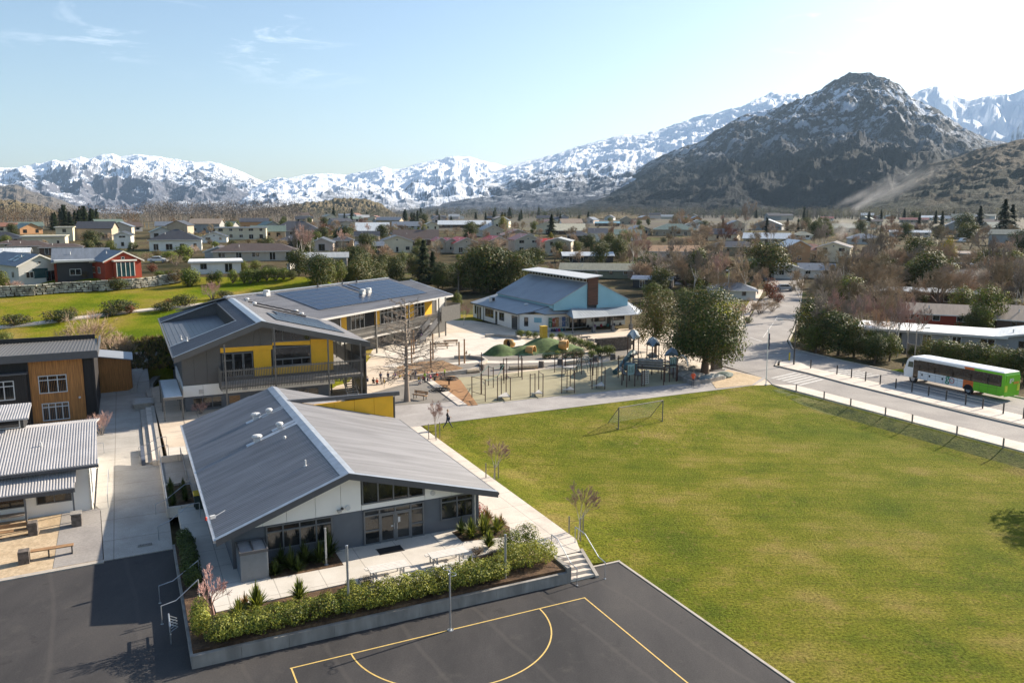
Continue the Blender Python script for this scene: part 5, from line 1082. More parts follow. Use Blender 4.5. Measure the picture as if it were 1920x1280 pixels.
for (s,t) in FT:
    mb=MB(); mb.box(s-.05,s+.05,t-.05,t+.05,.9,2.05); mb.build('post',M_dark,pf,O)
for z in (1.3,1.6,1.9):
    mb=MB(); mb.path([(s,t,z) for s,t in FT[1:]],.012,4); mb.build('wire',M_galv,pf,O)
# street lamps and poles
def street_lamp(s,t,z,h,lab,az=0,m=M_dark):
    O=(s,t,z); p=sthing('street_lamp',lab,'street lamp',O); mb=MB(); mb.tube((s,t,z),(s,t,z+h),.10,.06,n=8); mb.build('pole',m,p,O)
    ca,sa=math.cos(az),math.sin(az); mb=MB(); mb.path([(s,t,z+h-.1),(s+ca*.8,t+sa*.8,z+h+.1),(s+ca*1.7,t+sa*1.7,z+h+.12)],.035,6); mb.build('arm',m,p,O)
    mb=MB(); mb.obox((s+ca*1.95,t+sa*1.95,z+h+.1),(.7,.25,.12),az); mb.build('lamp_head',M_galv,p,O)
street_lamp(63.0,40.6,.97,5.6,'dark street lamp at the tip of the traffic island, facing the junction',PI*.8)
street_lamp(74.3,32.0,.85,5.0,'pale timber service pole with crossarm in front of the dark road hedge',0,M_grey_t)
street_lamp(71.8,69.6,.85,6.2,'slim street lamp on the verge right of the large dark tree',PI*1.1,M_galv)
street_lamp(103,99.5,1.5,6.5,'slim street lamp beside the red bushes on the far verge',PI*1.2,M_galv)
O=(64.6,43,.97); yp=sthing('keep_left_post','yellow keep-left post at the end of the traffic island','bollard',O); mb=MB(); mb.tube((64.6,43,.97),(64.6,43,2.0),.09,n=8); mb.build('post',mat('sign_yellow',(.55,.45,.03)),yp,O); mb=MB(); mb.tube((64.6,43,2.0),(64.6,43,2.06),.11,n=8); mb.build('cap',M_dark,yp,O)
# ---------- mature site items ----------
def timberpost(s,t,h,lab,r=.11):
    O=(s,t,Zf); p=sthing('timber_pole',lab,'pole',O,'timber poles in the playground'); mb=MB(); mb.tube((s,t,Zf),(s,t,Zf+h),r,r*.9,n=8); mb.build('shaft',M_timber,p,O); mb=MB(); mb.lathe((s,t,Zf+h),[(r+.01,0),(r+.01,.05),(.03,.09)],8); mb.build('cap',M_dark,p,O)
G2=lambda u,v,z=.85:inv(*[ray(u,v)[k]*(z-CAMH)/ray(u,v)[2] for k in (0,1)])
for (u,v,h,lab) in ((861,684,2.9,'tall dark timber pole at the right of the bark play pit'),(865+6,681,3.1,'thick timber pole beside the curved concrete ring'),(812,673,3.4,'timber pole behind the spreading bare tree, tallest of the row'),(808,690,3.3,'timber pole standing in the middle of the bark play pit'),(772,680,3.3,'timber pole just right of the bare tree trunk'),(776,664,3.4,'timber pole close behind the bare tree trunk')):
    timberpost(*G2(u,v),h,lab)
sheet('bark_pit',[G2(u,v) for u,v in [(745,688),(790,678),(830,676),(868,690),(850,697),(800,700),(770,706),(740,704)]][::-1],G_bark,.03,0,zf=flat(.85))
sheet('grass_patch',[G2(u,v) for u,v in [(826,566),(888,556),(905,600),(835,600)]][::-1],G_hill,.03,0,zf=flat(.85))
# low curved retaining walls
def arcwall(label,pts,h,wd=.35,m=M_kerb):
    P=[G2(*p) for p in pts]; O=(*P[0],Zf); a=sthing('low_wall',label,'retaining wall',O); L_,R_=band(P,wd); mb=MB()
    for i in range(len(P)-1): mb.hexa([(*R_[i],Zf-.1),(*R_[i+1],Zf-.1),(*L_[i+1],Zf-.1),(*L_[i],Zf-.1),(*R_[i],Zf+h),(*R_[i+1],Zf+h),(*L_[i+1],Zf+h),(*L_[i],Zf+h)])
    mb.build('wall_body',m,a,O)
arcwall('low curved concrete wall along the front of the bark play pit',[(770,712),(800,708),(840,704),(880,699),(902,694)],.5)
arcwall('small curved concrete wall at the far side of the play asphalt',[(910,632),(930,631),(950,633),(970,634),(974,637)],.45,.5)
arcwall('concrete wall inside the pale ring around the young tree',[(852,672),(880,671),(905,674),(912,679),(900,686)],.4)
# log seats and stumps
def logseat(u0,v0,u1,v1,lab):
    a=G2(u0,v0); b=G2(u1,v1); O=(*a,Zf); l=sthing('log_seat',lab,'log seat',O,'log seats along the rubber playground'); mb=MB(); mb.tube((*a,Zf+.24),(*b,Zf+.24),.24,.21,n=9); mb.build('log',mat('pale_log',(.42,.34,.24),rough=.8,var=.2,scale=3),l,O)
    for p in (a,b):
        mb=MB(); mb.box(p[0]-.12,p[0]+.12,p[1]-.12,p[1]+.12,Zf-.05,Zf+.1); mb.build('foot_block',M_block,l,O)
for q in ((875,700,898,698,'pale log seat at the left end of the row behind the climbing bars'),(955,693,1008,690,'long pale log seat between the first two dark stumps'),(1060,684,1100,679,'pale log seat behind the hexagon climbing frames'),(1106,677,1112,676,'short pale log end beside the third dark stump'),(1160,673,1185,670,'pale log seat nearest the slide tower')): logseat(*q)
for i,(u,v) in enumerate(((903,694),(942,692),(1015,688),(1050,683),(1117,677),(1149,674))):
    s,t=G2(u,v); O=(s,t,Zf)
    if i==0:
        stump=sthing('stump_stool','',"stump",O,'dark stumps beside the log seats'); mb=MB(); mb.lathe((s,t,Zf),[(.42,0),(.38,.2),(.36,.75)],9,.85); mb.build('stump_body',M_block,stump,O); mb=MB(); mb.lathe((s,t,Zf+.75),[(.33,0),(.30,.03)],9,.85); mb.build('stump_top',M_grey_t,stump,O); st_=stump
    else: st_=dup(stump,(*S(s,t),Zf),TH+i)
    st_['label']=['squat dark stump at the bar frame, left end of the log row','squat dark stump just left of the long log seat','squat dark stump at the right end of the long log seat','squat dark stump right behind the tall climbing posts','squat dark stump in the gap before the sandy verge','squat dark stump nearest the slide tower'][i]
# ---------- playground equipment ----------
M_post=mat('brown_play_post',(.07,.028,.018),rough=.5,var=.2)
M_pteal=mat('teal_plastic',(.04,.09,.10),rough=.55,var=.12)
M_pgrn=mat('dark_green_plastic',(.02,.08,.06),rough=.45,var=.12)
def frame_unit(name,lab,posts,bars,h,deck=None,extra=None,grp=None,cat='climbing frame'):
    P=[G2(*p) for p in posts]; O=(*P[0],Zf); a=sthing(name,lab,cat,O,grp)
    for i,p in enumerate(P):
        hh=h[i] if isinstance(h,(list,tuple)) else h
        mb=MB(); mb.tube((*p,Zf),(*p,Zf+hh),.05,n=7); mb.build('post',M_post,a,O)
    for (i,j,z,m) in bars:
        mb=MB(); mb.tube((*P[i],Zf+z),(*P[j],Zf+z),.03,n=6); mb.build('bar',m,a,O)
    if deck:
        z,idx=deck; mb=MB(); c=[sum(P[i][k] for i in idx)/len(idx) for k in (0,1)]; mb.slab([(*P[i],Zf+z) for i in idx],.08); mb.build('platform',M_bgrey,a,O)
    return a,P,O
def srt(idx): return idx
a,P,O=frame_unit('climbing_bars','green-barred monkey bars with brown posts, nearest the brown strip',[(885,746),(902,740),(910,753),(933,745),(903,738),(916,723),(925,727),(945,719)],[(0,1,2.3,M_pgrn),(1,5,2.3,M_pgrn),(2,3,2.2,M_pgrn),(0,2,.7,M_post),(1,3,2.2,M_pgrn),(5,6,2.2,M_pgrn),(6,7,2.2,M_pgrn),(3,7,2.2,M_pgrn),(0,2,2.3,M_post)],2.35)
a,P,O=frame_unit('climbing_bars','tall posted crossing frame with a balance beam behind the monkey bars',[(944,713),(950,712),(972,706),(979,712),(903,700)],[(0,3,2.5,M_post),(1,2,2.5,M_post),(0,1,2.5,M_post),(2,3,2.5,M_pgrn),(0,3,.35,M_post),(1,2,.35,M_post)],2.6)
SP=[(0,1),(1,2),(2,3),(3,0)]
for (lab,ps,h) in (('open four-post step frame with a low deck, left of four alike',[(933,751),(940,746),(957,750),(949,742)],2.4),
    ('open four-post step frame with a low deck, second of four alike',[(994,744),(1003,743),(1018,744),(1010,737)],2.5),
    ('open four-post step frame with a low deck, third of four alike',[(1053,737),(1063,735),(1077,737),(1069,731)],2.5),
    ('open four-post step frame with a low deck, right of four alike',[(1110,729),(1118,728),(1134,730),(1128,722)],2.5)):
    P_=[G2(*p) for p in ps]; P_.sort(key=lambda p:math.atan2(p[1]-sum(q[1] for q in P_)/4,p[0]-sum(q[0] for q in P_)/4)); O=(*P_[0],Zf)
    a=sthing('step_frame',lab,'climbing frame',O,'four-post step frames')
    for p in P_:
        mb=MB(); mb.tube((*p,Zf),(*p,Zf+h),.05,n=7); mb.build('post',M_post,a,O)
    mb=MB(); mb.slab([(*p,Zf+.42) for p in P_],.08); mb.build('platform',M_bgrey,a,O)
    mb=MB(); mb.tube((*P_[0],Zf+h-.1),(*P_[1],Zf+h-.1),.03); mb.tube((*P_[2],Zf+h-.1),(*P_[3],Zf+h-.1),.03); mb.build('top_bar',M_post,a,O)
a,P,O=frame_unit('climbing_bars','dense multi-post climbing unit with green arch bars beside the slide tower',[(1054,702),(1060,700),(1076,703),(1081,698),(1090,702),(1107,713),(1112,704),(1121,712),(1128,708)],[(0,2,2.4,M_pgrn),(1,3,2.5,M_post),(2,4,1.2,M_pteal),(4,6,2.0,M_pteal),(5,7,2.2,M_post),(6,8,2.3,M_pgrn),(3,6,1.8,M_pteal),(0,1,2.4,M_post)],2.6)
mb=MB(); p=P[2]; q=P[4]; mb.slab([(*P[0],Zf+.9),(*P[2],Zf+.9),(*P[3],Zf+.9),(*P[1],Zf+.9)],.1); mb.build('platform',M_bgrey,a,O)
for k in range(3):
    mb=MB(); c=P[4]; mb.path([(c[0]+.5*k+.9*math.cos(x),c[1]+.3*k,Zf+.2+1.9*math.sin(x)) for x in [i*PI/10 for i in range(11)]],.035,6); mb.build('arch_bar',M_pteal,a,O)
# rope crossing beams (green overhead line)
a,P,O=frame_unit('overhead_ladder','long dark green overhead bar crossing behind the log seats',[(978,706),(1054,701),(972,703),(1040,698)],[(0,1,2.5,M_pgrn),(2,3,2.5,M_pgrn)],2.55)
mb=MB()
for i in range(1,14): mb.tube(LL((*P[0],Zf+2.5),(*P[1],Zf+2.5),i/14),LL((*P[2],Zf+2.5),(*P[3],Zf+2.5),i/14),.02,n=4)
mb.build('rung',M_pgrn,a,O)
# spinner dishes on the brown strip
for (u,v,h,r,lab) in ((842,722,.75,1.05,'round dark spinner dish on a post where brown strip meets green surface'),(826,732,.12,1.05,'low dark round trampoline pad in the brown strip')):
    s,t=G2(u,v); O=(s,t,Zf); a=sthing('spinner',lab,'play spinner',O); mb=MB(); mb.tube((s,t,Zf),(s,t,Zf+h),.09); mb.build('post',M_post,a,O); mb=MB(); 
    for k in range(3): ring(mb,(s,t,Zf+h+.02*k),r-.35*k,.05,16)
    for k in range(8): mb.tube((s,t,Zf+h),(s+r*math.cos(k*PI/4),t+r*math.sin(k*PI/4),Zf+h),.03)
    mb.build('dish',M_black,a,O)
# slide tower complex
O=(*G2(1215,715),Zf); tw=sthing('play_tower','large multi-deck play tower with teal roofs, slide, tunnel and timber bridge','play tower',O)
def tower(pts,h,deckz,roof=None):
    P=[G2(*p) for p in pts]; cx=sum(p[0] for p in P)/len(P); cy=sum(p[1] for p in P)/len(P); P.sort(key=lambda p:math.atan2(p[1]-cy,p[0]-cx))
    for p in P:
        mb=MB(); mb.tube((*p,Zf),(*p,Zf+h),.06,n=7); mb.build('post',M_post,tw,O)
    if deckz: mb=MB(); mb.slab([(*p,Zf+deckz) for p in P],.1); mb.build('deck',M_dark,tw,O)
    if roof:
        mb=MB(); n=len(P); 
        for i in range(n):
            a,b=P[i],P[(i+1)%n]; k=1.25; a=(cx+(a[0]-cx)*k,cy+(a[1]-cy)*k,Zf+h-.1); b=(cx+(b[0]-cx)*k,cy+(b[1]-cy)*k,Zf+h-.1); m=((a[0]+b[0])/2,(a[1]+b[1])/2,Zf+h+.35)
            mb.slab([a,b,m],.03); mb.slab([a,m,(cx,cy,Zf+h+.75)],.03); mb.slab([m,b,(cx,cy,Zf+h+.75)],.03)
        mb.build('roof',mat('pale_teal_roof',(.10,.14,.17),rough=.45,var=.15),tw,O)
    return P,(cx,cy)
A1,c1=tower([(1176,690),(1188,683),(1196,692),(1186,697)],4.2,2.0,True)
A2,c2=tower([(1212,697),(1222,690),(1234,699),(1222,703)],3.6,2.1,True)
A3,c3=tower([(1246,716),(1262,709),(1268,715),(1255,712)],3.2,1.9,True)
A4,c4=tower([(1159,708),(1166,722),(1175,726),(1169,713)],2.5,1.4)
A5,c5=tower([(1190,724),(1180,714),(1203,724),(1196,712)],2.5,1.3)
mb=MB(); mb.path([(*p,) for p in [(c1[0],c1[1],Zf+2.1),(c1[0]-1.6,c1[1]-1.0,Zf+1.5),(c1[0]-3.0,c1[1]-1.8,Zf+.6),(c1[0]-4.2,c1[1]-2.4,Zf+.3)]],.36,8); mb.build('slide',M_pteal,tw,O)
mb=MB(); a=(c4[0]+.6,c4[1]+.3,Zf+1.8); b=(c5[0],c5[1]+.2,Zf+1.8); mb.tube(a,b,.5,n=12); mb.build('tunnel',M_pteal,tw,O)
mb=MB(); mb.path([(*G2(1195,712),Zf+2.2),(*G2(1225,707),Zf+2.4),(*G2(1255,712),Zf+2.2)],.07,6); 
for (z,d) in ((1.7,0),(2.0,0),(2.3,0),(1.55,.4)):
    p=G2(1196,712); q=G2(1254,716); mb.tube((p[0],p[1]+d,Zf+z),(q[0],q[1]+d,Zf+z),.11,n=7)
    mb.tube((p[0],p[1]+1.2,Zf+z),(q[0],q[1]+1.2,Zf+z),.11,n=7)
p=G2(1196,712); q=G2(1254,716); mb.slab([(p[0],p[1],Zf+1.4),(q[0],q[1],Zf+1.4),(q[0],q[1]+1.2,Zf+1.4),(p[0],p[1]+1.2,Zf+1.4)],.1); mb.build('timber_bridge',M_grey_t,tw,O)
for (u,v) in ((1208,724),(1244,722),(1255,716),(1270,714),(1240,712)):
    p=G2(u,v); mb=MB(); mb.tube((*p,Zf),(*p,Zf+1.9),.055,n=7); mb.build('post',M_post,tw,O)
def panel(u,v,w_,h0,h1,m,holes=False,name='play_panel'):
    p=G2(u,v); mb=MB(); mb.box(p[0]-w_/2,p[0]+w_/2,p[1]-.04,p[1]+.04,Zf+h0,Zf+h1); pn=mb.build(name,m,tw,O)
    mb=MB()
    if holes:
        for i in range(4):
            for k in range(6): disc(mb,Wall((p[0],p[1]-.04),(1,0),(0,-1)),-w_/2+.17+i*(w_-.34)/3,Zf+h0+.18+k*(h1-h0-.36)/5,.08,.0,.01,8)
    else:
        for i in range(3): mb.box(p[0]-w_/2+.12+i*.25,p[0]-w_/2+.2+i*.25,p[1]-.055,p[1]-.04,Zf+h0+.25,Zf+h1-.2-.1*(i%2))
    mb.build('panel_pattern',M_pgrn if not holes else M_dark,pn,O)
panel(1183,722,.95,1.2,2.4,mat('pale_teal_panel',(.30,.42,.40))); panel(1209,722,1.0,.15,1.7,mat('beige_panel',(.45,.42,.36)),True); panel(1262,712,.95,1.5,2.7,MATS['pale_teal_panel'])
mb=MB(); ring(mb,(0,0,0),1,.1) if False else None
c=c3; mb.path([(c[0]+.9,c[1]-.9+1.0*math.cos(x),Zf+1.9+1.1*math.sin(x)) for x in [i*PI/10 for i in range(11)]],.09,6); mb.build('arch_hood',MATS['beige_panel'],tw,O)
for s_ in range(16):
    pass
mb=MB(); 
for i in range(26):
    x=c2[0]+random.uniform(-3.2,2.8); y=c2[1]+random.uniform(-1.4,1.2); mb.tube((x,y,Zf+random.uniform(.6,1.8)),(x+random.uniform(-1,1),y+random.uniform(-.6,.6),Zf+random.uniform(1.6,2.6)),.035,n=5)
mb.build('climbing_net',M_pgrn,tw,O)
# turf tunnel mound
O=(*G2(1010,668),Zf); tm=sthing('tunnel_mound','green artificial-turf play mound with orange tunnel mouths and a yellow box','play mound',O)
M_turf=mat('mound_turf',(.075,.115,.035),rough=.95,var=.25,scale=2,bump=.4,bscale=12)
M_or=mat('orange_tunnel',(.46,.25,.07),rough=.5,var=.08)
cs=[(33.0,64.8,1.9,1.6),(36.2,64.4,2.2,1.15),(40.0,65.2,3.1,2.1),(42.8,64.6,2.3,1.0)]
mb=MB(); nX,nY=46,22; x0,x1,y0,y1=29,47.5,60.5,69.5
for j in range(nY+1):
    for i in range(nX+1):
        x=x0+(x1-x0)*i/nX; y=y0+(y1-y0)*j/nY; h=0
        for (a,b,r,hh) in cs:
            d=math.hypot((x-a),(y-b)*1.15)/ (r*1.35); h=(h**3+(hh*max(0,1-d*d)**1.3)**3)**(1/3)
        mb.v.append((x,y,Zf-.05+h*.85))
for j in range(nY):
    for i in range(nX):
        a=j*(nX+1)+i; mb.f.append((a,a+1,a+nX+2,a+nX+1)); mb.m.append(0)
me=mb
keep=[f for f in mb.f if max(mb.v[k][2] for k in f)>Zf+.0]; mb.f=keep; mb.m=[0]*len(keep); mb.build('turf_mound',M_turf,tm,O,smooth=True)
for (u,v,dx,dy,z) in ((1000,665,1.1,-1.3,.55),(1062,660,1.2,-1.2,1.0),(958,652,-1.0,-.4,.6)):
    p=G2(u,v); d=Vector((dx,dy)).normalized(); a=Vector((p[0],p[1]+.6,Zf+z)); mb=MB()
    q=a+Vector((d.x*.45,d.y*.45,-.05)); n=14; b=len(mb.v); ax=Vector((-d.y,d.x,0)); up=Vector((0,0,1))
    for (c_,r) in ((a-Vector((d.x*.7,d.y*.7,.1)),.60),(q,.74),(q,.64),(a-Vector((d.x*.6,d.y*.6,.1)),.5)):
        for i in range(n): t_=2*PI*i/n; mb.v.append(tuple(c_+ax*math.cos(t_)*r+up*math.sin(t_)*r))
    for k in range(3):
        for i in range(n): j=(i+1)%n; mb.f.append((b+k*n+i,b+k*n+j,b+(k+1)*n+j,b+(k+1)*n+i)); mb.m.append(0)
    mb.build('tunnel_mouth',M_or,tm,O,smooth=True); mb=MB(); e_=a-Vector((d.x*.1,d.y*.1,0)); mb.tube(e_,e_-Vector((d.x*.05,d.y*.05,0)),.56,n=14); mb.build('tunnel_dark_disc',M_black,tm,O)  # black disc inside each mouth stands in for the shade of the tunnel interior
p=(40.0,65.3); mb=MB(); mb.box(p[0]-.42,p[0]+.42,p[1]-.42,p[1]+.42,Zf+1.7,Zf+3.3); mb.box(p[0]-.48,p[0]+.48,p[1]-.48,p[1]+.48,Zf+3.3,Zf+3.38); mb.build('lookout_box',mat('box_yellow',(.5,.33,.03)),tm,O)
# dark stacked-log wall, rock garden, painted boulders, standing stone
O=(*G2(1152,657),Zf); lw_=sthing('stone_wall','short dark stacked-stone wall on the sandy paving left of the big tree','stone wall',O); p=G2(1152,657); 
for r in range(3):
    mb=MB()
    for i in range(6): mb.obox((p[0]-2.6+i*.95+(r%2)*.3,p[1],Zf+.35+r*.62),(.93,.7,.6),random.uniform(-.04,.04))
    mb.build('stone_course',M_block,lw_,O)
M_rock=mat('pale_rock',(.34,.30,.25),rough=.9,var=.3,scale=1.5,bump=.8,bscale=5)
def rock(u,v,sx,sy,sz,lab,m=M_rock,grp=None,rot=0,z=None):
    if isinstance(u,tuple): x,y=u; zz=T(x,y) if z is None else z
    else:
        x,y=S(*G2(u,v)); zz=Zf
    o=thing('boulder',lab,'boulder',(x,y,zz),rot,grp); bm=bmesh.new(); bmesh.ops.create_icosphere(bm,subdivisions=2,radius=1)
    sd_=random.random()*50
    for v_ in bm.verts:
        k=1+.28*noise.noise(v_.co*1.4+Vector((sd_,0,0))); v_.co=Vector((v_.co.x*sx*k,v_.co.y*sy*k,max(-.2,v_.co.z*sz*k)+sz*.4))
    me=bpy.data.meshes.new('stone'); bm.to_mesh(me); bm.free(); me.materials.append(m); c=bpy.data.objects.new('stone',me); COL.objects.link(c); c.parent=o; return o
for i,(u,v,a,b,c,lab) in enumerate(((1280,689,1.9,1.0,.55,'long pale boulder at the top of the rock garden by the big tree'),(1278,697,1.5,.9,.5,'pale flat boulder in the middle of the rock garden, second row'),(1300,696,1.3,.9,.5,'pale boulder touching the big tree trunk on its left'),(1268,700,1.1,.8,.5,'pale boulder at the left edge of the rock garden'),(1283,706,1.5,.8,.5,'flat pale boulder lying lowest in the rock garden'),(1303,708,1.4,.8,.5,'flat pale boulder nearest the person in orange'))): rock(u,v,a,b,c,lab,grp='boulders of the rock garden',rot=TH)
rock(1335,712,1.9,.7,.55,'long grey boulder with pale painted marks at the big tree base',mat('painted_rock',(.22,.24,.23),col2=(.45,.46,.42),scale=2.5,sep=(.52,.58)),rot=TH)
rock(1357,707,1.3,.8,.5,'greenish boulder at the right end of the low wall under the big tree',mat('green_rock',(.10,.14,.12)),rot=TH)
O=(*G2(1343,694),Zf); ss=sthing('standing_stone','tall grey standing stone to the right of the big tree trunk','standing stone',O); p=(O[0],O[1]); mb=MB(); mb.hexa([(p[0]-.7,p[1]-.3,Zf),(p[0]+.7,p[1]-.3,Zf),(p[0]+.7,p[1]+.3,Zf),(p[0]-.7,p[1]+.3,Zf),(p[0]-.62,p[1]-.26,Zf+2.3),(p[0]+.6,p[1]-.26,Zf+2.25),(p[0]+.6,p[1]+.26,Zf+2.3),(p[0]-.6,p[1]+.26,Zf+2.35)]); mb.build('stone',M_block,ss,O); mb=MB(); mb.box(p[0]-.9,p[0]+.9,p[1]-.5,p[1]+.5,Zf,Zf+.15); mb.build('plinth',M_kerb,ss,O)
arcwall('low timber-topped wall around the rock garden and big tree',[(1268,708),(1300,722),(1330,717),(1357,711)],.45,.3,M_wallc)
# benches
def bench(u,v,lab,rot=0,L=1.8,grp=None):
    s,t=G2(u,v) ; x,y=S(s,t); b=thing('park_bench',lab,'bench',(x,y,Zf),TH+rot,grp)
    for i in range(3):
        pass
    mb=MB(); [mb.box(-L/2,L/2,-.22+i*.16,-.08+i*.16,.42,.46) for i in range(3)]; mb.build('seat',M_timber,b)
    mb=MB(); [mb.box(-L/2,L/2,.26,.29,.55+i*.16,.68+i*.16) for i in range(2)]; mb.build('backrest',M_timber,b)
    for sx in (-1,1):
        mb=MB(); X=sx*(L/2-.25); mb.box(X-.03,X+.03,-.2,.26,.38,.42); mb.box(X-.03,X+.03,-.2,-.14,0,.38); mb.box(X-.03,X+.03,.22,.28,0,.85); mb.build('leg',M_dark,b)
    return b
bench(787,748,'brown timber bench with backrest on the paving beside the bare tree',-1.0); bench(890-62,654,'pale timber bench at the edge of the white circle, left one of two',-.1,2.2); bench(846,648,'pale timber bench at the edge of the white circle, right one of two',-.1,2.2)
bench(915,594,'low timber planter bench near the hall entrance path',-.2,3.0)
for i,(u,v) in enumerate(((1098,640),(1225-142,636),(1110,646))):
    s,t=G2(u,v); O=(s,t,Zf); a=sthing('picnic_set',['dark picnic set on the sandy paving behind the tunnel mound, left','dark picnic set on the sandy paving behind the tunnel mound, farthest','dark picnic set on the sandy paving behind the tunnel mound, nearest the hedge'][i],'picnic table',O,'dark picnic sets behind the mound')
    mb=MB(); mb.box(s-.8,s+.8,t-.35,t+.35,Zf+.7,Zf+.76); mb.build('tabletop',M_dark,a,O)
    for y in (-.7,.7): mb=MB(); mb.box(s-.8,s+.8,t+y-.15,t+y+.15,Zf+.42,Zf+.47); mb.build('bench_seat',M_dark,a,O)
    for x in (-.5,.5): mb=MB(); mb.box(s+x-.04,s+x+.04,t-.8,t+.8,Zf+.36,Zf+.41); mb.tube((s+x,t-.3,Zf+.7),(s+x,t-.6,Zf),.035); mb.tube((s+x,t+.3,Zf+.7),(s+x,t+.6,Zf),.035); mb.build('leg',M_dark,a,O)
for i in range(12): 
    pass
mb=MB(); 
# stone retaining wall on the hill
wp=[pick(u,v) for u,v in [(-60,562),(0,556),(60,553),(120,548),(190,545),(250,541),(300,535),(330,531)]]
x,y=wp[3]; hw=thing('dry_stone_wall','long dry-stone terrace wall of pale stacked slabs on the grassy slope','stone wall',(x,y,T(x,y)))
Lp=[Vector((a,b,0)) for a,b in wp]; cnt=0
mb=MB()
for a,b in zip(Lp,Lp[1:]):
    z0,z1=T(a.x,a.y),T(b.x,b.y); mb.hexa([(a.x,a.y+.1,z0-.5),(b.x,b.y+.1,z1-.5),(b.x,b.y+.6,z1-.5),(a.x,a.y+.6,z0-.5),(a.x,a.y+.1,z0+1.55),(b.x,b.y+.1,z1+1.55),(b.x,b.y+.6,z1+1.55),(a.x,a.y+.6,z0+1.55)])
mb.build('dark_backing',G_mulch,hw,(x,y,T(x,y)))  # dark backing, added so the gaps between the stones read as shade
for r in range(5):
    mb=MB()
    for a,b in zip(Lp,Lp[1:]):
        d=(b-a); L=d.length; ang=math.atan2(d.y,d.x); k=random.uniform(-.5,0)
        while k<L:
            w_=random.uniform(.5,1.3); c=a+d*((k+w_/2)/L); mb.obox((c.x,c.y+r*.06+random.uniform(-.12,.12),T(c.x,c.y)+.1+r*.36+random.uniform(-.04,.04)),(w_*random.uniform(.78,.93),.6,.27+random.uniform(-.06,.05)),ang+random.uniform(-.09,.09)); k+=w_
    mb.build('stone_course',mat('hill_stone',(.42,.39,.32),rough=.9,var=.55,scale=1.0,bump=.5),hw,(x,y,T(x,y)))
# ---------- the town ----------
WALLC={'white':(.72,.70,.64),'cream':(.62,.55,.40),'beige':(.48,.42,.33),'grey':(.30,.30,.29),'mauve':(.34,.31,.30),'brown':(.12,.075,.05),'dark':(.05,.045,.045),'red':(.30,.045,.02),'orange':(.50,.27,.13),'pink':(.58,.48,.42),'stone':(.36,.30,.22),'olive':(.22,.21,.14),'lgrey':(.50,.49,.46)}
ROOFC={'black':(.03,.03,.033),'charc':(.055,.055,.06),'brown':(.085,.06,.045),'slate':(.13,.15,.18),'blue':(.10,.13,.19),'pale':(.52,.55,.57),'lgrey':(.33,.34,.34),'red':(.42,.03,.02),'maroon':(.20,.05,.035),'olive':(.27,.255,.18),'green':(.12,.16,.13),'tan':(.33,.25,.18),'cream':(.50,.46,.33),'teal':(.20,.36,.42),'orange':(.45,.27,.14),'white':(.75,.74,.72),'terr':(.22,.10,.06)}
def wm(c): return mat('house_wall_'+c,WALLC[c],rough=.8,var=.07,scale=.6)
def rm(c): return mat('house_roof_'+c,ROOFC[c],rough=.5,var=.13,scale=.8,bump=.25,bscale=1.5,stretch=(3,.4,1))
M_trim=mat('house_trim',(.62,.60,.55),rough=.7,var=.04); M_hg=mat('house_glass',(.015,.018,.02),rough=.08,var=.5,spec=.8)
HOUSES=[]; FOOT=[]
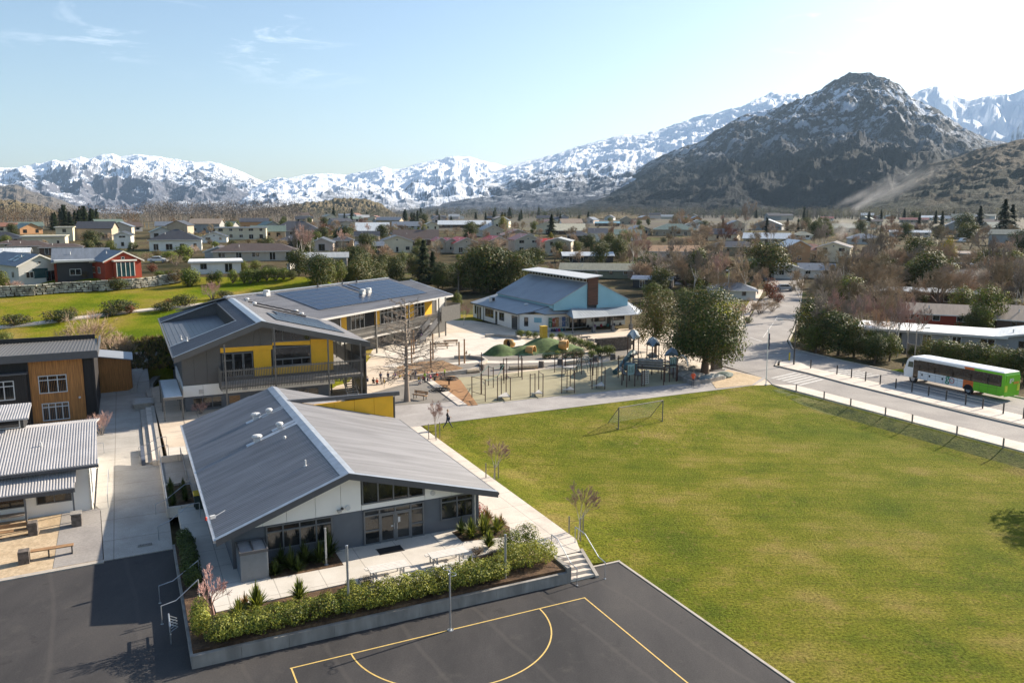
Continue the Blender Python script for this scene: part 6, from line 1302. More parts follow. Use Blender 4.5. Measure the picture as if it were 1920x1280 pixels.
def house(lab,short,u0,u1,vb,ve,vt,kind,wc,rc,D=10,rot=0,pitch=.4,wins=3,name='house',two=False,chim=0,ovh=.45,trim=True,fc=None,solar_=False,y=None):
    """kind: side (ridge across), gable (gable to viewer), hip, flat, mono"""
    uc=(u0+u1)/2; X,Y=pick(uc,vb) if y is None else (ray(uc,400)[0]/ray(uc,400)[1]*y,y); z=T(X,Y); W=(u1-u0)/FPX*Y*1.0; h=max(2.2,(vb-ve)/FPX*Y*1.0)
    h=min(h,6.4)
    if kind in('side','hip'):
        k=(vt-400)/FPX; hd=(CAMH-(z+h)-k*Y)/(pitch+k)
        D=max(5,min(15,2*hd)); pitch=max(.22,min(.62,(CAMH-(z+h)-k*Y)/(D/2)-k)) if hd>0 else pitch
    a=R(rot)+.8*math.atan2(-X,Y); th=thing(name,lab,'house' if name=='house' else name.replace('_',' '),(X,Y,z),a)
    ox,oy=0,0; x0,x1=-W/2,W/2; y0,y1=0,D; mb=MB(); zt=h
    mb.box(x0,x1,y0,y1,-1.2,h)
    if kind=='gable':
        mb.slab([(x0,y0,h),(x1,y0,h),(0,y0,h+W/2*pitch)],0,(0,.2,0)); mb.slab([(x0,y1,h),(x1,y1,h),(0,y1,h+W/2*pitch)],0,(0,-.2,0))
    if kind=='side':
        for x,d in ((x0,.2),(x1,-.2)): mb.slab([(x,y0,h),(x,y1,h),(x,D/2,h+D/2*pitch)],0,(d,0,0))
    mb.build('wall',wm(wc),th)
    rf=MB(); o=ovh; th_=.12
    if kind=='gable':
        ap=h+W/2*pitch+.06
        for sg in (-1,1):
            q=[(0,y0-o,ap),(sg*(W/2+o),y0-o,h-o*pitch+.06),(sg*(W/2+o),y1+o,h-o*pitch+.06),(0,y1+o,ap)]; rf.slab(q if sg<0 else q[::-1],th_)
    elif kind=='side':
        ap=h+D/2*pitch+.06
        for ya,yb in ((y0-o,D/2),(y1+o,D/2)):
            q=[(x0-o,ya,h-o*pitch+.06),(x1+o,ya,h-o*pitch+.06),(x1+o,yb,ap),(x0-o,yb,ap)]; rf.slab(q if ya<yb else q[::-1],th_)
    elif kind=='hip':
        r=min(D/2,W/2-.5); ap=h+D/2*pitch; e=h-o*pitch+.06; c=[(x0-o,y0-o,e),(x1+o,y0-o,e),(x1+o,y1+o,e),(x0-o,y1+o,e)]; p=(x0+r,D/2,ap); q=(x1-r,D/2,ap)
        rf.slab([c[0],c[1],q,p],th_); rf.slab([c[1],c[2],q],th_); rf.slab([c[2],c[3],p,q],th_); rf.slab([c[3],c[0],p],th_)
    elif kind=='flat': rf.box(x0-o,x1+o,y0-o,y1+o,h,h+.3)
    elif kind=='mono': rf.slab([(x0-o,y0-o,h+.06),(x1+o,y0-o,h+.06),(x1+o,y1+o,h+D*pitch*.4+.06),(x0-o,y1+o,h+D*pitch*.4+.06)],.15); 
    r=rf.build('roof',rm(rc),th)
    if trim:
        mb=MB()
        if kind=='gable':
            for sg in (-1,1): mb.hexa([(0,y0-o-.04,ap-.24),(sg*(W/2+o),y0-o-.04,h-o*pitch-.18),(sg*(W/2+o),y0-o,h-o*pitch-.18),(0,y0-o,ap-.24),(0,y0-o-.04,ap+.02),(sg*(W/2+o),y0-o-.04,h-o*pitch+.08),(sg*(W/2+o),y0-o,h-o*pitch+.08),(0,y0-o,ap+.02)])
        elif kind in('side','hip'): mb.box(x0-o,x1+o,y0-o-.1,y0-o,h-o*pitch-.14,h-o*pitch+.04)
        else: mb.box(x0-o-.05,x1+o+.05,y0-o-.06,y0-o,h-.08,h+.24)
        mb.build('gutter',wm(fc) if fc else M_trim,r)
    # ridge vent pipe
    mb=MB(); fx=x0+W*.3; 
    if kind!='flat':
        zz=h+(D*.25)*pitch if kind!='gable' else h+(W/2-abs(fx))*pitch; mb.tube((fx,D*.25,zz-.2),(fx,D*.25,zz+.55),.09,n=6); mb.build('vent_pipe',M_lalu,r)
    if chim:
        mb=MB(); cx=x0+W*.7; zz=h+(D/2*pitch if kind!='gable' else (W/2-abs(cx))*pitch); mb.box(cx-.45,cx+.45,D*.5-.4,D*.5+.4,h,zz+1.1); mb.box(cx-.52,cx+.52,D*.5-.47,D*.5+.47,zz+1.1,zz+1.22); mb.build('chimney',wm('stone'),r)
    Fw_=Wall((x0,y0),(1,0),(0,-1)); rs=random.Random(int(u0*7+vb))
    fl=[(.9,2.1)] if h<4.2 else [(.7,2.0),(3.3,4.6)]
    n=max(1,int(W/3.4)); 
    for (za,zb) in fl:
        if zb>h-.15: zb=h-.2
        for i in range(min(n,wins*2)):
            c=W*(i+.5)/n; w_=rs.uniform(.8,2.0)
            if w_>W/n-.5: w_=W/n-.5
            if w_<.4: continue
            z_a=.15 if (rs.random()<.3 and za<1) else za
            window(th,Fw_,c-w_/2,c+w_/2,z_a,zb,(0,0,0),M_trim if rs.random()<.6 else M_alu,M_hg,2 if w_>1.2 else 1,fw=.08)
    for side,(ox_,ux,nx_) in (('l',(x0,-1,-1)),('r',(x1,1,1))):
        Ws=Wall((ox_,y0 if side=='r' else y1),(0,ux),(nx_,0))
        if (side=='r')==(uc<960) or abs(rot)>12:
            for i in range(max(1,int(D/4.5))): 
                c=D*(i+.5)/max(1,int(D/4.5)); window(th,Ws,c-.6,c+.6,fl[-1][0],min(fl[-1][1],h-.2),(0,0,0),M_trim,M_hg,2,fw=.08)
    if kind=='gable' and W>5: window(th,Fw_,W/2-.3,W/2+.3,h+.1,h+.6,(0,0,0),M_trim,M_hg,1,fw=.07) if W*pitch/2>1.4 else None
    HOUSES.append((X,Y,short,uc,vb)); FOOT.append((X,Y,max(W,D)*.55+1,W,D,a)); return th,W,D,h
H=house
# near left hill
sk=H('pale grey gabled house with four skylights on its blue-grey roof, far left on the hill','the skylight house',41,114,531,497,472,'gable','lgrey','slate',D=17,rot=26,pitch=.50,wins=1)
t_,W_,D_,h_=sk
for (fx,fy) in ((-.32,.22),(-.32,.36),(-.17,.24),(-.17,.38)):
    x=W_*fx; w2=.45; z=lambda q:h_+(W_/2-abs(q))*.5+.12; mb=MB(); mb.slab([(x-w2,D_*fy,z(x-w2)),(x+w2,D_*fy,z(x+w2)),(x+w2,D_*fy+1.3,z(x+w2)),(x-w2,D_*fy+1.3,z(x-w2))],.08); mb.build('skylight',M_teal,t_)
mb=MB(); mb.box(-1.3,1.3,-.03,.0,.8,2.6); mb.build('teal_window',M_teal,t_)
hb=H('dark glass link house front with a pale flat roof between white and red gables','the glass link',114,172,527,492,478,'flat','dark','pale',D=7,rot=12,wins=4)
rb=H('red barn-style house with a grey gable roof above the stone terrace wall','the red barn house',200,266,522,488,467,'gable','red','slate',D=17,rot=26,pitch=.5,wins=2)
t_,W_,D_,h_=rb; mb=MB(); mb.box(-1.9,1.9,-1.0,0,0,3.2); by=mb.build('bay_window',wm('red'),t_); mb=MB(); mb.box(-2.1,2.1,-1.2,.1,3.2,3.45); mb.build('bay_roof',M_trim,by); mb=MB(); mb.box(-1.6,1.6,-1.03,-1.0,.4,3.0); mb.build('pane',M_teal,by); mb=MB(); [mb.box(x-.06,x+.06,-1.07,-1.03,.4,3.0) for x in (-1.6,-.8,0,.8,1.6)]; mb.build('mullion',M_trim,by)
H('dark red side wing with a long blue-grey roof beside the red barn gable','the red wing',110,200,522,490,464,'side','red','slate',rot=4,wins=2)
H('white flat-roofed carport building behind the clipped round hedges','the white carport',362,450,513,497,490,'flat','white','white',D=9,rot=4)
H('white two-gabled house with black roofs on the left hill','the black-roofed white house',285,375,470,449,429,'hip','white','black',chim=1,rot=2); H('white gable wing with a black roof, left end of the black-roofed house','the left white gable',216,245,466,441,431,'gable','white','black',D=12,pitch=.42); H('white gable wing with a black roof in the middle of the black-roofed house','the middle white gable',300,338,468,450,438,'gable','white','black',D=9,pitch=.45); H('white end wing with a black gable roof, right end of the black-roofed house','the right white gable',380,424,455,447,436,'gable','white','black',D=10,pitch=.4)
H('cream flat-roofed villa on the far left with two stacked storeys','the cream villa',48,118,463,444,432,'flat','cream','cream',D=12,wins=3); H('upper cream block of the stepped villa with a small orange pot','the cream tower',108,136,452,427,425,'flat','cream','cream',D=8)
H('black-roofed house cut by the left photo edge','the edge house',-30,37,458,452,434,'hip','stone','black')
H('dark brown hipped house behind the skylight house','the brown hip house',20,90,475,466,450,'hip','stone','brown'); H('brown hipped house with a pale ridge behind the red wing','the pale-ridged house',80,150,478,468,455,'hip','brown','brown'); H('low dark hipped roof left of the cream villa','the low dark house',0,60,470,462,449,'hip','beige','brown')
H('pale metal-roofed shed far left behind the skylight house','the pale shed',-10,50,490,474,464,'side','grey','pale')
H('long grey house with dark brown hipped roofs behind the round hedges','the dark hipped house',405,555,489,470,455,'hip','beige','brown',wins=3); H('grey gable wing with a dark brown roof left of the dark hipped house','the grey gable wing',386,432,488,474,463,'gable','lgrey','brown',D=12,pitch=.36)
H('cream two-storey box house with a flat dark roof line','the cream box house',408,497,449,428,424,'flat','cream','charc',D=13,wins=4)
H('wide dark house with a big charcoal hip roof and stone chimney','the charcoal house',508,600,444,432,414,'hip','grey','charc',chim=1,D=15); H('small timber-gabled house wing with a white-edged dark roof','the timber gable',598,622,440,432,423,'gable','orange','charc',D=9,pitch=.5)
H('white-gabled house with black roofs behind two bare trees','the white gable house',583,624,471,455,444,'gable','pink','charc',D=14,pitch=.42); H('dark-roofed house right behind the slim white birch','the birch house',525,585,462,452,441,'hip','dark','charc'); H('dark hipped roof house to the right of the white gable house','the dark hip',622,662,463,450,441,'hip','stone','charc')
H('slate-blue gabled house with cream front among town roofs','the slate gable',643,672,445,434,421,'gable','cream','slate',D=16,pitch=.6,rot=14)
H('large house with a broad pale metal roof behind the slate gable','the broad pale roof',668,728,441,434,417,'side','lgrey','pale'); H('black-roofed stone cottage in front of the broad pale roof','the black cottage',666,710,453,446,433,'side','stone','black')
H('two-storey cream house with black roofs above the solar wing','the two-storey cream house',716,774,474,452,442,'gable','cream','charc',D=11,pitch=.34,rot=6,wins=2); H('dark lean-to roof block on the left of the two-storey cream house','the dark lean-to',668,718,474,460,452,'side','dark','slate')
H('long brown-roofed house with a stone chimney left of the red roofs','the long brown roof',738,821,460,448,430,'side','brown','brown',chim=1); H('small blue-roofed house behind the long brown roof','the small blue roof',722,752,440,431,422,'gable','lgrey','slate',pitch=.5)
H('far grey-roofed house beside dark conifers','the far grey roof',736,790,430,425,415,'side','lgrey','slate')
H('long pale metal-roofed building on the valley edge','the long pale roof',822,920,427,421,413,'side','brown','pale')
H('left small red gable of the red-roofed row','the left red gable',818,838,474,452,441,'gable','beige','red',D=12,pitch=.55,rot=10); H('middle small red gable of the red-roofed row','the middle red gable',836,858,474,453,441,'gable','beige','red',D=12,pitch=.5,rot=12); H('wide beige gable with a red roof, third of the red-roofed row','the third red gable',852,898,475,456,442,'gable','beige','red',D=14,pitch=.42,rot=16)
H('beige gable with a red roof and pale skylight between red rows','the skylight red gable',916,955,466,452,440,'gable','beige','red',D=14,pitch=.45,rot=16); H('beige house with maroon gable roof and dark balcony glazing','the maroon gable',966,1014,474,450,439,'gable','beige','maroon',D=14,pitch=.42,rot=12,wins=3); H('two-storey beige house with a shallow arched white-edged roof and red wing','the arched-roof house',1022,1070,479,453,446,'gable','beige','lgrey',D=12,pitch=.25,rot=-6,wins=2); H('low red roof linking the maroon gable and the arched-roof house','the low red link',1006,1040,470,454,446,'side','beige','red')
H('grey-roofed gable house beside the golden conifer','the grey gable house',905,944,444,431,420,'gable','beige','slate',D=15,pitch=.45,rot=14); H('terracotta-brown gable house behind the maroon gable','the terracotta gable',942,1001,451,441,426,'gable','stone','terr',D=14,pitch=.35,rot=8)
H('beige two-storey gable house among far roofs','the far beige gable',1006,1046,438,424,412,'gable','cream','brown',D=12,pitch=.35,rot=-10); H('house with a wide cream metal roof','the cream roof',1038,1096,440,433,419,'side','brown','cream'); H('white house under low dark roofs beside a dark cypress','the low dark roofs',1104,1138,453,437,427,'side','white','charc',wins=2); H('dark single-storey house left of the low dark roofs','the dark bungalow',1064,1106,450,442,432,'hip','dark','charc')
H('house with a bright teal-blue roof near the valley floor','the teal roof',1116,1161,424,420,415,'side','brown','teal'); H('pale stone lodge with a steep roof right of the teal roof','the stone lodge',1162,1186,421,412,403,'gable','stone','tan',pitch=.5)
H('dark gable house with a whitish shallow roof behind the school hall','the whitish roof',1056,1150,492,483,471,'side','dark','pale',rot=8); H('low house with a large pale olive roof behind the school hall','the olive roof',1050,1186,521,508,492,'side','olive','olive',rot=-4,wins=3)
H('small pavilion with a blue solar roof right of the school hall','the solar pavilion',1186,1258,541,529,516,'side','dark','blue',rot=-10,wins=4)
H('green-grey hipped house on the rise left of the tall bare tree','the green-grey house',1226,1304,442,430,419,'hip','stone','green',wins=4); H('pale pink cottage with an orange-tan roof by the cul-de-sac','the pink cottage',1219,1308,489,471,459,'side','pink','orange',rot=-6)
H('white-roofed house far behind the tall bare tree','the far white roof',1286,1330,428,421,414,'gable','white','pale'); H('low grey house with pale hip ridges behind grey bare trees','the grey hip house',1332,1420,478,462,451,'hip','olive','charc'); H('house with a pale gable roof beside a thin dark cypress','the pale gable',1412,1464,431,422,413,'gable','grey','pale',pitch=.4,rot=-12)
H('brick house with a long bright white metal roof','the long white roof',1395,1478,459,447,436,'side','stone','pale',rot=-6); H('small cream hipped cottage right of the long white roof','the cream cottage',1488,1522,449,441,433,'hip','white','olive'); H('two-storey orange-beige gable house with a pale roof','the orange gable house',1478,1518,492,462,452,'gable','orange','pale',D=13,pitch=.55,rot=12,wins=2)
H('low house with a shallow green roof among bare shrubs','the green roof',1388,1474,507,493,483,'hip','olive','green',wins=4); H('white gabled house with three windows and grey roof above the verge','the white verge house',1452,1506,523,506,491,'gable','white','lgrey',D=14,pitch=.36,rot=4,wins=2); H('long grey roof joined to the white verge house','the long grey roof',1500,1562,521,508,492,'side','white','slate')
H('two-storey yellow-beige house with a brown gable roof','the yellow-beige house',1532,1590,491,464,451,'gable','cream','brown',D=14,pitch=.32,rot=-8,wins=3); H('low brown roof block left of the yellow-beige house','the brown roof block',1506,1545,489,468,456,'hip','beige','terr'); H('white two-storey gable house far right of centre','the far white gable',1530,1561,442,429,421,'gable','white','lgrey',D=10,pitch=.4)
H('low pale bungalow behind the chimney smoke','the smoke bungalow',1564,1622,436,427,419,'side','beige','olive'); H('house with slate-violet roof below the smoke','the slate-violet house',1592,1650,458,447,437,'hip','lgrey','slate'); H('dark brown house with a flat eave on the far right rise','the dark brown house',1682,1728,431,424,417,'hip','brown','brown'); H('long red-roofed shed far right','the long red shed',1690,1738,418,412,408,'side','stone','maroon'); H('bright white far shed at the foot of the brown hill','the far white shed',1728,1762,413,408,404,'side','white','pale'); H('bungalow with a long pale roof right of the smoke','the pale bungalow',1672,1740,444,438,431,'side','pink','pale')
H('tiny pink-roofed barn at the valley foot','the pink barn',1540,1562,414,410,406,'side','white','maroon')
H('tan-roofed house left of the broad bare tree','the tan roof',1786,1834,488,480,471,'side','stone','tan'); H('house with grey-green metal roof behind the broad bare tree','the grey-green roof',1820,1900,500,488,476,'side','brown','olive',rot=-6); H('black-roofed bungalow at the right photo edge','the black bungalow',1862,1960,520,511,497,'hip','dark','black'); H('bungalow with a long pale blue-grey roof behind drifting smoke','the pale blue bungalow',1724,1826,512,504,492,'side','lgrey','pale',rot=-8)
H('bluish weatherboard house with a dark gable roof behind drifting smoke','the bluish house',1750,1854,540,520,504,'side','lgrey','brown',rot=-10,wins=3); H('long low house with a weathered grey roof above the tan tiled roof','the weathered grey roof',1648,1822,566,556,541,'side','brown','lgrey',rot=-2)
H('long brick house with a tan tiled roof behind the bus hedge','the tan tiled roof',1690,1868,613,596,569,'side','red','tan',rot=-3,wins=4); H('brick wing with a tan tiled roof at the right photo edge','the tan right wing',1875,1990,626,604,572,'side','brown','tan',rot=-8)
H('long grey flat-roofed house behind the bus hedge','the white flat roof',1612,1860,655,624,600,'mono','grey','white',D=8,rot=-9,wins=3,pitch=.05); H('small grey gable end at the right photo edge above the bus','the grey gable end',1872,1960,668,634,622,'gable','grey','pale',D=9,pitch=.2,rot=-6,wins=1)
H('low house with a grey-green roof right behind the large dark tree','the hidden hip roof',1330,1415,562,543,528,'hip','lgrey','slate',wins=3)
H('green-roofed cottage among brown bare trees on the right','the green cottage',1596,1650,510,503,491,'gable','beige','green',pitch=.35)
# skylights and pergola details on two near houses
# more roofs on the flats
rf_=random.Random(31)
FAR=[]
for i in range(260):
    u=rf_.uniform(-20,1900); v=rf_.uniform(408,428) if (u>560 and i%2) else (rf_.uniform(428,470) if u>430 else rf_.uniform(432,452))
    if u<560 and v<428: continue
    if v>445 and 800<u<1010: continue
    k=(v-400)/30+.5
    if any(abs(u-h_[3])<24*k and abs(v-h_[4])<10*k for h_ in HOUSES) or any(abs(u-a)<13*k and abs(v-b)<3.2*k for a,b in FAR): continue
    FAR.append((u,v))
FAR.sort()
for i,(u,v) in enumerate(FAR):
    X,Y=pick(u,v); z=T(X,Y); wc=rf_.choice(['white','beige','lgrey','stone','cream','grey','orange','pink']); rc=rf_.choice(['pale','lgrey','charc','slate','tan','olive','brown','charc','terr','green'])
    gf=rf_.random()<.45; W=rf_.uniform(8,11) if gf else rf_.uniform(11,18); D=rf_.uniform(11,15) if gf else rf_.uniform(8,11); h=rf_.choice([2.7,2.8,4.6]); a=rf_.uniform(-.5,.5)-.8*math.atan2(X,Y)*-1*-1; p_=rf_.uniform(.36,.55)
    t=thing('house','',"house",(X,Y,z),a,'small far houses of the valley town'); mb=MB(); mb.box(-W/2,W/2,0,D,-1.5,h)
    if gf:
        for y_,d in ((0,.2),(D,-.2)): mb.slab([(-W/2,y_,h),(W/2,y_,h),(0,y_,h+W/2*p_)],0,(0,d,0))
    else:
        for x,d in ((-W/2,.2),(W/2,-.2)): mb.slab([(x,0,h),(x,D,h),(x,D/2,h+D/2*p_)],0,(d,0,0))
    mb.build('wall',wm(wc),t); mb=MB()
    if gf:
        for sg in (-1,1):
            q=[(0,-.5,h+W/2*p_+.1),(sg*(W/2+.5),-.5,h-.1),(sg*(W/2+.5),D+.5,h-.1),(0,D+.5,h+W/2*p_+.1)]; mb.slab(q if sg<0 else q[::-1],.15)
    else:
        for ya,yb in ((-.5,D/2),(D+.5,D/2)):
            q=[(-W/2-.5,ya,h-.1),(W/2+.5,ya,h-.1),(W/2+.5,yb,h+D/2*p_+.1),(-W/2-.5,yb,h+D/2*p_+.1)]; mb.slab(q if ya<yb else q[::-1],.15)
    mb.build('roof',rm(rc),t)
    if v>414:
        for c in ([-W*.28,W*.25] if W<11 else [-W*.33,0,W*.3]):
            mb=MB(); w2=rf_.uniform(.5,.95); mb.box(c-w2,c+w2,-.04,0,.5 if rf_.random()<.3 else 1.0,2.2); mb.build('window',M_hg,t)
    FOOT.append((X,Y,W*.6,W,D,a)); HOUSES.append((X,Y,None,u,v)); t['_a']=f"{'two-storey' if h>4 else 'low'} {({'lgrey':'light grey','stone':'stone-coloured'}).get(wc,wc)} house with a {({'pale':'pale metal','lgrey':'light grey','charc':'charcoal','terr':'terracotta'}).get(rc,rc)} roof"
# ---------- vehicles ----------
M_car={c:mat('car_paint_'+c,v,rough=.25,var=.02,spec=.7) for c,v in {'red':(.22,.02,.03),'silver':(.38,.39,.40),'white':(.72,.72,.71),'blue':(.07,.12,.22),'dark':(.04,.04,.045)}.items()}
M_tyre=mat('tyre_rubber',(.015,.015,.015),rough=.85)
def wheel(par,x,y,r,w_,side):
    mb=MB(); mb.tube((x,y-w_/2,r),(x,y+w_/2,r),r,n=18); o=mb.build('wheel',M_tyre,par); mb=MB(); yy=y+side*(w_/2+.004); mb.tube((x,yy-.01,r),(x,yy+.012,r),r*.58,n=12); mb.build('rim',M_galv,o)
def car(u,v,rot,c,lab,L=4.4,van=False):
    X,Y=pick(u,v); z=T(X,Y)+.12; t=thing('parked_car',lab,'car',(X,Y,z),R(rot)); k=L/4.4
    prof=[(-2.2,.35),(-2.2,.8),(-2.0,.95),(-1.5,1.0),(-1.0,1.42 if not van else 1.8),(.55,1.45 if not van else 1.8),(1.25,1.0),(2.05,.82),(2.2,.6),(2.2,.35)]
    mb=MB(); mb.slab([(x*k,-.86,z_) for x,z_ in prof],0,(0,1.72,0)); b_=mb.build('body',M_car[c],t); 
    m=b_.modifiers.new('bevel','BEVEL'); m.width=.07; m.segments=2
    mb=MB(); gl=[(-1.42,1.0),(-.98,1.36 if not van else 1.7),(.5,1.38 if not van else 1.7),(1.12,1.0)]
    mb.slab([(x*k,-.875,z_) for x,z_ in gl],0,(0,1.75,0)); mb.build('side_window',M_hg,t)
    mb=MB(); mb.slab([(.62*k,-.7,1.44),(.62*k,.7,1.44),(1.2*k,.72,1.05),(1.2*k,-.72,1.05)][::-1],.02,(.02,0,.02)); mb.build('windscreen',M_hg,t)
    for x in (-1.35*k,1.35*k):
        for s_ in (-1,1): wheel(t,x,s_*.78,.32,.2,s_)
    for s_ in (-1,1):
        mb=MB(); mb.box(2.18*k,2.23*k,s_*.62-.18,s_*.62+.18,.6,.74); mb.build('headlight',M_lalu,t)
        mb=MB(); mb.box(-2.23*k,-2.18*k,s_*.62-.16,s_*.62+.16,.68,.82); mb.build('tail_light',mat('red_lens',(.5,.05,.03)),t)
car(1214,517,30,'red','dark red hatchback parked in the cul-de-sac behind the school hall',4.2); car(1471,546,-3,'silver','silver grey car parked by the red bushes beyond the junction',4.6); car(1338,522,40,'white','white car half hidden behind bare trees near the cul-de-sac sign'); car(297,493,4,'white','white car parked between the red barn house and the black-roofed house',4.4)
car(1592,492,8,'blue','pale blue car on the drive below the yellow-beige house'); car(1806,455,20,'white','white van parked left of the broad bare tree on the right',4.8,True)
# bus
bx,by=S(68.6,22.2); O0=Vector((bx,by,.87)); ba=TH+PI/2   # nose points along +t
bus=thing('bus','white, orange and green coach parked nose-left beside the dark hedge','bus',(bx,by,.87),ba)
bus.scale=(.93,1,1); Wb=1.25
M_bw=mat('bus_white',(.74,.75,.75),rough=.3,var=.02); M_bg=mat('bus_green',(.16,.50,.02),rough=.3,var=.03); M_bo=mat('bus_orange',(.68,.14,.02),rough=.3,var=.03); M_bgl=mat('bus_glass',(.02,.017,.015),rough=.06,var=.6,scale=.8,col2=(.03,.024,.018))
def bz(mb,x0,x1,z0,z1,sh=0,y=Wb): mb.box(x0,x1,-y,y,z0,z1)
# bus local x: nose +
mb=MB(); bz(mb,-1.6,5.9-1.1,.55,2.95); 
mb.slab([(4.8,-Wb,.55),(6.2,-Wb,.55),(6.3,-Wb,1.3),(6.15,-Wb,1.7),(5.85,-Wb,2.55),(5.4,-Wb,2.95),(4.8,-Wb,3.0)],0,(0,2*Wb,0)); bd=mb.build('white_body',M_bw,bus); m=bd.modifiers.new('b','BEVEL'); m.width=.05; m.segments=2
mb=MB(); bz(mb,-2.85,-1.6,.55,2.95); mb.build('orange_body',M_bo,bus)
mb=MB(); mb.slab([(-2.85,-Wb,.55),(-2.85,-Wb,2.95),(-6.3,-Wb,2.95),(-6.45,-Wb,2.4),(-6.45,-Wb,.7),(-6.0,-Wb,.5)],0,(0,2*Wb,0)); mb.build('green_body',M_bg,bus)
mb=MB(); mb.slab([(-6.3,-Wb,2.95),(4.9,-Wb,2.95),(5.4,-Wb+.2,2.98),(5.4,Wb-.2,2.98),(4.9,Wb,2.95),(-6.3,Wb,2.95)],.03,(0,0,-.03)); mb.hexa([(-6.3,-Wb,2.96),(4.9,-Wb,2.96),(4.9,Wb,2.96),(-6.3,Wb,2.96),(-6.2,-1.0,3.05),(4.7,-1.0,3.05),(4.7,1.0,3.05),(-6.2,1.0,3.05)]); mb.build('roof',M_bw,bus)
for s_ in (-1,1):
    mb=MB(); y=s_*(Wb+.008); mb.box(-6.1,4.3,min(y,y-s_*.02),max(y,y-s_*.02),1.5,2.7); mb.build('window_band',M_bgl,bus)
    mb=MB(); [mb.box(x,x+.03,min(y,y+s_*.006),max(y,y+s_*.006),1.5,2.7) for x in (-4.6,-3.1,-1.6,-.1,1.4,2.9)]; mb.build('window_bar',M_black,bus)
    mb=MB(); mb.slab([(5.0,y,1.75),(5.75,y,1.75),(5.62,y,2.4),(5.0,y,2.4)],0,(0,-s_*.02,0)); mb.build('cab_window',mat('cab_glass',(.05,.07,.05),rough=.08),bus)
    for x in (4.95,-2.3): wheel(bus,x,s_*1.08,.48,.32,s_)
    mb=MB(); mb.slab([(-2.3+.62*math.cos(i*PI/8),s_*(Wb+.012),.5+.6*math.sin(i*PI/8)) for i in range(9)],0,(0,-s_*.1,0)); mb.build('wheel_arch',M_black,bus)
    mb=MB(); mb.box(6.15,6.3,s_*1.0-.14,s_*1.0+.14,.85,1.05); mb.build('headlight',M_lalu,bus)
    mb=MB(); mb.path([(5.9,s_*1.2,2.4),(6.2,s_*1.5,2.35),(6.25,s_*1.5,1.9)],.03,5); mb.box(6.18,6.28,s_*1.5-.1,s_*1.5+.1,1.7,2.1); mb.build('mirror',M_black,bus)
    mb=MB(); mb.box(-6.5,-6.44,s_*1.0-.2,s_*1.0+.2,1.0,1.65); mb.build('tail_marker',mat('hi_vis_yellow',(.55,.62,.05)),bus)
mb=MB(); mb.box(4.28,4.95,Wb,Wb+.012,.6,2.65); mb.build('door',M_bgl,bus)
mb=MB(); mb.slab([(6.17,-1.1,1.75),(6.17,1.1,1.75),(5.85,1.1,2.7),(5.85,-1.1,2.7)],0,(.03,0,.01)); mb.build('windscreen',M_bgl,bus)
mb=MB(); mb.box(-6.5,-6.43,-1.05,1.05,2.0,2.7); mb.box(-6.47,-6.42,-1.2,1.2,.5,.72); mb.build('rear_panel',M_bg,bus)
mb=MB(); mb.box(-6.52,-6.45,-1.0,-.15,1.75,2.0); mb.build('rear_sign',mat('rear_orange',(.55,.3,.03)),bus)
mb=MB(); mb.box(-1.7,-.7,Wb+.0,Wb+.018,2.68,2.82); mb.build('roof_sign',M_pwhite,bus)
mb=MB(); [mb.box(x,x+.015,Wb+.001,Wb+.006,.56,1.5) for x in (3.9,2.9,1.9,.9,-.9,-3.6,-4.6,-5.6)]; mb.box(-6.1,4.2,Wb+.001,Wb+.006,1.28,1.3); mb.build('panel_seam',M_dark,bus)
for x in (3.6,2.6,.9): 
    mb=MB(); mb.box(x,x+.2,Wb,Wb+.014,1.0,1.22) ; mb.build('flap_handle',M_black,bus)
def conv(o):
    dg=bpy.context.evaluated_depsgraph_get(); me=bpy.data.meshes.new_from_object(o.evaluated_get(dg)); n=o.name; bpy.data.objects.remove(o); q=bpy.data.objects.new(n,me); COL.objects.link(q); return q
def text(par,body,loc,rot,size,m,name='lettering',ext=.006):
    cu=bpy.data.curves.new(name,'FONT'); cu.body=body; cu.size=size; cu.extrude=ext; cu.align_x='CENTER'; cu.offset=size*.006
    o=bpy.data.objects.new(name,cu); COL.objects.link(o); o=conv(o); o.data.materials.clear(); o.data.materials.append(m); o.parent=par; o.location=loc; o.rotation_euler=rot; return o
text(bus,'g',(.35,Wb+.02,.93),(PI/2,0,PI),1.25,mat('logo_green',(.02,.22,.12))); 
mb=MB(); [mb.tube((-.22+.28*math.cos(i*PI/9),Wb+.02,1.12+.28*math.sin(i*PI/9)),(-.22+.28*math.cos((i+1)*PI/9),Wb+.02,1.12+.28*math.sin((i+1)*PI/9)),.04,n=5) for i in range(18)]; mb.build('lettering',mat('logo_red',(.45,.07,.05)),bus)
text(bus,'bus',(-.22,Wb+.02,1.06),(PI/2,0,PI),.2,mat('logo_green',(.02,.22,.12)))
text(bus,'go',(-6.53,.25,2.05),(PI/2,0,-PI/2),.7,M_pwhite)
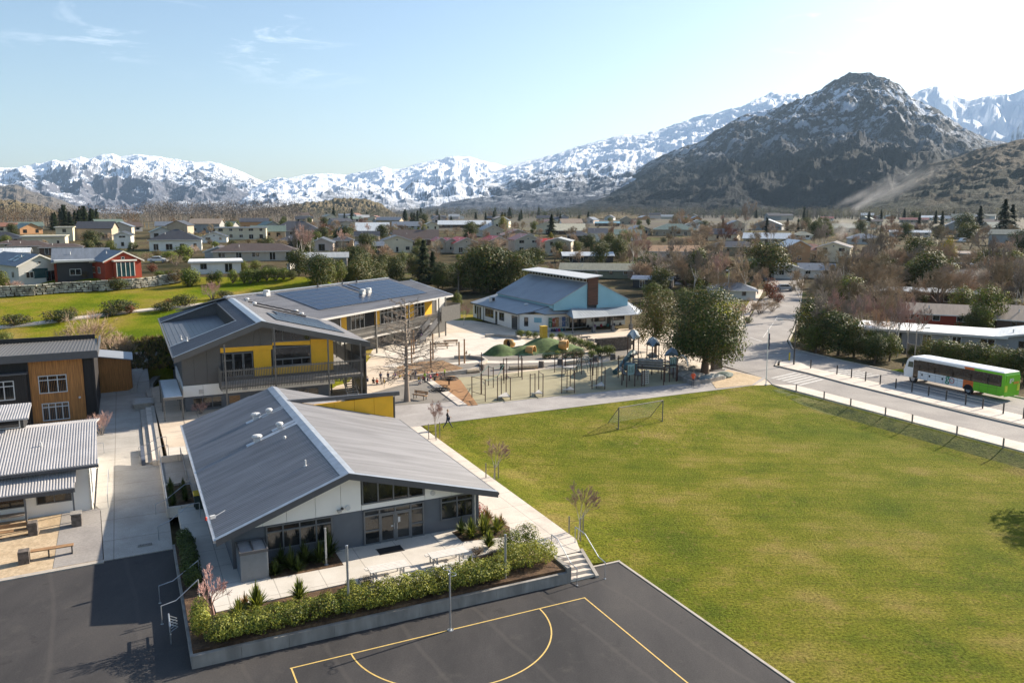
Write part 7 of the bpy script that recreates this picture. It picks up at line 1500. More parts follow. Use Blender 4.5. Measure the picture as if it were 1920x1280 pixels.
# road sign at the cul-de-sac and a few fences
x,y=pick(1291,522); sgn=thing('road_sign','small round road sign on a pale post at the cul-de-sac','road sign',(x,y,T(x,y))); mb=MB(); mb.tube((0,0,0),(0,0,2.6),.06); mb.build('post',M_galv,sgn); mb=MB(); mb.tube((0,-.05,2.5),(0,-.09,2.5),.4,n=16); mb.build('sign_face',M_lalu,sgn)
def fence(p0,p1,h,m,lab,name='board_fence'):
    a=Vector((*pick(*p0),0)); b=Vector((*pick(*p1),0)); z=T(a.x,a.y); f=thing(name,lab,'fence',(a.x,a.y,z),math.atan2(b.y-a.y,b.x-a.x)); L=(b-a).length; n=max(2,int(L/2)); mb=MB(); x=0; zb=T(b.x,b.y)-z
    while x<L: mb.box(x,x+.13,-.02,.02,zb*x/L-.1,zb*x/L+h); x+=.15
    mb.build('boards',m,f); mb=MB()
    for i in range(n+1): mb.box(L*i/n-.06,L*i/n+.06,.02,.14,zb*i/n-.1,zb*i/n+h+.05)
    mb.build('posts',m,f)
fence((1700,668),(1748,680),1.8,M_grey_t,'tall grey board fence in the gap of the hedge above the bus'); fence((1260,528),(1330,540),1.8,mat('dark_boards',(.05,.035,.03)),'dark board fence right of the blue solar pavilion'); fence((540,506),(560,500),1.2,M_pwhite,'short pale fence left of the mauve flat-roofed house')
H('wide mauve-grey flat-roofed house behind the round green trees','the mauve house',556,650,507,482,472,'side','mauve','lgrey',wins=4)
# ---------- vegetation ----------
L_dk=leafmat('leaf_dark',(.035,.055,.014)); L_md=leafmat('leaf_mid',(.075,.105,.02)); L_lt=leafmat('leaf_light',(.15,.18,.025)); L_gold=leafmat('leaf_gold',(.30,.22,.02)); L_ol=leafmat('leaf_olive',(.14,.12,.035)); L_red=leafmat('leaf_russet',(.20,.055,.025)); L_con=leafmat('leaf_conifer',(.022,.036,.016),tr=.1); L_flax=leafmat('leaf_flax',(.26,.28,.04),tr=.35); L_tus=leafmat('leaf_tussock',(.28,.17,.06)); L_rb=leafmat('leaf_redbush',(.33,.06,.055)); L_bro=leafmat('leaf_brown',(.13,.08,.035)); L_hedge=leafmat('leaf_hedge',(.36,.35,.06),tr=.35)
B_br=mat('bark_brown',(.13,.09,.065),rough=.9,var=.2,rand=.2); B_gr=mat('bark_grey',(.22,.18,.145),rough=.9,var=.2,rand=.15); B_wh=mat('bark_birch',(.48,.44,.38),rough=.85,var=.2); B_tw=mat('twig_brown',(.33,.25,.16),rough=.9,var=.2,rand=.25); B_tr=mat('twig_red',(.40,.25,.21),rough=.9,var=.2,rand=.2); B_tp=mat('twig_pale',(.36,.24,.20),rough=.9,var=.15); B_rust=mat('twig_rust',(.24,.115,.07),rough=.9,var=.2)
RN=random.Random(11)
def rv(r=RN):
    while True:
        v=Vector((r.uniform(-1,1),r.uniform(-1,1),r.uniform(-1,1)))
        if .01<v.length<=1: return v
def leafcloud(mb,lobes,n,size,mats=2,fill=.35,asp=.6,r=RN,up=.2,thin=None,gap=-.22):
    if n>20000: gap=-.36
    tot=sum(l[3]*l[4]*l[5] for l in lobes)
    for (cx,cy,cz,rx,ry,rz) in lobes:
        k=int(n*rx*ry*rz/tot); off=Vector((r.random()*9,r.random()*9,r.random()*9))
        for _ in range(k):
            d=rv(r).normalized(); q=(fill+(1-fill)*r.random()**.45) if r.random()<.82 else r.random()
            bump=1+.22*noise.noise(d*2.3+off)+.10*noise.noise(d*6+off)
            p=Vector((cx+d.x*rx*q*bump,cy+d.y*ry*q*bump,cz+d.z*rz*q*bump))
            if noise.noise(p*(1.6/max(rx,.3))+off)<gap and q>.6 and r.random()<.75: continue
            nrm=(d+rv(r)*.9+Vector((0,0,up))).normalized(); a=nrm.orthogonal().normalized(); b=nrm.cross(a); t=r.uniform(0,PI); a,b=a*math.cos(t)+b*math.sin(t),b*math.cos(t)-a*math.sin(t)
            s=size*r.uniform(.6,1.3); mb.k=r.randrange(mats) if mats>1 else 0
            a*=s; b*=s*asp; mb.face([p-a,p-b*.9+a*.1,p+a,p+b])
    mb.k=0
def trunkmesh(h,r,m,par,n=8,limbs=4,rr=RN,sp=.5,top=.6):
    mb=MB(); pts=[Vector((0,0,-.2))]
    for i in range(1,5): pts.append(Vector((rr.uniform(-.04,.04)*h,rr.uniform(-.04,.04)*h,h*i/4)))
    for i in range(4): mb.tube(pts[i],pts[i+1],r*(1-.18*i)*(1.35 if i==0 else 1),r*(1-.18*(i+1)),n,cap=False)
    for i in range(limbs):
        b=pts[2].lerp(pts[4],rr.random()); a=rr.uniform(0,2*PI); e=b+Vector((math.cos(a)*h*sp,math.sin(a)*h*sp,h*top*rr.uniform(.5,1))); mb.tube(b,e,r*.45,r*.15,5,cap=False)
    return mb.build('trunk',m,par,smooth=True)
PROTO={}
def proto(kind,name,cat,fn):
    PROTO[kind]=[fn,name,cat,None,None]
used={}
def mk(name,cat): 
    return thing(name,'',cat,(0,0,0))
def ev_tree(lobes,n,size,mats,trh,trr,bark=B_br,name='evergreen_tree',cat='tree',limbs=4,fill=.35,part='crown',asp=.6):
    def f():
        t=mk(name,cat); trunkmesh(trh,trr,bark,t,limbs=limbs,sp=.3); mb=MB(); leafcloud(mb,lobes,n,size,len(mats),fill,asp); mb.build(part,mats,t); return t
    return f
def bushf(lobes,n,size,mats,name='bush',cat='bush'):
    def f():
        t=mk(name,cat); mb=MB(); 
        for i in range(7): a=i*.9; mb.tube((0,0,-.05),(math.cos(a)*.45,math.sin(a)*.45,.6),.03,.01,4,cap=False)
        mb.build('stem',B_br,t); mb=MB(); leafcloud(mb,lobes,n,size,len(mats),.45); mb.build('foliage',mats,t); return t
    return f
def conif(n,mats,w=.26,name='conifer'):
    def f():
        t=mk(name,'tree'); mb=MB(); mb.tube((0,0,-.02),(0,0,.9),.022,.004,6); mb.build('trunk',B_br,t); mb=MB()
        for i in range(n):
            z=.06+.92*RN.random()**1.25; rad=w*(1-z)**.85*(.75+.35*math.sin(z*40+RN.random()))+.008; a=RN.uniform(0,2*PI); q=rad*RN.uniform(.35,1.08); c=Vector((q*math.cos(a),q*math.sin(a),z-q*.25)); d=Vector((math.cos(a),math.sin(a),-.35)); s=.035*RN.uniform(.6,1.3); b=Vector((-math.sin(a),math.cos(a),RN.uniform(-.4,.4)))
            mb.k=RN.randrange(len(mats)); mb.face([c-d*s,c-b*s*.5,c+d*s,c+b*s*.5])
        mb.build('crown',mats,t); return t
    return f
def bare(h,r,levels,spread,bark,twig,seed,name='bare_tree',lean=.1,br=3,minr=.010,trunkfrac=.3,up=.3,droop=0,stems=1,twigs=4,ratio=.68):
    def f():
        rr=random.Random(seed); t=mk(name,'tree'); A_=MB(); B_=MB()
        def grow(p,d,L,rad,lv):
            e=p+d*L*.5+rv(rr)*L*.04; f2=(d+rv(rr)*.18+Vector((0,0,up*.25))).normalized(); q=e+f2*L*.5
            mb=A_ if lv<2 else B_; n=7 if lv==0 else (5 if lv<2 else 3); r1=max(minr,rad*.62)
            mb.tube(p,e,rad,(rad+r1)/2,n,cap=False); mb.tube(e,q,(rad+r1)/2,r1,n,cap=False)
            if lv>=levels: return
            k=br if lv<levels-1 else twigs
            for i in range(k):
                b=e.lerp(q,rr.uniform(0,1)) if i<k-1 else q
                if lv==0 and i<k-1: b=p.lerp(q,rr.uniform(.55,1))
                a=rv(rr); a=(a-f2*a.dot(f2)).normalized(); sp_=spread*rr.uniform(.6,1.25) if i<k-1 else spread*.35
                nd=(f2*math.cos(sp_)+a*math.sin(sp_)+Vector((0,0,up*.3-droop*lv*.12))).normalized(); grow(b,nd,L*ratio*rr.uniform(.75,1.15),max(minr,r1*.8),lv+1)
        for s in range(stems):
            a=2*PI*s/max(1,stems)+rr.random(); d=Vector((math.cos(a)*lean*(1 if stems==1 else 3.5),math.sin(a)*lean*(1 if stems==1 else 3.5),1)).normalized()
            grow(Vector((0,0,-.1)),d,h*trunkfrac,r,0)
        A_.build('trunk',bark,t,smooth=True); B_.build('crown',twig,t); return t
    return f
K={}
rnd=lambda n,R_,zc,rz,s:[(RN.uniform(-R_,R_),RN.uniform(-R_,R_),zc+RN.uniform(-rz,rz),s*RN.uniform(.7,1.2),s*RN.uniform(.7,1.2),s*RN.uniform(.6,1.1)) for _ in range(n)]
proto('ever','evergreen_tree','tree',ev_tree([(0,0,.50,.36,.36,.44)]+rnd(11,.26,.48,.32,.19),6500,.021,[L_dk,L_dk,L_md,L_ol],.5,.03))
proto('ever2','evergreen_tree','tree',ev_tree([(0,0,.42,.40,.40,.38),(.12,0,.7,.22,.22,.22)]+rnd(12,.32,.42,.3,.18),6500,.022,[L_dk,L_md,L_ol,L_ol],.5,.03))
proto('light','leafy_tree','tree',ev_tree([(0,0,.48,.36,.36,.42)]+rnd(10,.3,.48,.3,.17),5200,.022,[L_md,L_lt,L_ol],.5,.03))
proto('column','column_tree','tree',ev_tree([(0,0,.5,.17,.17,.46)]+rnd(8,.1,.5,.35,.09),3000,.022,[L_dk,L_md,L_lt],.4,.03))
proto('gold','golden_conifer','tree',ev_tree([(0,0,.42,.26,.26,.4),(0,0,.7,.14,.14,.28)],3000,.022,[L_gold,L_lt,L_gold],.4,.03))
proto('conif','conifer','tree',conif(2600,[L_con,L_con,L_dk])); proto('conif2','conifer','tree',conif(2600,[L_con,L_dk],.34)); proto('cyp','slim_cypress','tree',conif(1500,[L_con,L_dk],.12))
proto('bush','bush','bush',bushf([(0,0,.42,.52,.5,.46)]+rnd(6,.3,.5,.15,.26),2200,.035,[L_md,L_dk,L_ol])); proto('bushl','bush','bush',bushf([(0,0,.45,.48,.48,.48)]+rnd(5,.25,.5,.15,.26),2200,.035,[L_lt,L_md,L_lt])); proto('dbush','bush','bush',bushf([(0,0,.35,.6,.5,.4)]+rnd(6,.4,.4,.15,.26),2200,.035,[L_dk,L_dk,L_ol])); proto('rbush','bush','bush',bushf([(0,0,.45,.48,.48,.48)]+rnd(5,.3,.5,.2,.22),1600,.035,[L_red,L_bro])); proto('bbush','bush','bush',bushf([(0,0,.4,.55,.5,.42)]+rnd(6,.35,.45,.2,.2),1500,.03,[L_bro,L_ol,L_bro])); proto('pink','bush','bush',bushf([(0,0,.45,.5,.5,.48)],1800,.03,[L_rb,L_bro]))
for i in range(4): proto('bare%d'%i,'bare_tree','tree',bare(1,.022,5,.66,B_br,B_tw,20+i,br=4,minr=.0014,trunkfrac=.25,twigs=7,ratio=.74,up=.22))
for i in range(2): proto('wide%d'%i,'bare_tree','tree',bare(1,.034,5,.72,B_br,[B_tw,B_rust][i],40+i,br=4,minr=.0014,trunkfrac=.22,twigs=6,ratio=.78,up=.2))
for i in range(3): proto('birch%d'%i,'birch_tree','tree',bare(1,.013,5,.50,B_wh,[B_tp,B_tw,B_gr][i],50+i,br=4,minr=.0016,trunkfrac=.40,up=.35,twigs=5,ratio=.62))
for i in range(2): proto('shrub%d'%i,'bare_shrub','shrub',bare(1,.018,4,.62,B_gr,[B_tw,B_tr][i],60+i,name='bare_shrub',br=3,minr=.0022,trunkfrac=.30,up=.15,stems=7,lean=.16,twigs=5,ratio=.76))
def cabbage():
    t=mk('cabbage_tree','tree'); mb=MB(); tops=[(0,0,.62),(.09,.03,.78),(-.08,.05,.72),(.02,-.08,.86)]
    mb.tube((0,0,-.05),(0,0,.5),.03,.025,6)
    for p in tops: mb.tube((0,0,.45),p,.02,.018,5)
    mb.build('trunk',B_gr,t); mb=MB()
    for p in tops:
        for i in range(90):
            d=rv().normalized(); d.z=d.z*.8+.1; e=Vector(p)+d*.2*RN.uniform(.6,1.1); s=Vector((-d.y,d.x,0))*.012; mb.k=RN.randrange(2); mb.face([Vector(p)-s*.5,Vector(p)+s*.5,Vector(p)+d*.1+s,e,Vector(p)+d*.1-s])
    mb.build('crown',[L_flax,L_ol],t); return t
proto('cab','cabbage_tree','tree',cabbage)
def strappy(mats=(L_flax,L_md)):
    def f():
        t=mk('flax_plant','plant'); mb=MB()
        for i in range(170):
            a=RN.uniform(0,2*PI); sp=RN.uniform(.1,.95); h=RN.uniform(.5,1.05)*(1.15-sp*.5); p=[Vector((0,0,0)) for _ in range(4)]
            for k in range(4): q=k/3; p[k]=Vector((math.cos(a)*sp*.62*q**1.2,math.sin(a)*sp*.62*q**1.2,h*q*(1.25-.5*q*sp)-.12*sp*q*q)); 
            w_=Vector((-math.sin(a),math.cos(a),0))*.055; mb.k=RN.randrange(len(mats))
            for k in range(3): k0=1-k*.28; k1=1-(k+1)*.3; mb.face([p[k]-w_*k0,p[k]+w_*k0,p[k+1]+w_*k1,p[k+1]-w_*k1])
        mb.build('leaves',list(mats),t); mb=MB(); mb.lathe((0,0,0),[(.09,-.05),(.07,.08),(.02,.12)],7); mb.build('crown_base',B_br,t); return t
    return f
proto('flax','flax_plant','plant',strappy()); proto('flaxd','flax_plant','plant',strappy((L_dk,L_md))); proto('tussock','tussock_plant','plant',strappy((L_tus,L_ol)))
VEG=[]
def plant(kind,x,y,h,w=1.,desc=None,z=None,label=None,grp=None,rot=None):
    P=PROTO[kind]; zz=T(x,y) if z is None else z
    if P[3] is None: P[3]=P[0](); o=P[3]
    else: o=dup(P[3])
    o.location=(x,y,zz-.03); o.rotation_euler=(0,0,RN.uniform(0,6.28) if rot is None else rot); o.scale=(h*w,h*w,h); o.name=P[1]; o['category']=P[2]
    o['label']=label or ''; 
    if grp: o['group']=grp
    if not label: VEG.append((o,x,y,desc or DESC.get(kind.rstrip('0123'),'plant')))
    return o
DESC={'ever':'dark rounded evergreen tree','light':'mid green leafy tree','column':'narrow upright green tree','gold':'golden green conifer','conif':'dark pointed conifer','cyp':'thin dark cypress','bush':'rounded green bush','bushl':'bright green clipped bush','dbush':'low dark green bush','rbush':'russet red bush','bbush':'brown leafy bush','bare':'leafless brown tree','wide':'wide leafless tree with spreading crown','birch':'slim pale-stemmed leafless birch','shrub':'leafless brown shrub','cab':'spiky cabbage tree','pink':'dusty red bush','flax':'strappy green flax','tussock':'tan tussock'}
def at(kind,u,v,hpx,w=1.,**k):
    """a plant whose foot the photo shows at (u,v) and which stands hpx pixels tall"""
    x,y=pick(u,v); return plant(kind,x,y,hpx/FPX*y*1.01,w,**k)
def sch(kind,u,v,hpx,w=1.,z=.85,**k):
    X,Y,Z=ray(u,v); q=(z-CAMH)/Z; x,y=X*q,Y*q; return plant(kind,x,y,hpx/FPX*y*1.01,w,z=z,**k)
# --- specific trees ---
PROTO['oak']=[ev_tree([(0,0,.56,.43,.43,.42),(.02,0,.86,.20,.20,.13),(.22,0,.40,.24,.24,.22),(-.22,.05,.40,.24,.24,.22),(0,-.24,.34,.28,.28,.22),(.1,.2,.36,.3,.3,.24),(.2,-.2,.30,.2,.2,.14),(-.2,-.18,.30,.2,.2,.14)]+rnd(10,.28,.52,.28,.13),30000,.0125,[L_dk,L_dk,L_md,L_ol],.35,.055,limbs=7),'broad_evergreen','tree',None,None]
sch('oak',1322,700,172,.98,label='large dark rounded evergreen tree with a thick trunk, beside the road junction')
PROTO['thinoak']=[ev_tree([(0,0,.62,.36,.36,.36),(-.2,0,.4,.2,.2,.24)]+rnd(9,.28,.55,.28,.15),8200,.014,[L_ol,L_bro,L_ol,L_md],.5,.03,limbs=9,fill=.2),'thin_leaved_tree','tree',None,None]
sch('thinoak',1228,668,132,.86,label='sparse olive-brown tree growing just left of the large dark tree')
PROTO['pinoak']=[bare(1,.028,4,1.15,B_br,B_gr,77,br=16,minr=.0020,trunkfrac=.96,up=.05,twigs=5,ratio=.33,lean=.01),'bare_tree','tree',None,None]
def pinoak():
    rr=random.Random(5); t=mk('bare_tree','tree'); A_=MB(); B_=MB()
    A_.tube((0,0,-.01),(0,0,.12),.034,.024,9,cap=False); A_.tube((0,0,.12),(.01,0,.5),.024,.016,8,cap=False); A_.tube((.01,0,.5),(0,0,1),.016,.003,7,cap=False)
    for i in range(64):
        z=.24+.74*i/64; a=i*2.4+rr.uniform(-.4,.4); L=(.42*(1-z)**.55+.05)*rr.uniform(.7,1.1); p=Vector((0,0,z)); d=Vector((math.cos(a),math.sin(a),.22 if z>.4 else .02)).normalized()
        q=p+d*L*.55+Vector((0,0,-.0)); e=q+(d+Vector((0,0,.12))+rv(rr)*.2).normalized()*L*.45; r0=.0062*(1.2-z*.6)
        B_.tube(p,q,r0,r0*.7,4,cap=False); B_.tube(q,e,r0*.7,.0016,4,cap=False)
        for k in range(9):
            b=p.lerp(q,rr.uniform(.3,1)) if k<4 else q.lerp(e,rr.random()); f=(d+rv(rr)*.9).normalized(); g=b+f*L*.28*rr.uniform(.5,1); B_.tube(b,g,.0022,.0012,3,cap=False)
            for _ in range(3): b2=b.lerp(g,rr.uniform(.4,1)); B_.tube(b2,b2+(f+rv(rr)*.9).normalized()*L*.13,.0013,.0009,3,cap=False)
    A_.build('trunk',B_gr,t,smooth=True); B_.build('crown',B_gr,t); return t
PROTO['pinoak'][0]=pinoak
sch('pinoak',763,752,196,1.0,label='tall leafless tree with straight trunk and level branches, rising before the playground')
sch('birch0',816,822,84,.9,label='thin pale leafless sapling between stakes near the walking person'); sch('birch0',925,900,92,.9,z=.6,label='pale leafless sapling with stakes at the lawn edge, middle of three'); sch('birch0',1083,1005,122,.9,z=.5,label='pale leafless sapling with wooden stakes nearest the court steps')
for (u,v,z,lab) in ((800,825,.85,'left'),(812,828,.85,'mid'),(832,820,.85,'right')): pass
def stakes(u,v,z,lab):
    s,t=G2(u,v,z); O=(s,t,z); a=sthing('tree_stake_set',lab,'tree stakes',O,'wooden stakes round the saplings')
    for dx,dy in ((-.55,.1),(.5,.2),(-.1,-.5)):
        mb=MB(); mb.box(s+dx-.03,s+dx+.03,t+dy-.03,t+dy+.03,z-.1,z+1.35); mb.build('stake',M_grey_t,a,O)
    mb=MB(); mb.path([(s-.55,t+.1,z+1.0),(s,t,z+1.0),(s+.5,t+.2,z+1.0)],.01,4); mb.build('tie',M_dark,a,O)
stakes(816,822,.85,'three wooden stakes round the sapling near the walking person'); stakes(925,900,.6,'three wooden stakes round the middle sapling of the lawn edge'); stakes(1083,1005,.5,'three wooden stakes round the sapling nearest the court steps')
PROTO['redtree']=[bare(1,.022,5,.55,B_tr,B_tr,91,br=3,minr=.0028,trunkfrac=.27,up=.25,twigs=4,ratio=.76),'bare_tree','tree',None,None]
sch('redtree',400,1150,150,.95,label='reddish leafless small tree in the bed corner beside the asphalt'); sch('shrub1',377,775,32,1.1,label='small leafless pinkish tree between the two grey school blocks'); sch('shrub1',190,815,64,.7,z=.45,label='pinkish leafless shrub at the corner of the brown building')
sch('birch1',875,676,22,1,label='tiny young tree with yellowing leaves inside the concrete ring'); sch('birch0',869,610,46,.8,label='thin leafless sapling between stakes on the pale paving circle')
# hedges around the front bed: individual lengths
def hedge(pts,w_,h,label,mats,n,size=.05,z=.8,name='hedge'):
    O=(pts[0][0],pts[0][1],z); a=sthing(name,label,'hedge',O); mb=MB()
    for i in range(len(pts)-1):
        L=math.hypot(pts[i+1][0]-pts[i][0],pts[i+1][1]-pts[i][1]); k=max(1,int(L/ (w_*.55))); lob=[]
        for j in range(k+1):
            q=j/k; lob.append((pts[i][0]+(pts[i+1][0]-pts[i][0])*q+RN.uniform(-.06,.06),pts[i][1]+(pts[i+1][1]-pts[i][1])*q+RN.uniform(-.06,.06),z+h*.48,w_*.56*RN.uniform(.9,1.15),w_*.56*RN.uniform(.9,1.15),h*.55*RN.uniform(.88,1.1)))
        leafcloud(mb,lob,int(n*L),size,len(mats),.55)
    mb.build('foliage',mats,a,O); mb=MB()
    for i in range(len(pts)-1):
        L=math.hypot(pts[i+1][0]-pts[i][0],pts[i+1][1]-pts[i][1]); k=max(1,int(L/.5))
        for j in range(k): q=(j+.5)/k; x=pts[i][0]+(pts[i+1][0]-pts[i][0])*q; y=pts[i][1]+(pts[i+1][1]-pts[i][1])*q; mb.tube((x,y,z-.05),(x+RN.uniform(-.1,.1),y,z+h*.6),.02,.01,4,cap=False)
    mb.build('stem',B_br,a,O)
hedge([(-10.3,2.5),(-4.5,2.5)],1.4,1.05,'left half of the clipped green front hedge, above the court wall',[L_hedge,L_hedge,L_lt,L_md],3400)
hedge([(-4.1,2.5),(3.6,2.6)],1.45,1.2,'right half of the clipped green front hedge, above the court wall',[L_hedge,L_hedge,L_lt,L_md],3400)
hedge([(4.9,3.3),(6.9,3.2)],1.5,1.35,'tall rounded hedge block next to the court steps',[L_hedge,L_hedge,L_lt],3600); hedge([(5.6,4.9),(6.8,5.2)],1.4,1.5,'tallest hedge block behind the rounded hedge by the court steps',[L_hedge,L_lt,L_md],3600)
hedge([(-11.0,3.2),(-11.0,4.6)],.8,1.1,'small square-cut hedge at the bed corner beside the asphalt',[L_hedge,L_lt],2600); hedge([(-10.95,8.5),(-10.95,14.8)],.85,.9,'dark clipped side hedge running back along the walkway',[L_dk,L_md],2400)
def sp(kind,s,t,h,lab,w=1.,z=.85,**k):
    x,y=S(s,t); return plant(kind,x,y,h,w,z=z,label=lab,**k)
for i,(s,t,h) in enumerate(((-6.9,7.9,.85),(-6.0,8.2,1.1),(-5.2,8.6,1.2),(-6.4,8.9,1.0),(-4.4,8.4,1.1),(-3.8,8.9,1.35),(-5.7,7.8,.8))): sp('flaxd',s,t,h,['low green flax nearest the corrugated enclosure','broad green flax in front of the four-pane window','tall green flax under the middle of the four-pane window','green flax against the wall behind the enclosure end','green flax under the right end of the four-pane window','tallest grassy flax beside the short pole by the doors','small flax at the path edge of the window bed'][i],1.15)
for i,(s,t,h,k) in enumerate(((-8.4,4.2,1.3,'flax'),(-9.3,3.8,1.0,'flax'),(-6.3,4.5,1.05,'flax'),(-8.9,4.6,.8,'tussock'),(4.5,7.9,1.1,'flax'),(5.4,8.1,1.2,'flax'),(6.2,8.0,1.0,'flax'),(4.2,8.7,.9,'flaxd'),(4.9,6.2,1.0,'flax'),(2.6,3.6,.9,'flax'),(6.3,9.6,1.0,'tussock'),(6.8,8.6,.8,'tussock'))): sp(k,s,t,h,['large bright flax behind the left front hedge','bright flax beside the reddish leafless small tree','bright flax standing alone in bark near the patio edge','tan tussock between two bright flaxes at the bed corner','bright flax at the left of the right corner bed','largest bright flax by the corner roof post','bright flax at the right of the right corner bed','darker flax against the wall in the right corner bed','yellow-green flax between patio and tall hedge block','flax poking over the hedge by the right picnic table','tan tussock behind the dusty red bush','tan tussock at the tip of the right corner bed'][i],1.15)
sp('pink',5.9,10.4,1.3,'dusty red bush beside the right wall of the gable block',1.2); sp('pink',6.1,11.9,1.0,'smaller dusty red bush farther back along the right wall',1.1)
sp('bushl',-3.7,4.4,.7,'round yellow-green bush behind the front hedge, by the left shade pole',1.); sp('bushl',-6.9,3.7,.5,'small round yellow-green bush in bark near the left hedge',1.); sp('bbush',-2.9,4.6,.7,'brown-leaved bush beside the round yellow-green bush',1.1); sp('bbush',3.9,5.6,.6,'brown-leaved bush between patio and tall hedge',1.3); sp('bbush',-5.0,4.3,.5,'low brown bush in the bark behind the left hedge',1.4); sp('bbush',4.6,5.0,.5,'low brown bush beside the right shade pole',1.3)
for i in range(7): sp('flaxd',-11.2+ (i%2)*.8,21.4+i*.6,.75,['green flax at the near end','green flax, second from the near end','green flax near the middle, walkway side','green flax near the middle, building side','green flax third from the far end','green flax next to the far end','green flax at the far end'][i]+' of the dark walled bed',1.1)
# low clipped shrubs by the play mound
for i,(u,v,h) in enumerate([(975,632,17),(990,633,16),(1004,634,14),(1018,634,12),(1035,634,12),(1052,637,16),(1066,642,18),(1078,646,18),(1090,650,18),(1102,655,20),(1112,660,20),(1125,667,22),(1142,667,24),(1030,671,18),(1045,670,16),(1060,671,20),(1075,671,20),(1088,670,18),(1022,672,12),(1110,672,18)]):
    sch('bushl' if i not in (15,16,13,17) else 'bush',u,v,h,1.15,desc='clipped green shrub in the play mound bed')
# hill shrubs
for (k,u,v,h,w_) in (('dbush',28,610,30,1.6),('dbush',110,603,30,1.8),('bbush',130,596,26,1.2),('dbush',222,585,32,1.8),('dbush',208,592,20,1.5),('rbush',243,588,18,1.3),('dbush',312,582,24,1.6),('rbush',316,574,16,1.2),('dbush',346,574,30,1.4),('dbush',420,559,20,1.5),('bush',222,543,26,1.6),('bbush',330,530,34,.9),('bushl',358,536,38,1.05),('bushl',356,537,30,1.2),('bush',396,532,26,.8),('bushl',410,531,26,.7),('bushl',437,531,28,.8),('bushl',458,531,27,.8),('bushl',470,530,30,.9),('bushl',484,529,28,.8),('bushl',500,527,28,.9),('bushl',517,526,28,.9),('bushl',532,524,24,.9),('bush',548,524,20,1.),('bushl',300,520,14,1.6),('bushl',320,519,14,1.4),('bbush',160,523,18,1.),('bbush',60,545,14,1.5),('rbush',285,470+40,18,1.2),('light',5,545,44,.8),('light',12,660,40,1.),('bushl',8,652,36,1.),('bush',40,658,24,1.1),('bush',18,497,0,0)):
    if h: at(k,u,v,h,w_)
for (k,u,v,h,w_) in (('shrub0',165,662,100,1.0),('shrub0',120,664,60,1.0),('shrub0',215,668,60,1.1),('shrub0',230,672,44,1.2),('shrub1',398,560,46,.8),('shrub1',30,545,26,1.2),('shrub0',80,665,40,1.3)): at(k,u,v,h,w_)
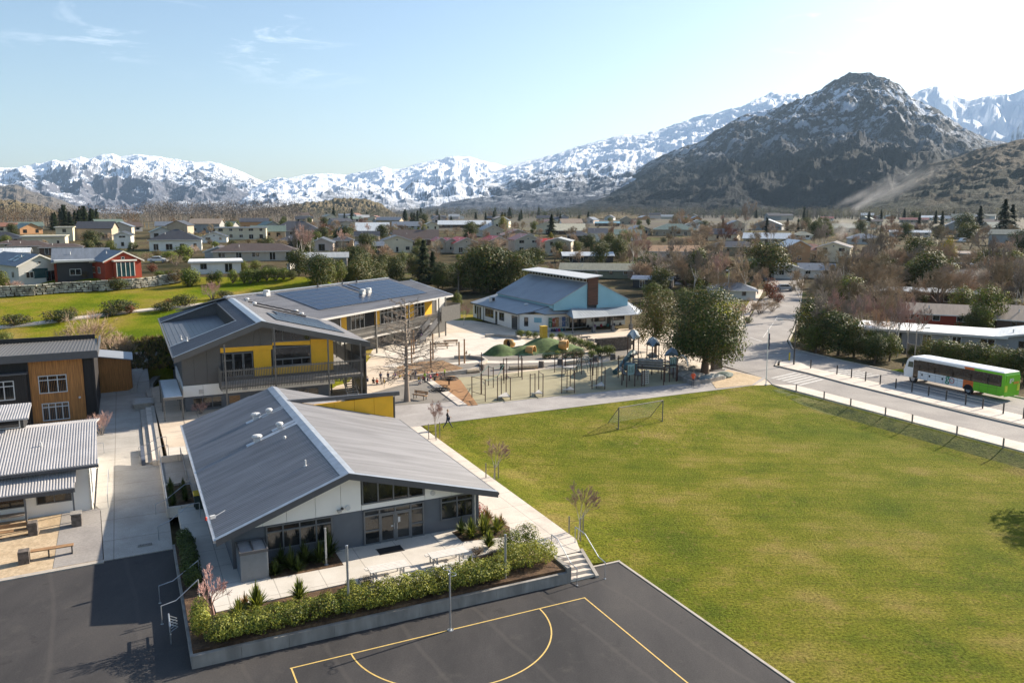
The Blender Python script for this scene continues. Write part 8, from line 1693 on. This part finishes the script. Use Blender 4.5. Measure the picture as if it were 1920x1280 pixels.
# --- rows read off the photograph ---
SPEC=[('ever',600,530,48,1.0),('light',622,532,44,.6),('cab',640,534,48,1.),('light',655,534,40,.6),('ever2',680,532,62,1.0),('ever2',705,533,54,1.),('ever2',735,525,52,.9),('conif2',795,528,78,1.0),('conif2',812,532,60,1.1),('ever',830,540,52,1.0),('ever2',890,548,96,1.0),('ever',915,550,100,1.0),('ever',938,548,90,.9),('ever2',960,548,86,.9),('ever',985,540,76,.9),('light',858,592,52,.5),('cab',860,552,62,.9),('cab',1050,490,24,1.),('bush',965,545,40,1.2),('gold',943,437,36,1.0),('gold',1033,452,18,1.1),('ever2',1145,482,52,.9),('birch1',1188,505,86,.9),('birch0',1196,508,80,.8),('birch1',1205,503,84,.8),('wide0',1277,432,68,.9),('wide1',1358,456,66,.9),('birch2',1400,444,74,.9),('bare1',1290,520,50,1.),('cyp',1437,420,14,1.5),('cyp',1496,432,22,1.5),('ever',1510,432,26,1.2),('ever2',1540,430,26,1.2),('light',1225,565,42,1.1),('light',1250,570,34,1.),('light',1280,574,40,1.1),('rbush',1444,560,42,.8),('rbush',1457,568,24,1.2),('ever',1520,640,92,1.0),('ever2',1545,655,92,1.1),('ever',1570,665,88,1.1),('ever2',1600,668,70,1.0),('light',1530,660,60,1.),('light',1645,672,64,1.1),('light',1668,676,60,1.0),('ever',1640,680,60,.9),('ever2',1745,690,66,1.1),('light',1772,692,66,1.1),('ever2',1800,694,64,1.1),('ever',1830,700,66,1.2),('light',1860,706,68,1.1),('ever2',1890,710,68,1.1),('ever',1920,716,70,1.2),('light',1712,672,30,.9),('birch2',1537,655,128,.8),('birch0',1682,668,124,.8),('birch2',1670,650,110,.8),('birch0',1615,640,100,.9),('birch1',1500,600,90,.9),('birch2',1725,655,90,.8),('bare1',1622,618,90,1.),('bare2',1580,610,84,1.1),('bare3',1650,612,86,1.),('bare0',1690,590,80,1.),('light',1846,618,98,.75),('light',1835,622,60,1.),('ever2',1822,622,44,1.2),('light',1900,585,30,1.2),('gold',1776,506,66,.9),('bare2',1760,500,56,1.2),('bare3',1715,508,60,1.2),('wide0',1846,506,84,.95),('wide0',1890,494,60,1.),('conif',1836,428,42,1.2),('conif2',1880,444,70,1.),('conif2',1895,440,56,1.1),('ever',1806,444,48,1.),('ever2',1812,452,40,1.1),('ever',1915,480,54,1.),('bare0',1660,500,60,1.3),('bare1',1630,470,36,1.2),('bare2',1668,466,40,1.3),('bare3',1705,470,46,1.3),('bbush',1636,480,26,1.5),('bare0',1350,560,90,1.),('bare1',1375,556,84,1.),('birch1',1398,560,86,.9),('bare3',1420,552,60,1.),('bare2',1440,520,46,1.2),('bare0',1470,510,44,1.),('bare2',1415,486,40,1.3),('bare3',1450,488,44,1.3),('shrub0',1400,590,40,1.3),('shrub0',1425,588,36,1.2),('shrub1',1385,594,34,1.2),('shrub0',1448,584,30,1.2),('bush',1402,606,16,1.3),('birch2',561,496,84,.9),('birch0',566,500,90,.7),('birch2',628,500,44,1.),('birch1',660,498,54,1.),('bare0',690,500,44,1.2),('bare3',760,500,36,1.2),('bare1',770,512,40,1.2),('cyp',728,494,20,1.2),('cyp',740,494,18,1.2),('bare2',1070,452,44,1.),('bare1',1000,520,40,1.3),('bare3',1030,515,36,1.3),('bare0',1010,535,44,1.3),('bare2',985,500,30,1.3),('shrub0',1050,510,26,1.3),('bare1',1560,560,70,1.2),('bare3',1600,575,60,1.2),('bare2',1530,560,60,1.),('bare0',1500,540,60,1.2),('bare0',1860,560,40,1.5),('bare1',1910,555,44,1.4),('bare3',1580,530,56,1.2),('bare2',1500,460,30,1.3),('ever',1300,440,10,2),('light',250,470,20,1.2),('bush',165,470,24,1.),('bushl',345,486,30,1.3),('bushl',318,492,24,1.4),('light',455,510,26,1.1),('light',480,508,24,1.1),('light',430,500,20,1.2),('bush',505,512,18,1.4),('shrub0',330,498,26,1.3),('shrub0',230,492,14,1.6),('bush',440,470,10,3)]
SPEC+=[('birch0',1560,650,124,.8),('birch2',1588,655,112,.9),('birch0',1632,655,120,.8),('birch1',1660,660,126,.8),('birch0',1700,662,116,.8),('bare1',1640,640,100,1.),('bare3',1570,640,100,.9),('birch2',1470,520,70,.9),('bare2',1330,545,90,1.),('birch0',1345,550,88,.9)]
for (k,u,v,h,w_) in SPEC: at(k,u,v,h,w_)
# dark pine clump on the left
rc=random.Random(3)
for i in range(26):
    u=rc.uniform(97,186); v=rc.uniform(424,432); plant('conif2' if i%2 else 'conif',*pick(u,v),(34+rc.uniform(-7,8))/FPX*pick(u,v)[1],rc.uniform(.9,1.3),desc='tall dark pine in the left clump',grp='tall dark pines of the left clump')
for i in range(34):
    u=rc.choice([rc.uniform(600,700),rc.uniform(745,900),rc.uniform(745,800),rc.uniform(900,1110)]); v=rc.uniform(408,419); x,y=pick(u,v); plant('conif2' if i%3 else 'conif',x,y,rc.uniform(12,22)/FPX*y,rc.uniform(.9,1.4),desc='far dark conifer on the valley floor',grp='far conifers on the valley floor')
# loose planting between the houses
def clear(x,y,m):
    for (X,Y,r,W,D,a) in FOOT:
        dx,dy=x-X,y-Y; ca,sa=math.cos(-a),math.sin(-a); lx,ly=dx*ca-dy*sa,dx*sa+dy*ca
        if -W/2-m<lx<W/2+m and -m*1.6<ly<D+m: return False
    s,t=inv(x,y)
    if t<100 and s<76: return False
    if 60<s<150 and abs((t-50)-(s-62)*.86)<9: return False
    if x>0 and y<190 and x<30: return False
    return True
FIELD=0
def fill(n,u0,u1,v0,v1,kinds,hpx,seed,grp=None):
    rr=random.Random(seed); c=0; tr=0
    while c<n and tr<n*6:
        tr+=1; u=rr.uniform(u0,u1); v=rr.uniform(v0,v1); x,y=pick(u,v)
        if y>1300 or not clear(x,y,1.0): continue
        k=rr.choice(kinds); hm=rr.uniform(*hpx); hm*= {'b':1,'e':.9,'l':.7,'s':.5,'w':1,'c':1.1}.get(k[0],1); 
        if k in('bush','bbush','bushl','rbush','dbush'): hm*=.4
        plant(k,x,y,hm,rr.uniform(.85,1.25)); c+=1
BR=['bare0','bare1','bare2','bare3','shrub0','wide0']
fill(150,1190,1920,440,560,BR+BR+['birch1','birch2','ever2','light','bare0','bare1','birch2'],(7,12.5),1)
fill(110,1190,1920,440,600,['bbush','bush','shrub0','rbush','dbush','shrub1'],(5,9),11)
fill(95,560,1190,425,505,BR+['birch0','ever','light','bare1'],(5.5,9.5),2)
fill(50,560,1190,425,520,['bush','bbush','bushl','shrub0','dbush'],(5,8),12)
fill(26,200,560,440,500,['bush','bbush','bushl','shrub0','dbush'],(4,7),13)
fill(110,600,1900,414,450,BR+['ever','conif','light','wide1','bare2'],(6,11),3)
fill(46,0,620,412,440,BR+['ever','light','bare1','bush'],(6,10),31)
fill(26,0,560,440,480,['bare0','bare2','light','bush','shrub0','ever'],(4,7),4)
fill(46,1480,1920,500,600,['bare0','bare1','bare2','bare3','birch2','bare2','light','bare1'],(9,14),5)
fill(26,560,1010,498,548,['ever','ever2','light','ever'],(6,9),21)
fill(20,0,1900,405,416,['bare0','wide1','ever','conif'],(9,14),6)
# far bare woodland that reads as one mass
B_wd=mat('wood_tan',(.15,.125,.10),var=.25,scale=.02); B_wd2=mat('wood_brown',(.085,.07,.06),var=.3,scale=.02)
def wood(label,us,v,h0,h1,n,mats,seed,name='far_woodland',dv=2.0):
    rr=random.Random(seed); mb=MB()
    for i in range(n):
        u=rr.uniform(*us); vv=v+rr.uniform(-dv,dv); x,y=pick(u,vv); z=T(x,y); h=rr.uniform(h0,h1); mb.k=rr.randrange(len(mats))
        mb.tube((x,y,z),(x,y,z+h*.5),.25,.1,3,cap=False)
        wr=h*rr.uniform(.24,.42)
        for k in range(72):
            q=rv(rr); p=Vector((x+q.x*wr,y+q.y*wr,z+h*(.56+.44*q.z))); e=p+Vector((q.x*.5+rr.uniform(-.4,.4),q.y*.5,rr.uniform(.1,1)))*h*.085; s=Vector((rr.uniform(-1,1),rr.uniform(-1,1),rr.uniform(-.3,.3)))*h*.013
            mb.face([p-s,p+s,e])
    o=mb.build(name,mats); tag(o,label,'woodland',None,'stuff')
wood('brown leafless poplar belt beyond the left houses',(270,560),414,10,21,620,[B_wd,B_wd2,B_wd],1)
wood('golden willow row in front of the leafless belt',(0,520),428,5,9,60,[L_tus,L_bro],2,'willow_row')
wood('brown leafless woods across the valley floor',(560,1600),407.5,8,17,2200,[B_wd,B_wd2,L_dk],3)
wood('brown shrubs and trees on the far left flats',(-40,270),424,8,16,260,[B_wd,L_bro,B_wd2],4)
wood('brown leafless trees under the right mountain foot',(1500,1960),410,8,17,520,[B_wd,B_wd2,L_ol],5)
# tussock bank behind the brown building
rb=random.Random(9); mb=MB()
for i in range(900):
    u=rb.uniform(185,330); v=rb.uniform(635,694); x,y=pick(u,v); z=T(x,y); s_=rb.uniform(.3,.65); mb.k=rb.randrange(4)
    for k in range(12):
        a=rb.uniform(0,6.28); d=Vector((math.cos(a),math.sin(a),0)); w_=Vector((-d.y,d.x,0))*.05; mb.face([Vector((x,y,z))-w_,Vector((x,y,z))+w_,Vector((x,y,z))+d*s_*.7+Vector((0,0,s_*rb.uniform(.6,1.3)))])
o=mb.build('tussock_bank',[L_tus,L_bro,L_dk,L_ol]); tag(o,'golden and brown tussock grasses on the bank behind the timber shed','ground cover',None,'stuff')

# tree standing just outside the right edge; its shadow reaches the playing field
x,y=PXY if False else (lambda r:(r[0]*(.2-CAMH)/r[2],r[1]*(.2-CAMH)/r[2]))(ray(1925,1010))
plant('ever',x+math.sin(R(SUN_AZ))*14.5,y+math.cos(R(SUN_AZ))*14.5,8,.9,label='dark tree just outside the right photo edge, casting its shadow on the field')
# ---------- people ----------
def skinbody(name,verts,edges,mats,par,matf,lev=1,root=0):
    me=bpy.data.meshes.new(name); me.from_pydata([v[0] for v in verts],edges,[]); o=bpy.data.objects.new(name,me); COL.objects.link(o)
    o.modifiers.new('s','SKIN'); sd=o.data.skin_vertices[0].data
    for i,v in enumerate(verts): r=v[1]; sd[i].radius=(r,r) if not isinstance(r,tuple) else r; sd[i].use_root=(i==root)
    m=o.modifiers.new('u','SUBSURF'); m.levels=lev; m.render_levels=lev
    dg=bpy.context.evaluated_depsgraph_get(); ev=bpy.data.meshes.new_from_object(o.evaluated_get(dg)); bpy.data.objects.remove(o)
    o=bpy.data.objects.new(name,ev); COL.objects.link(o); o.parent=par
    ev.materials.clear()
    for q in mats: ev.materials.append(q)
    for p in ev.polygons: p.material_index=matf(p.center); p.use_smooth=True
    return o
SKIN_=mat('skin',(.45,.26,.18),rough=.6)
def person(lab,x,y,z,rot,h,pose,top,legs,hair,shoes,grp=None,bag=None,hands=True):
    t=thing('person',lab,'person',(x,y,z),rot,grp); k=h/1.75; V=[];E=[]
    def a(p,r,par=None):
        V.append((tuple(q*k for q in p),(r*k,r*k*.85) if isinstance(r,float) else r)); 
        if par is not None: E.append((par,len(V)-1))
        return len(V)-1
    # faces local +x
    if pose=='walk':
        pel=a((0,0,.95),.135); tor=a((.02,0,1.15),.12,pel); ch=a((.03,0,1.35),.15,tor); nk=a((.04,0,1.50),.055,ch); hd=a((.06,0,1.60),.085,nk); hd2=a((.06,0,1.69),.08,hd)
        legs_=[((.22,.09,.52),(.42,.09,.10),(.52,.10,.05)),((-.12,-.09,.53),(-.40,-.09,.16),(-.30,-.10,.06))]
        arms=[((-.08,.21,1.2),(.05,.22,.98)),((.10,-.21,1.2),(.30,-.16,1.08))]; hip=(.09,.95); sh=1.42
    elif pose=='stand':
        pel=a((0,0,.93),.135); tor=a((0,0,1.15),.13,pel); ch=a((0,0,1.35),.16,tor); nk=a((.01,0,1.50),.055,ch); hd=a((.03,0,1.60),.085,nk); hd2=a((.03,0,1.69),.08,hd)
        legs_=[((.02,.09,.5),(.0,.10,.10),(.12,.11,.05)),((.02,-.09,.5),(-.02,-.10,.10),(.1,-.11,.05))]; arms=[((.0,.23,1.15),(.14,.22,.98)),((.02,-.23,1.15),(.16,-.2,1.0))]; sh=1.42
    else:
        pel=a((0,0,.14),.15); tor=a((.03,0,.36),.14,pel); ch=a((.08,0,.55),.16,tor); nk=a((.12,0,.68),.055,ch); hd=a((.15,0,.78),.09,nk); hd2=a((.15,0,.87),.085,hd)
        legs_=[((.38,.14,.34),(.52,.13,.08),(.64,.13,.05)),((.40,-.14,.30),(.50,-.12,.08),(.62,-.12,.05))]; arms=[((.22,.2,.42),(.36,.14,.34)),((.22,-.2,.42),(.36,-.12,.34))]; sh=.6
    for i,(kn,an,to) in enumerate(legs_):
        s_=1 if i==0 else -1; z0=V[pel][0][2]/k
        hp=a((0,s_*.09,z0-.04),.095,pel); q=a(kn,.068,hp); q=a(an,.045,q); a(to,.045,q)
    for i,(el,ha) in enumerate(arms):
        s_=1 if i==0 else -1; cx=V[ch][0][0]/k; q=a((cx,s_*.17,sh),.06,ch); q=a(el,.042,q); w_=a(ha,.03,q)
        if hands:
            d=(Vector(ha)-Vector(el)).normalized(); pm=a(tuple(Vector(ha)+d*.05),.034,w_)
            for f in range(4): 
                b=Vector(ha)+d*.09+Vector((0,0,0))+Vector((.012*(f-1.5)*1.6,0,.0)); e=b+d*(.045+.01*(1.5-abs(f-1.5)))+Vector((.01,-s_*.02,0)); q1=a(tuple(b),.010,pm); a(tuple(e),.008,q1)
            tb=Vector(ha)+d*.04+Vector((.035,-s_*.02,0)); a(tuple(tb+d*.03),.010,pm)
    zc=V[pel][0][2]; zn=V[nk][0][2]; ax=[p[1] for p in arms]
    def mf(c):
        if c.z>zn-.02*k: return 0
        for q in ax:
            if (Vector(c)-Vector(q)*k).length<.13*k and pose!='sit_': return 0
        if pose=='sit': return 2 if (c.x>.17*k and c.z<.42*k and abs(c.y)<.24*k) and not c.z>.36*k else (1 if c.z>.2*k else 2)
        return 1 if c.z>zc-.06*k else (3 if c.z<.11*k else 2)
    skinbody('body',V,E,[SKIN_,top,legs,shoes],t,mf)
    hx_,hy_,hz_=V[hd2][0]; mb=MB()
    bm=bmesh.new(); bmesh.ops.create_icosphere(bm,subdivisions=2,radius=.102*k); 
    for v in bm.verts: v.co=Vector((v.co.x*1.02-.018*k,v.co.y*.98,v.co.z*1.05+.012*k)); 
    bmesh.ops.delete(bm,geom=[v for v in bm.verts if v.co.x>.045*k and v.co.z<.05*k or v.co.z<-.075*k],context='VERTS')
    me=bpy.data.meshes.new('hair'); bm.to_mesh(me); bm.free(); me.materials.append(hair); ho=bpy.data.objects.new('hair',me); COL.objects.link(ho); ho.parent=t; ho.location=(hx_,hy_,hz_-.01*k)
    if hands:
        mb=MB(); 
        for s_ in (-1,1): mb.lathe((hx_+.078*k,s_*.03*k,hz_-.045*k),[(.008*k,0),(.01*k,.01*k),(.004*k,.016*k)],6)
        mb.build('eyes',M_black,t); mb=MB(); mb.tube((hx_+.07*k,0,hz_-.05*k),(hx_+.105*k,0,hz_-.085*k),.010*k,.016*k,6); mb.build('nose',SKIN_,t); mb=MB(); mb.box(hx_+.07*k,hx_+.088*k,-.022*k,.022*k,hz_-.115*k,hz_-.105*k); mb.build('mouth',mat('lip',(.35,.1,.08)),t)
    if bag:
        mb=MB(); mb.slab([(-.05*k,-.30*k,1.12*k),(.22*k,-.30*k,1.10*k),(.24*k,-.30*k,.84*k),(-.04*k,-.30*k,.86*k)],0,(0,.12*k,0)); mb.build('bag',bag,t); mb=MB(); mb.path([(0,-.26*k,1.1*k),(.03*k,-.18*k,1.45*k),(.16*k,-.26*k,1.1*k)],.012,5); mb.build('bag_strap',bag,t)
    return t
C_blk=mat('cloth_black',(.015,.015,.018)); C_jean=mat('cloth_denim',(.045,.055,.08)); C_or=mat('cloth_orange',(.70,.09,.02)); C_navy=mat('cloth_navy',(.02,.03,.07)); C_yel=mat('cloth_yellow',(.6,.40,.03)); C_pur=mat('cloth_purple',(.16,.06,.25)); C_red=mat('cloth_red',(.45,.03,.05)); C_wht=mat('cloth_white',(.6,.6,.6)); C_teal=mat('cloth_teal',(.03,.2,.2)); C_lime=mat('cloth_lime',(.3,.5,.03)); C_pnk=mat('cloth_pink',(.6,.10,.25))
HA=[mat('hair_blonde',(.38,.25,.12)),mat('hair_brown',(.07,.04,.025)),mat('hair_dark',(.02,.015,.012))]
def PX(u,v,z=.86): X,Y,Z=ray(u,v); q=(z-CAMH)/Z; return X*q,Y*q
x,y=PX(839,803); person('woman in a black top and dark jeans walking on the path with a shoulder bag',x,y,.875,.15,1.72,'walk',C_blk,C_jean,HA[0],C_blk,bag=C_navy)
x,y=PX(1299,725); person('person in a bright orange jacket and dark trousers standing below the big tree',x,y,.875,-1.9,1.78,'stand',C_or,C_jean,HA[2],C_blk)
tops=[('black',C_blk),('navy',C_navy),('yellow',C_yel),('purple',C_pur),('red',C_red),('white',C_wht),('teal',C_teal),('orange',C_or),('pink',C_pnk),('lime green',C_lime)]
rk=random.Random(4); kids=[]
KP=[(700,719),(707,720),(714,719),(721,719),(728,717),(736,711),(742,706),(750,709),(757,712),(771,711),(779,713),(786,714),(794,712),(801,715),(808,711),(815,714),(797,718),(788,720),(765,706),(803,706),(811,703),(820,707),(690,716),(826,712),(775,704),(834,708)]
cache={}
KP.sort(); colc={}
for i,(u,v) in enumerate(KP):
    cn,cm=tops[rk.choice([0,1,1,2,3,4,5,6,7,8,9]) if i%3 else rk.choice([1,0,5])]; pose='sit' if rk.random()<.72 else 'stand'; hn=rk.randrange(3); x,y=PX(u,v)
    kid=person('x',x,y,.87,rk.uniform(0,6.28),rk.uniform(1.2,1.4),pose,cm,rk.choice([C_jean,C_blk,C_navy]),HA[hn],C_blk,grp='schoolchildren gathered on the play asphalt',hands=False); kid['_a']=f"{'seated' if pose=='sit' else 'standing'} child in a {cn} top among the group by the bare tree"; VEG.append((kid,x,y,None))
for (u,v,cn,cm,lab) in ((664,655,'pink',C_pnk,'standing child in pink beside the slatted balcony of the yellow block'),(671,652,'navy',C_navy,'standing child in navy next to the child in pink'),(681,655,'lime',C_lime,'child in a lime green top behind the two-storey block'),(632,714,'purple',C_pur,'child in purple under the balcony of the two-storey block'),(640,715,'navy',C_navy,'child in navy under the balcony of the two-storey block'),(651,713,'purple',C_pur,'child in dark purple near the staircase under the balcony'),(790,640,'purple',C_pur,'child in purple by the far wing, behind the bare tree'),(798,643,'red',C_red,'child in red by the far wing, behind the bare tree'),(780,655,'white',C_wht,'child in white near the timber poles behind the bare tree')):
    x,y=PX(u,v); person(lab,x,y,.86,rk.uniform(0,6.28),1.35,'stand',cm,C_jean,HA[rk.randrange(3)],C_blk,hands=False)
# school bags along the hall porch
for i in range(12):
    s=HS+ (1.2+i*.45 if i<6 else 9+ (i-6)*1.3); tt=HT_+(-.5 if i<6 else 1.0); c,cmn=[(C_navy,'navy'),(C_blk,'black'),(C_pur,'purple'),(C_red,'red'),(C_teal,'teal')][i%5]; O=(s,tt,Zf); b=sthing('school_bag','x','bag',O,'school bags along the hall wall'); b['_a']=f"{cmn} school bag lying against the {'mural wall' if i<6 else 'porch wall'} of the hall"; x,y=S(s,tt); VEG.append((b,x,y,None))
    mb=MB(); mb.hexa([(s-.2,tt-.15,Zf),(s+.2,tt-.15,Zf),(s+.2,tt+.13,Zf),(s-.2,tt+.13,Zf),(s-.16,tt-.08,Zf+.45),(s+.16,tt-.08,Zf+.45),(s+.15,tt+.08,Zf+.48),(s-.15,tt+.08,Zf+.48)]); mb.build('bag_body',c,b,O); mb=MB(); mb.path([(s-.1,tt-.16,Zf+.1),(s-.08,tt-.16,Zf+.4),(s,tt,Zf+.55)],.02,4); mb.build('strap',M_black,b,O)
# ---------- wood smoke and valley mist ----------
def smoke(name,label,loc,scale,dens,nsc,rot=(0,0,0),col=(.85,.85,.86)):
    bm=bmesh.new(); bmesh.ops.create_icosphere(bm,subdivisions=3,radius=1)
    for v in bm.verts: v.co*=1+.25*noise.noise(v.co*1.5)
    me=bpy.data.meshes.new(name); bm.to_mesh(me); bm.free(); o=bpy.data.objects.new(name,me); COL.objects.link(o); o.location=loc; o.scale=scale; o.rotation_euler=rot
    m=bpy.data.materials.new(name); m.use_nodes=True; n=m.node_tree.nodes; l=m.node_tree.links; n.remove(n['Principled BSDF'])
    v=n.new('ShaderNodeVolumePrincipled'); v.inputs['Color'].default_value=(*col,1); v.inputs['Anisotropy'].default_value=.3
    t=n.new('ShaderNodeTexCoord'); z=n.new('ShaderNodeTexNoise'); z.inputs['Scale'].default_value=nsc; z.inputs['Detail'].default_value=4; l.new(t.outputs['Object'],z.inputs[0])
    ln=n.new('ShaderNodeVectorMath'); ln.operation='LENGTH'; l.new(t.outputs['Object'],ln.inputs[0])
    a=n.new('ShaderNodeMapRange'); a.inputs[1].default_value=.95; a.inputs[2].default_value=.1; l.new(ln.outputs['Value'],a.inputs[0])
    b=n.new('ShaderNodeMapRange'); b.inputs[1].default_value=.45; b.inputs[2].default_value=.7; l.new(z.outputs[0],b.inputs[0])
    q=n.new('ShaderNodeMath'); q.operation='MULTIPLY'; l.new(a.outputs[0],q.inputs[0]); l.new(b.outputs[0],q.inputs[1]); q2=n.new('ShaderNodeMath'); q2.operation='MULTIPLY'; l.new(q.outputs[0],q2.inputs[0]); q2.inputs[1].default_value=dens; l.new(q2.outputs[0],v.inputs['Density'])
    l.new(v.outputs[0],n['Material Output'].inputs['Volume']); me.materials.append(m); tag(o,label,'smoke',None,'stuff')
def P3(u,v,y): X,Y,Z=ray(u,v); return (X/Y*y,y,CAMH+Z/Y*y)
smoke('chimney_smoke','white chimney smoke rising above the bungalows on the right',P3(1583,428,330),(5,6,6),.14,1.6)
smoke('chimney_smoke','thin bluish smoke drifting over the bluish house on the right',P3(1800,522,165),(7,4,2.2),.10,1.5,(0,-.3,0))
smoke('mist','pale mist lifting off the foot of the brown hill',P3(1610,380,1250),(75,60,20),.012,1.8,(0,-.5,0))
smoke('mist','faint mist patch in front of the brown hill',P3(1690,345,1250),(90,60,26),.007,1.5,(0,-.35,0))
# ---------- labels for the many plants and far houses: by look, then by neighbour, then by order ----------
LM=[(X,Y,s_) for X,Y,s_,*_ in HOUSES if s_]
for (u,v,n_) in ((950,600,'the school hall'),(490,620,'the two-storey school block'),(760,560,'the solar wing'),(640,880,'the gable block'),(90,700,'the brown building'),(1010,660,'the play mound'),(1322,690,'the big dark tree'),(1790,730,'the coach'),(150,545,'the terrace wall'),(1480,640,'the road junction')): LM.append((*pick(u,v),n_))
def uof(x,y): return x/y
ROWS=[]
for o,x,y,d in VEG: ROWS.append([o,x,y,d or o.get('_a')])
for o in list(COL.objects):
    if o.parent is None and o.get('_a') and not any(r[0]==o for r in ROWS): ROWS.append([o,o.location.x,o.location.y,o['_a']])
G_={}
for r in ROWS:
    o,x,y,d=r
    if o.get('_a'): lab=d
    else:
        best=min(LM,key=lambda q:(q[0]-x)**2+((q[1]-y)*.7)**2); du=(uof(x,y)-uof(best[0],best[1]))*1500
        rel='left of' if du<-9 else ('right of' if du>9 else ('behind' if y>best[1] else 'in front of'))
        lab=f"{d} {rel} {best[2]}"
    G_.setdefault(lab,[]).append(r)
OW=['leftmost','second','third','fourth','fifth','sixth','seventh','eighth','ninth','tenth','eleventh','twelfth','thirteenth','fourteenth','fifteenth','sixteenth','seventeenth','eighteenth','nineteenth','twentieth']+['twenty-'+q for q in ('first','second','third','fourth','fifth','sixth','seventh','eighth','ninth')]+['thirtieth']
NW=['two','three','four','five','six','seven','eight','nine','ten','eleven','twelve']
for lab,rs in G_.items():
    rs.sort(key=lambda r:uof(r[1],r[2])); n=len(rs)
    for i,r in enumerate(rs):
        o=r[0]
        if n==1: L=lab
        elif n==2: L=('left-hand ' if i==0 else 'right-hand ')+lab
        elif i==n-1: L='rightmost '+lab
        elif i<30: L=(OW[i] if i==0 else OW[i]+' from left,')+' '+lab
        else: L=lab
        o['label']=' '.join(L.split()[:16])
        if n>1 and not o.get('group'): o['group']=r[3]+'s' if not o.get('_a') else 'small far houses of the valley town'
        if '_a' in o: del o['_a']
print('objects',len(bpy.data.objects))
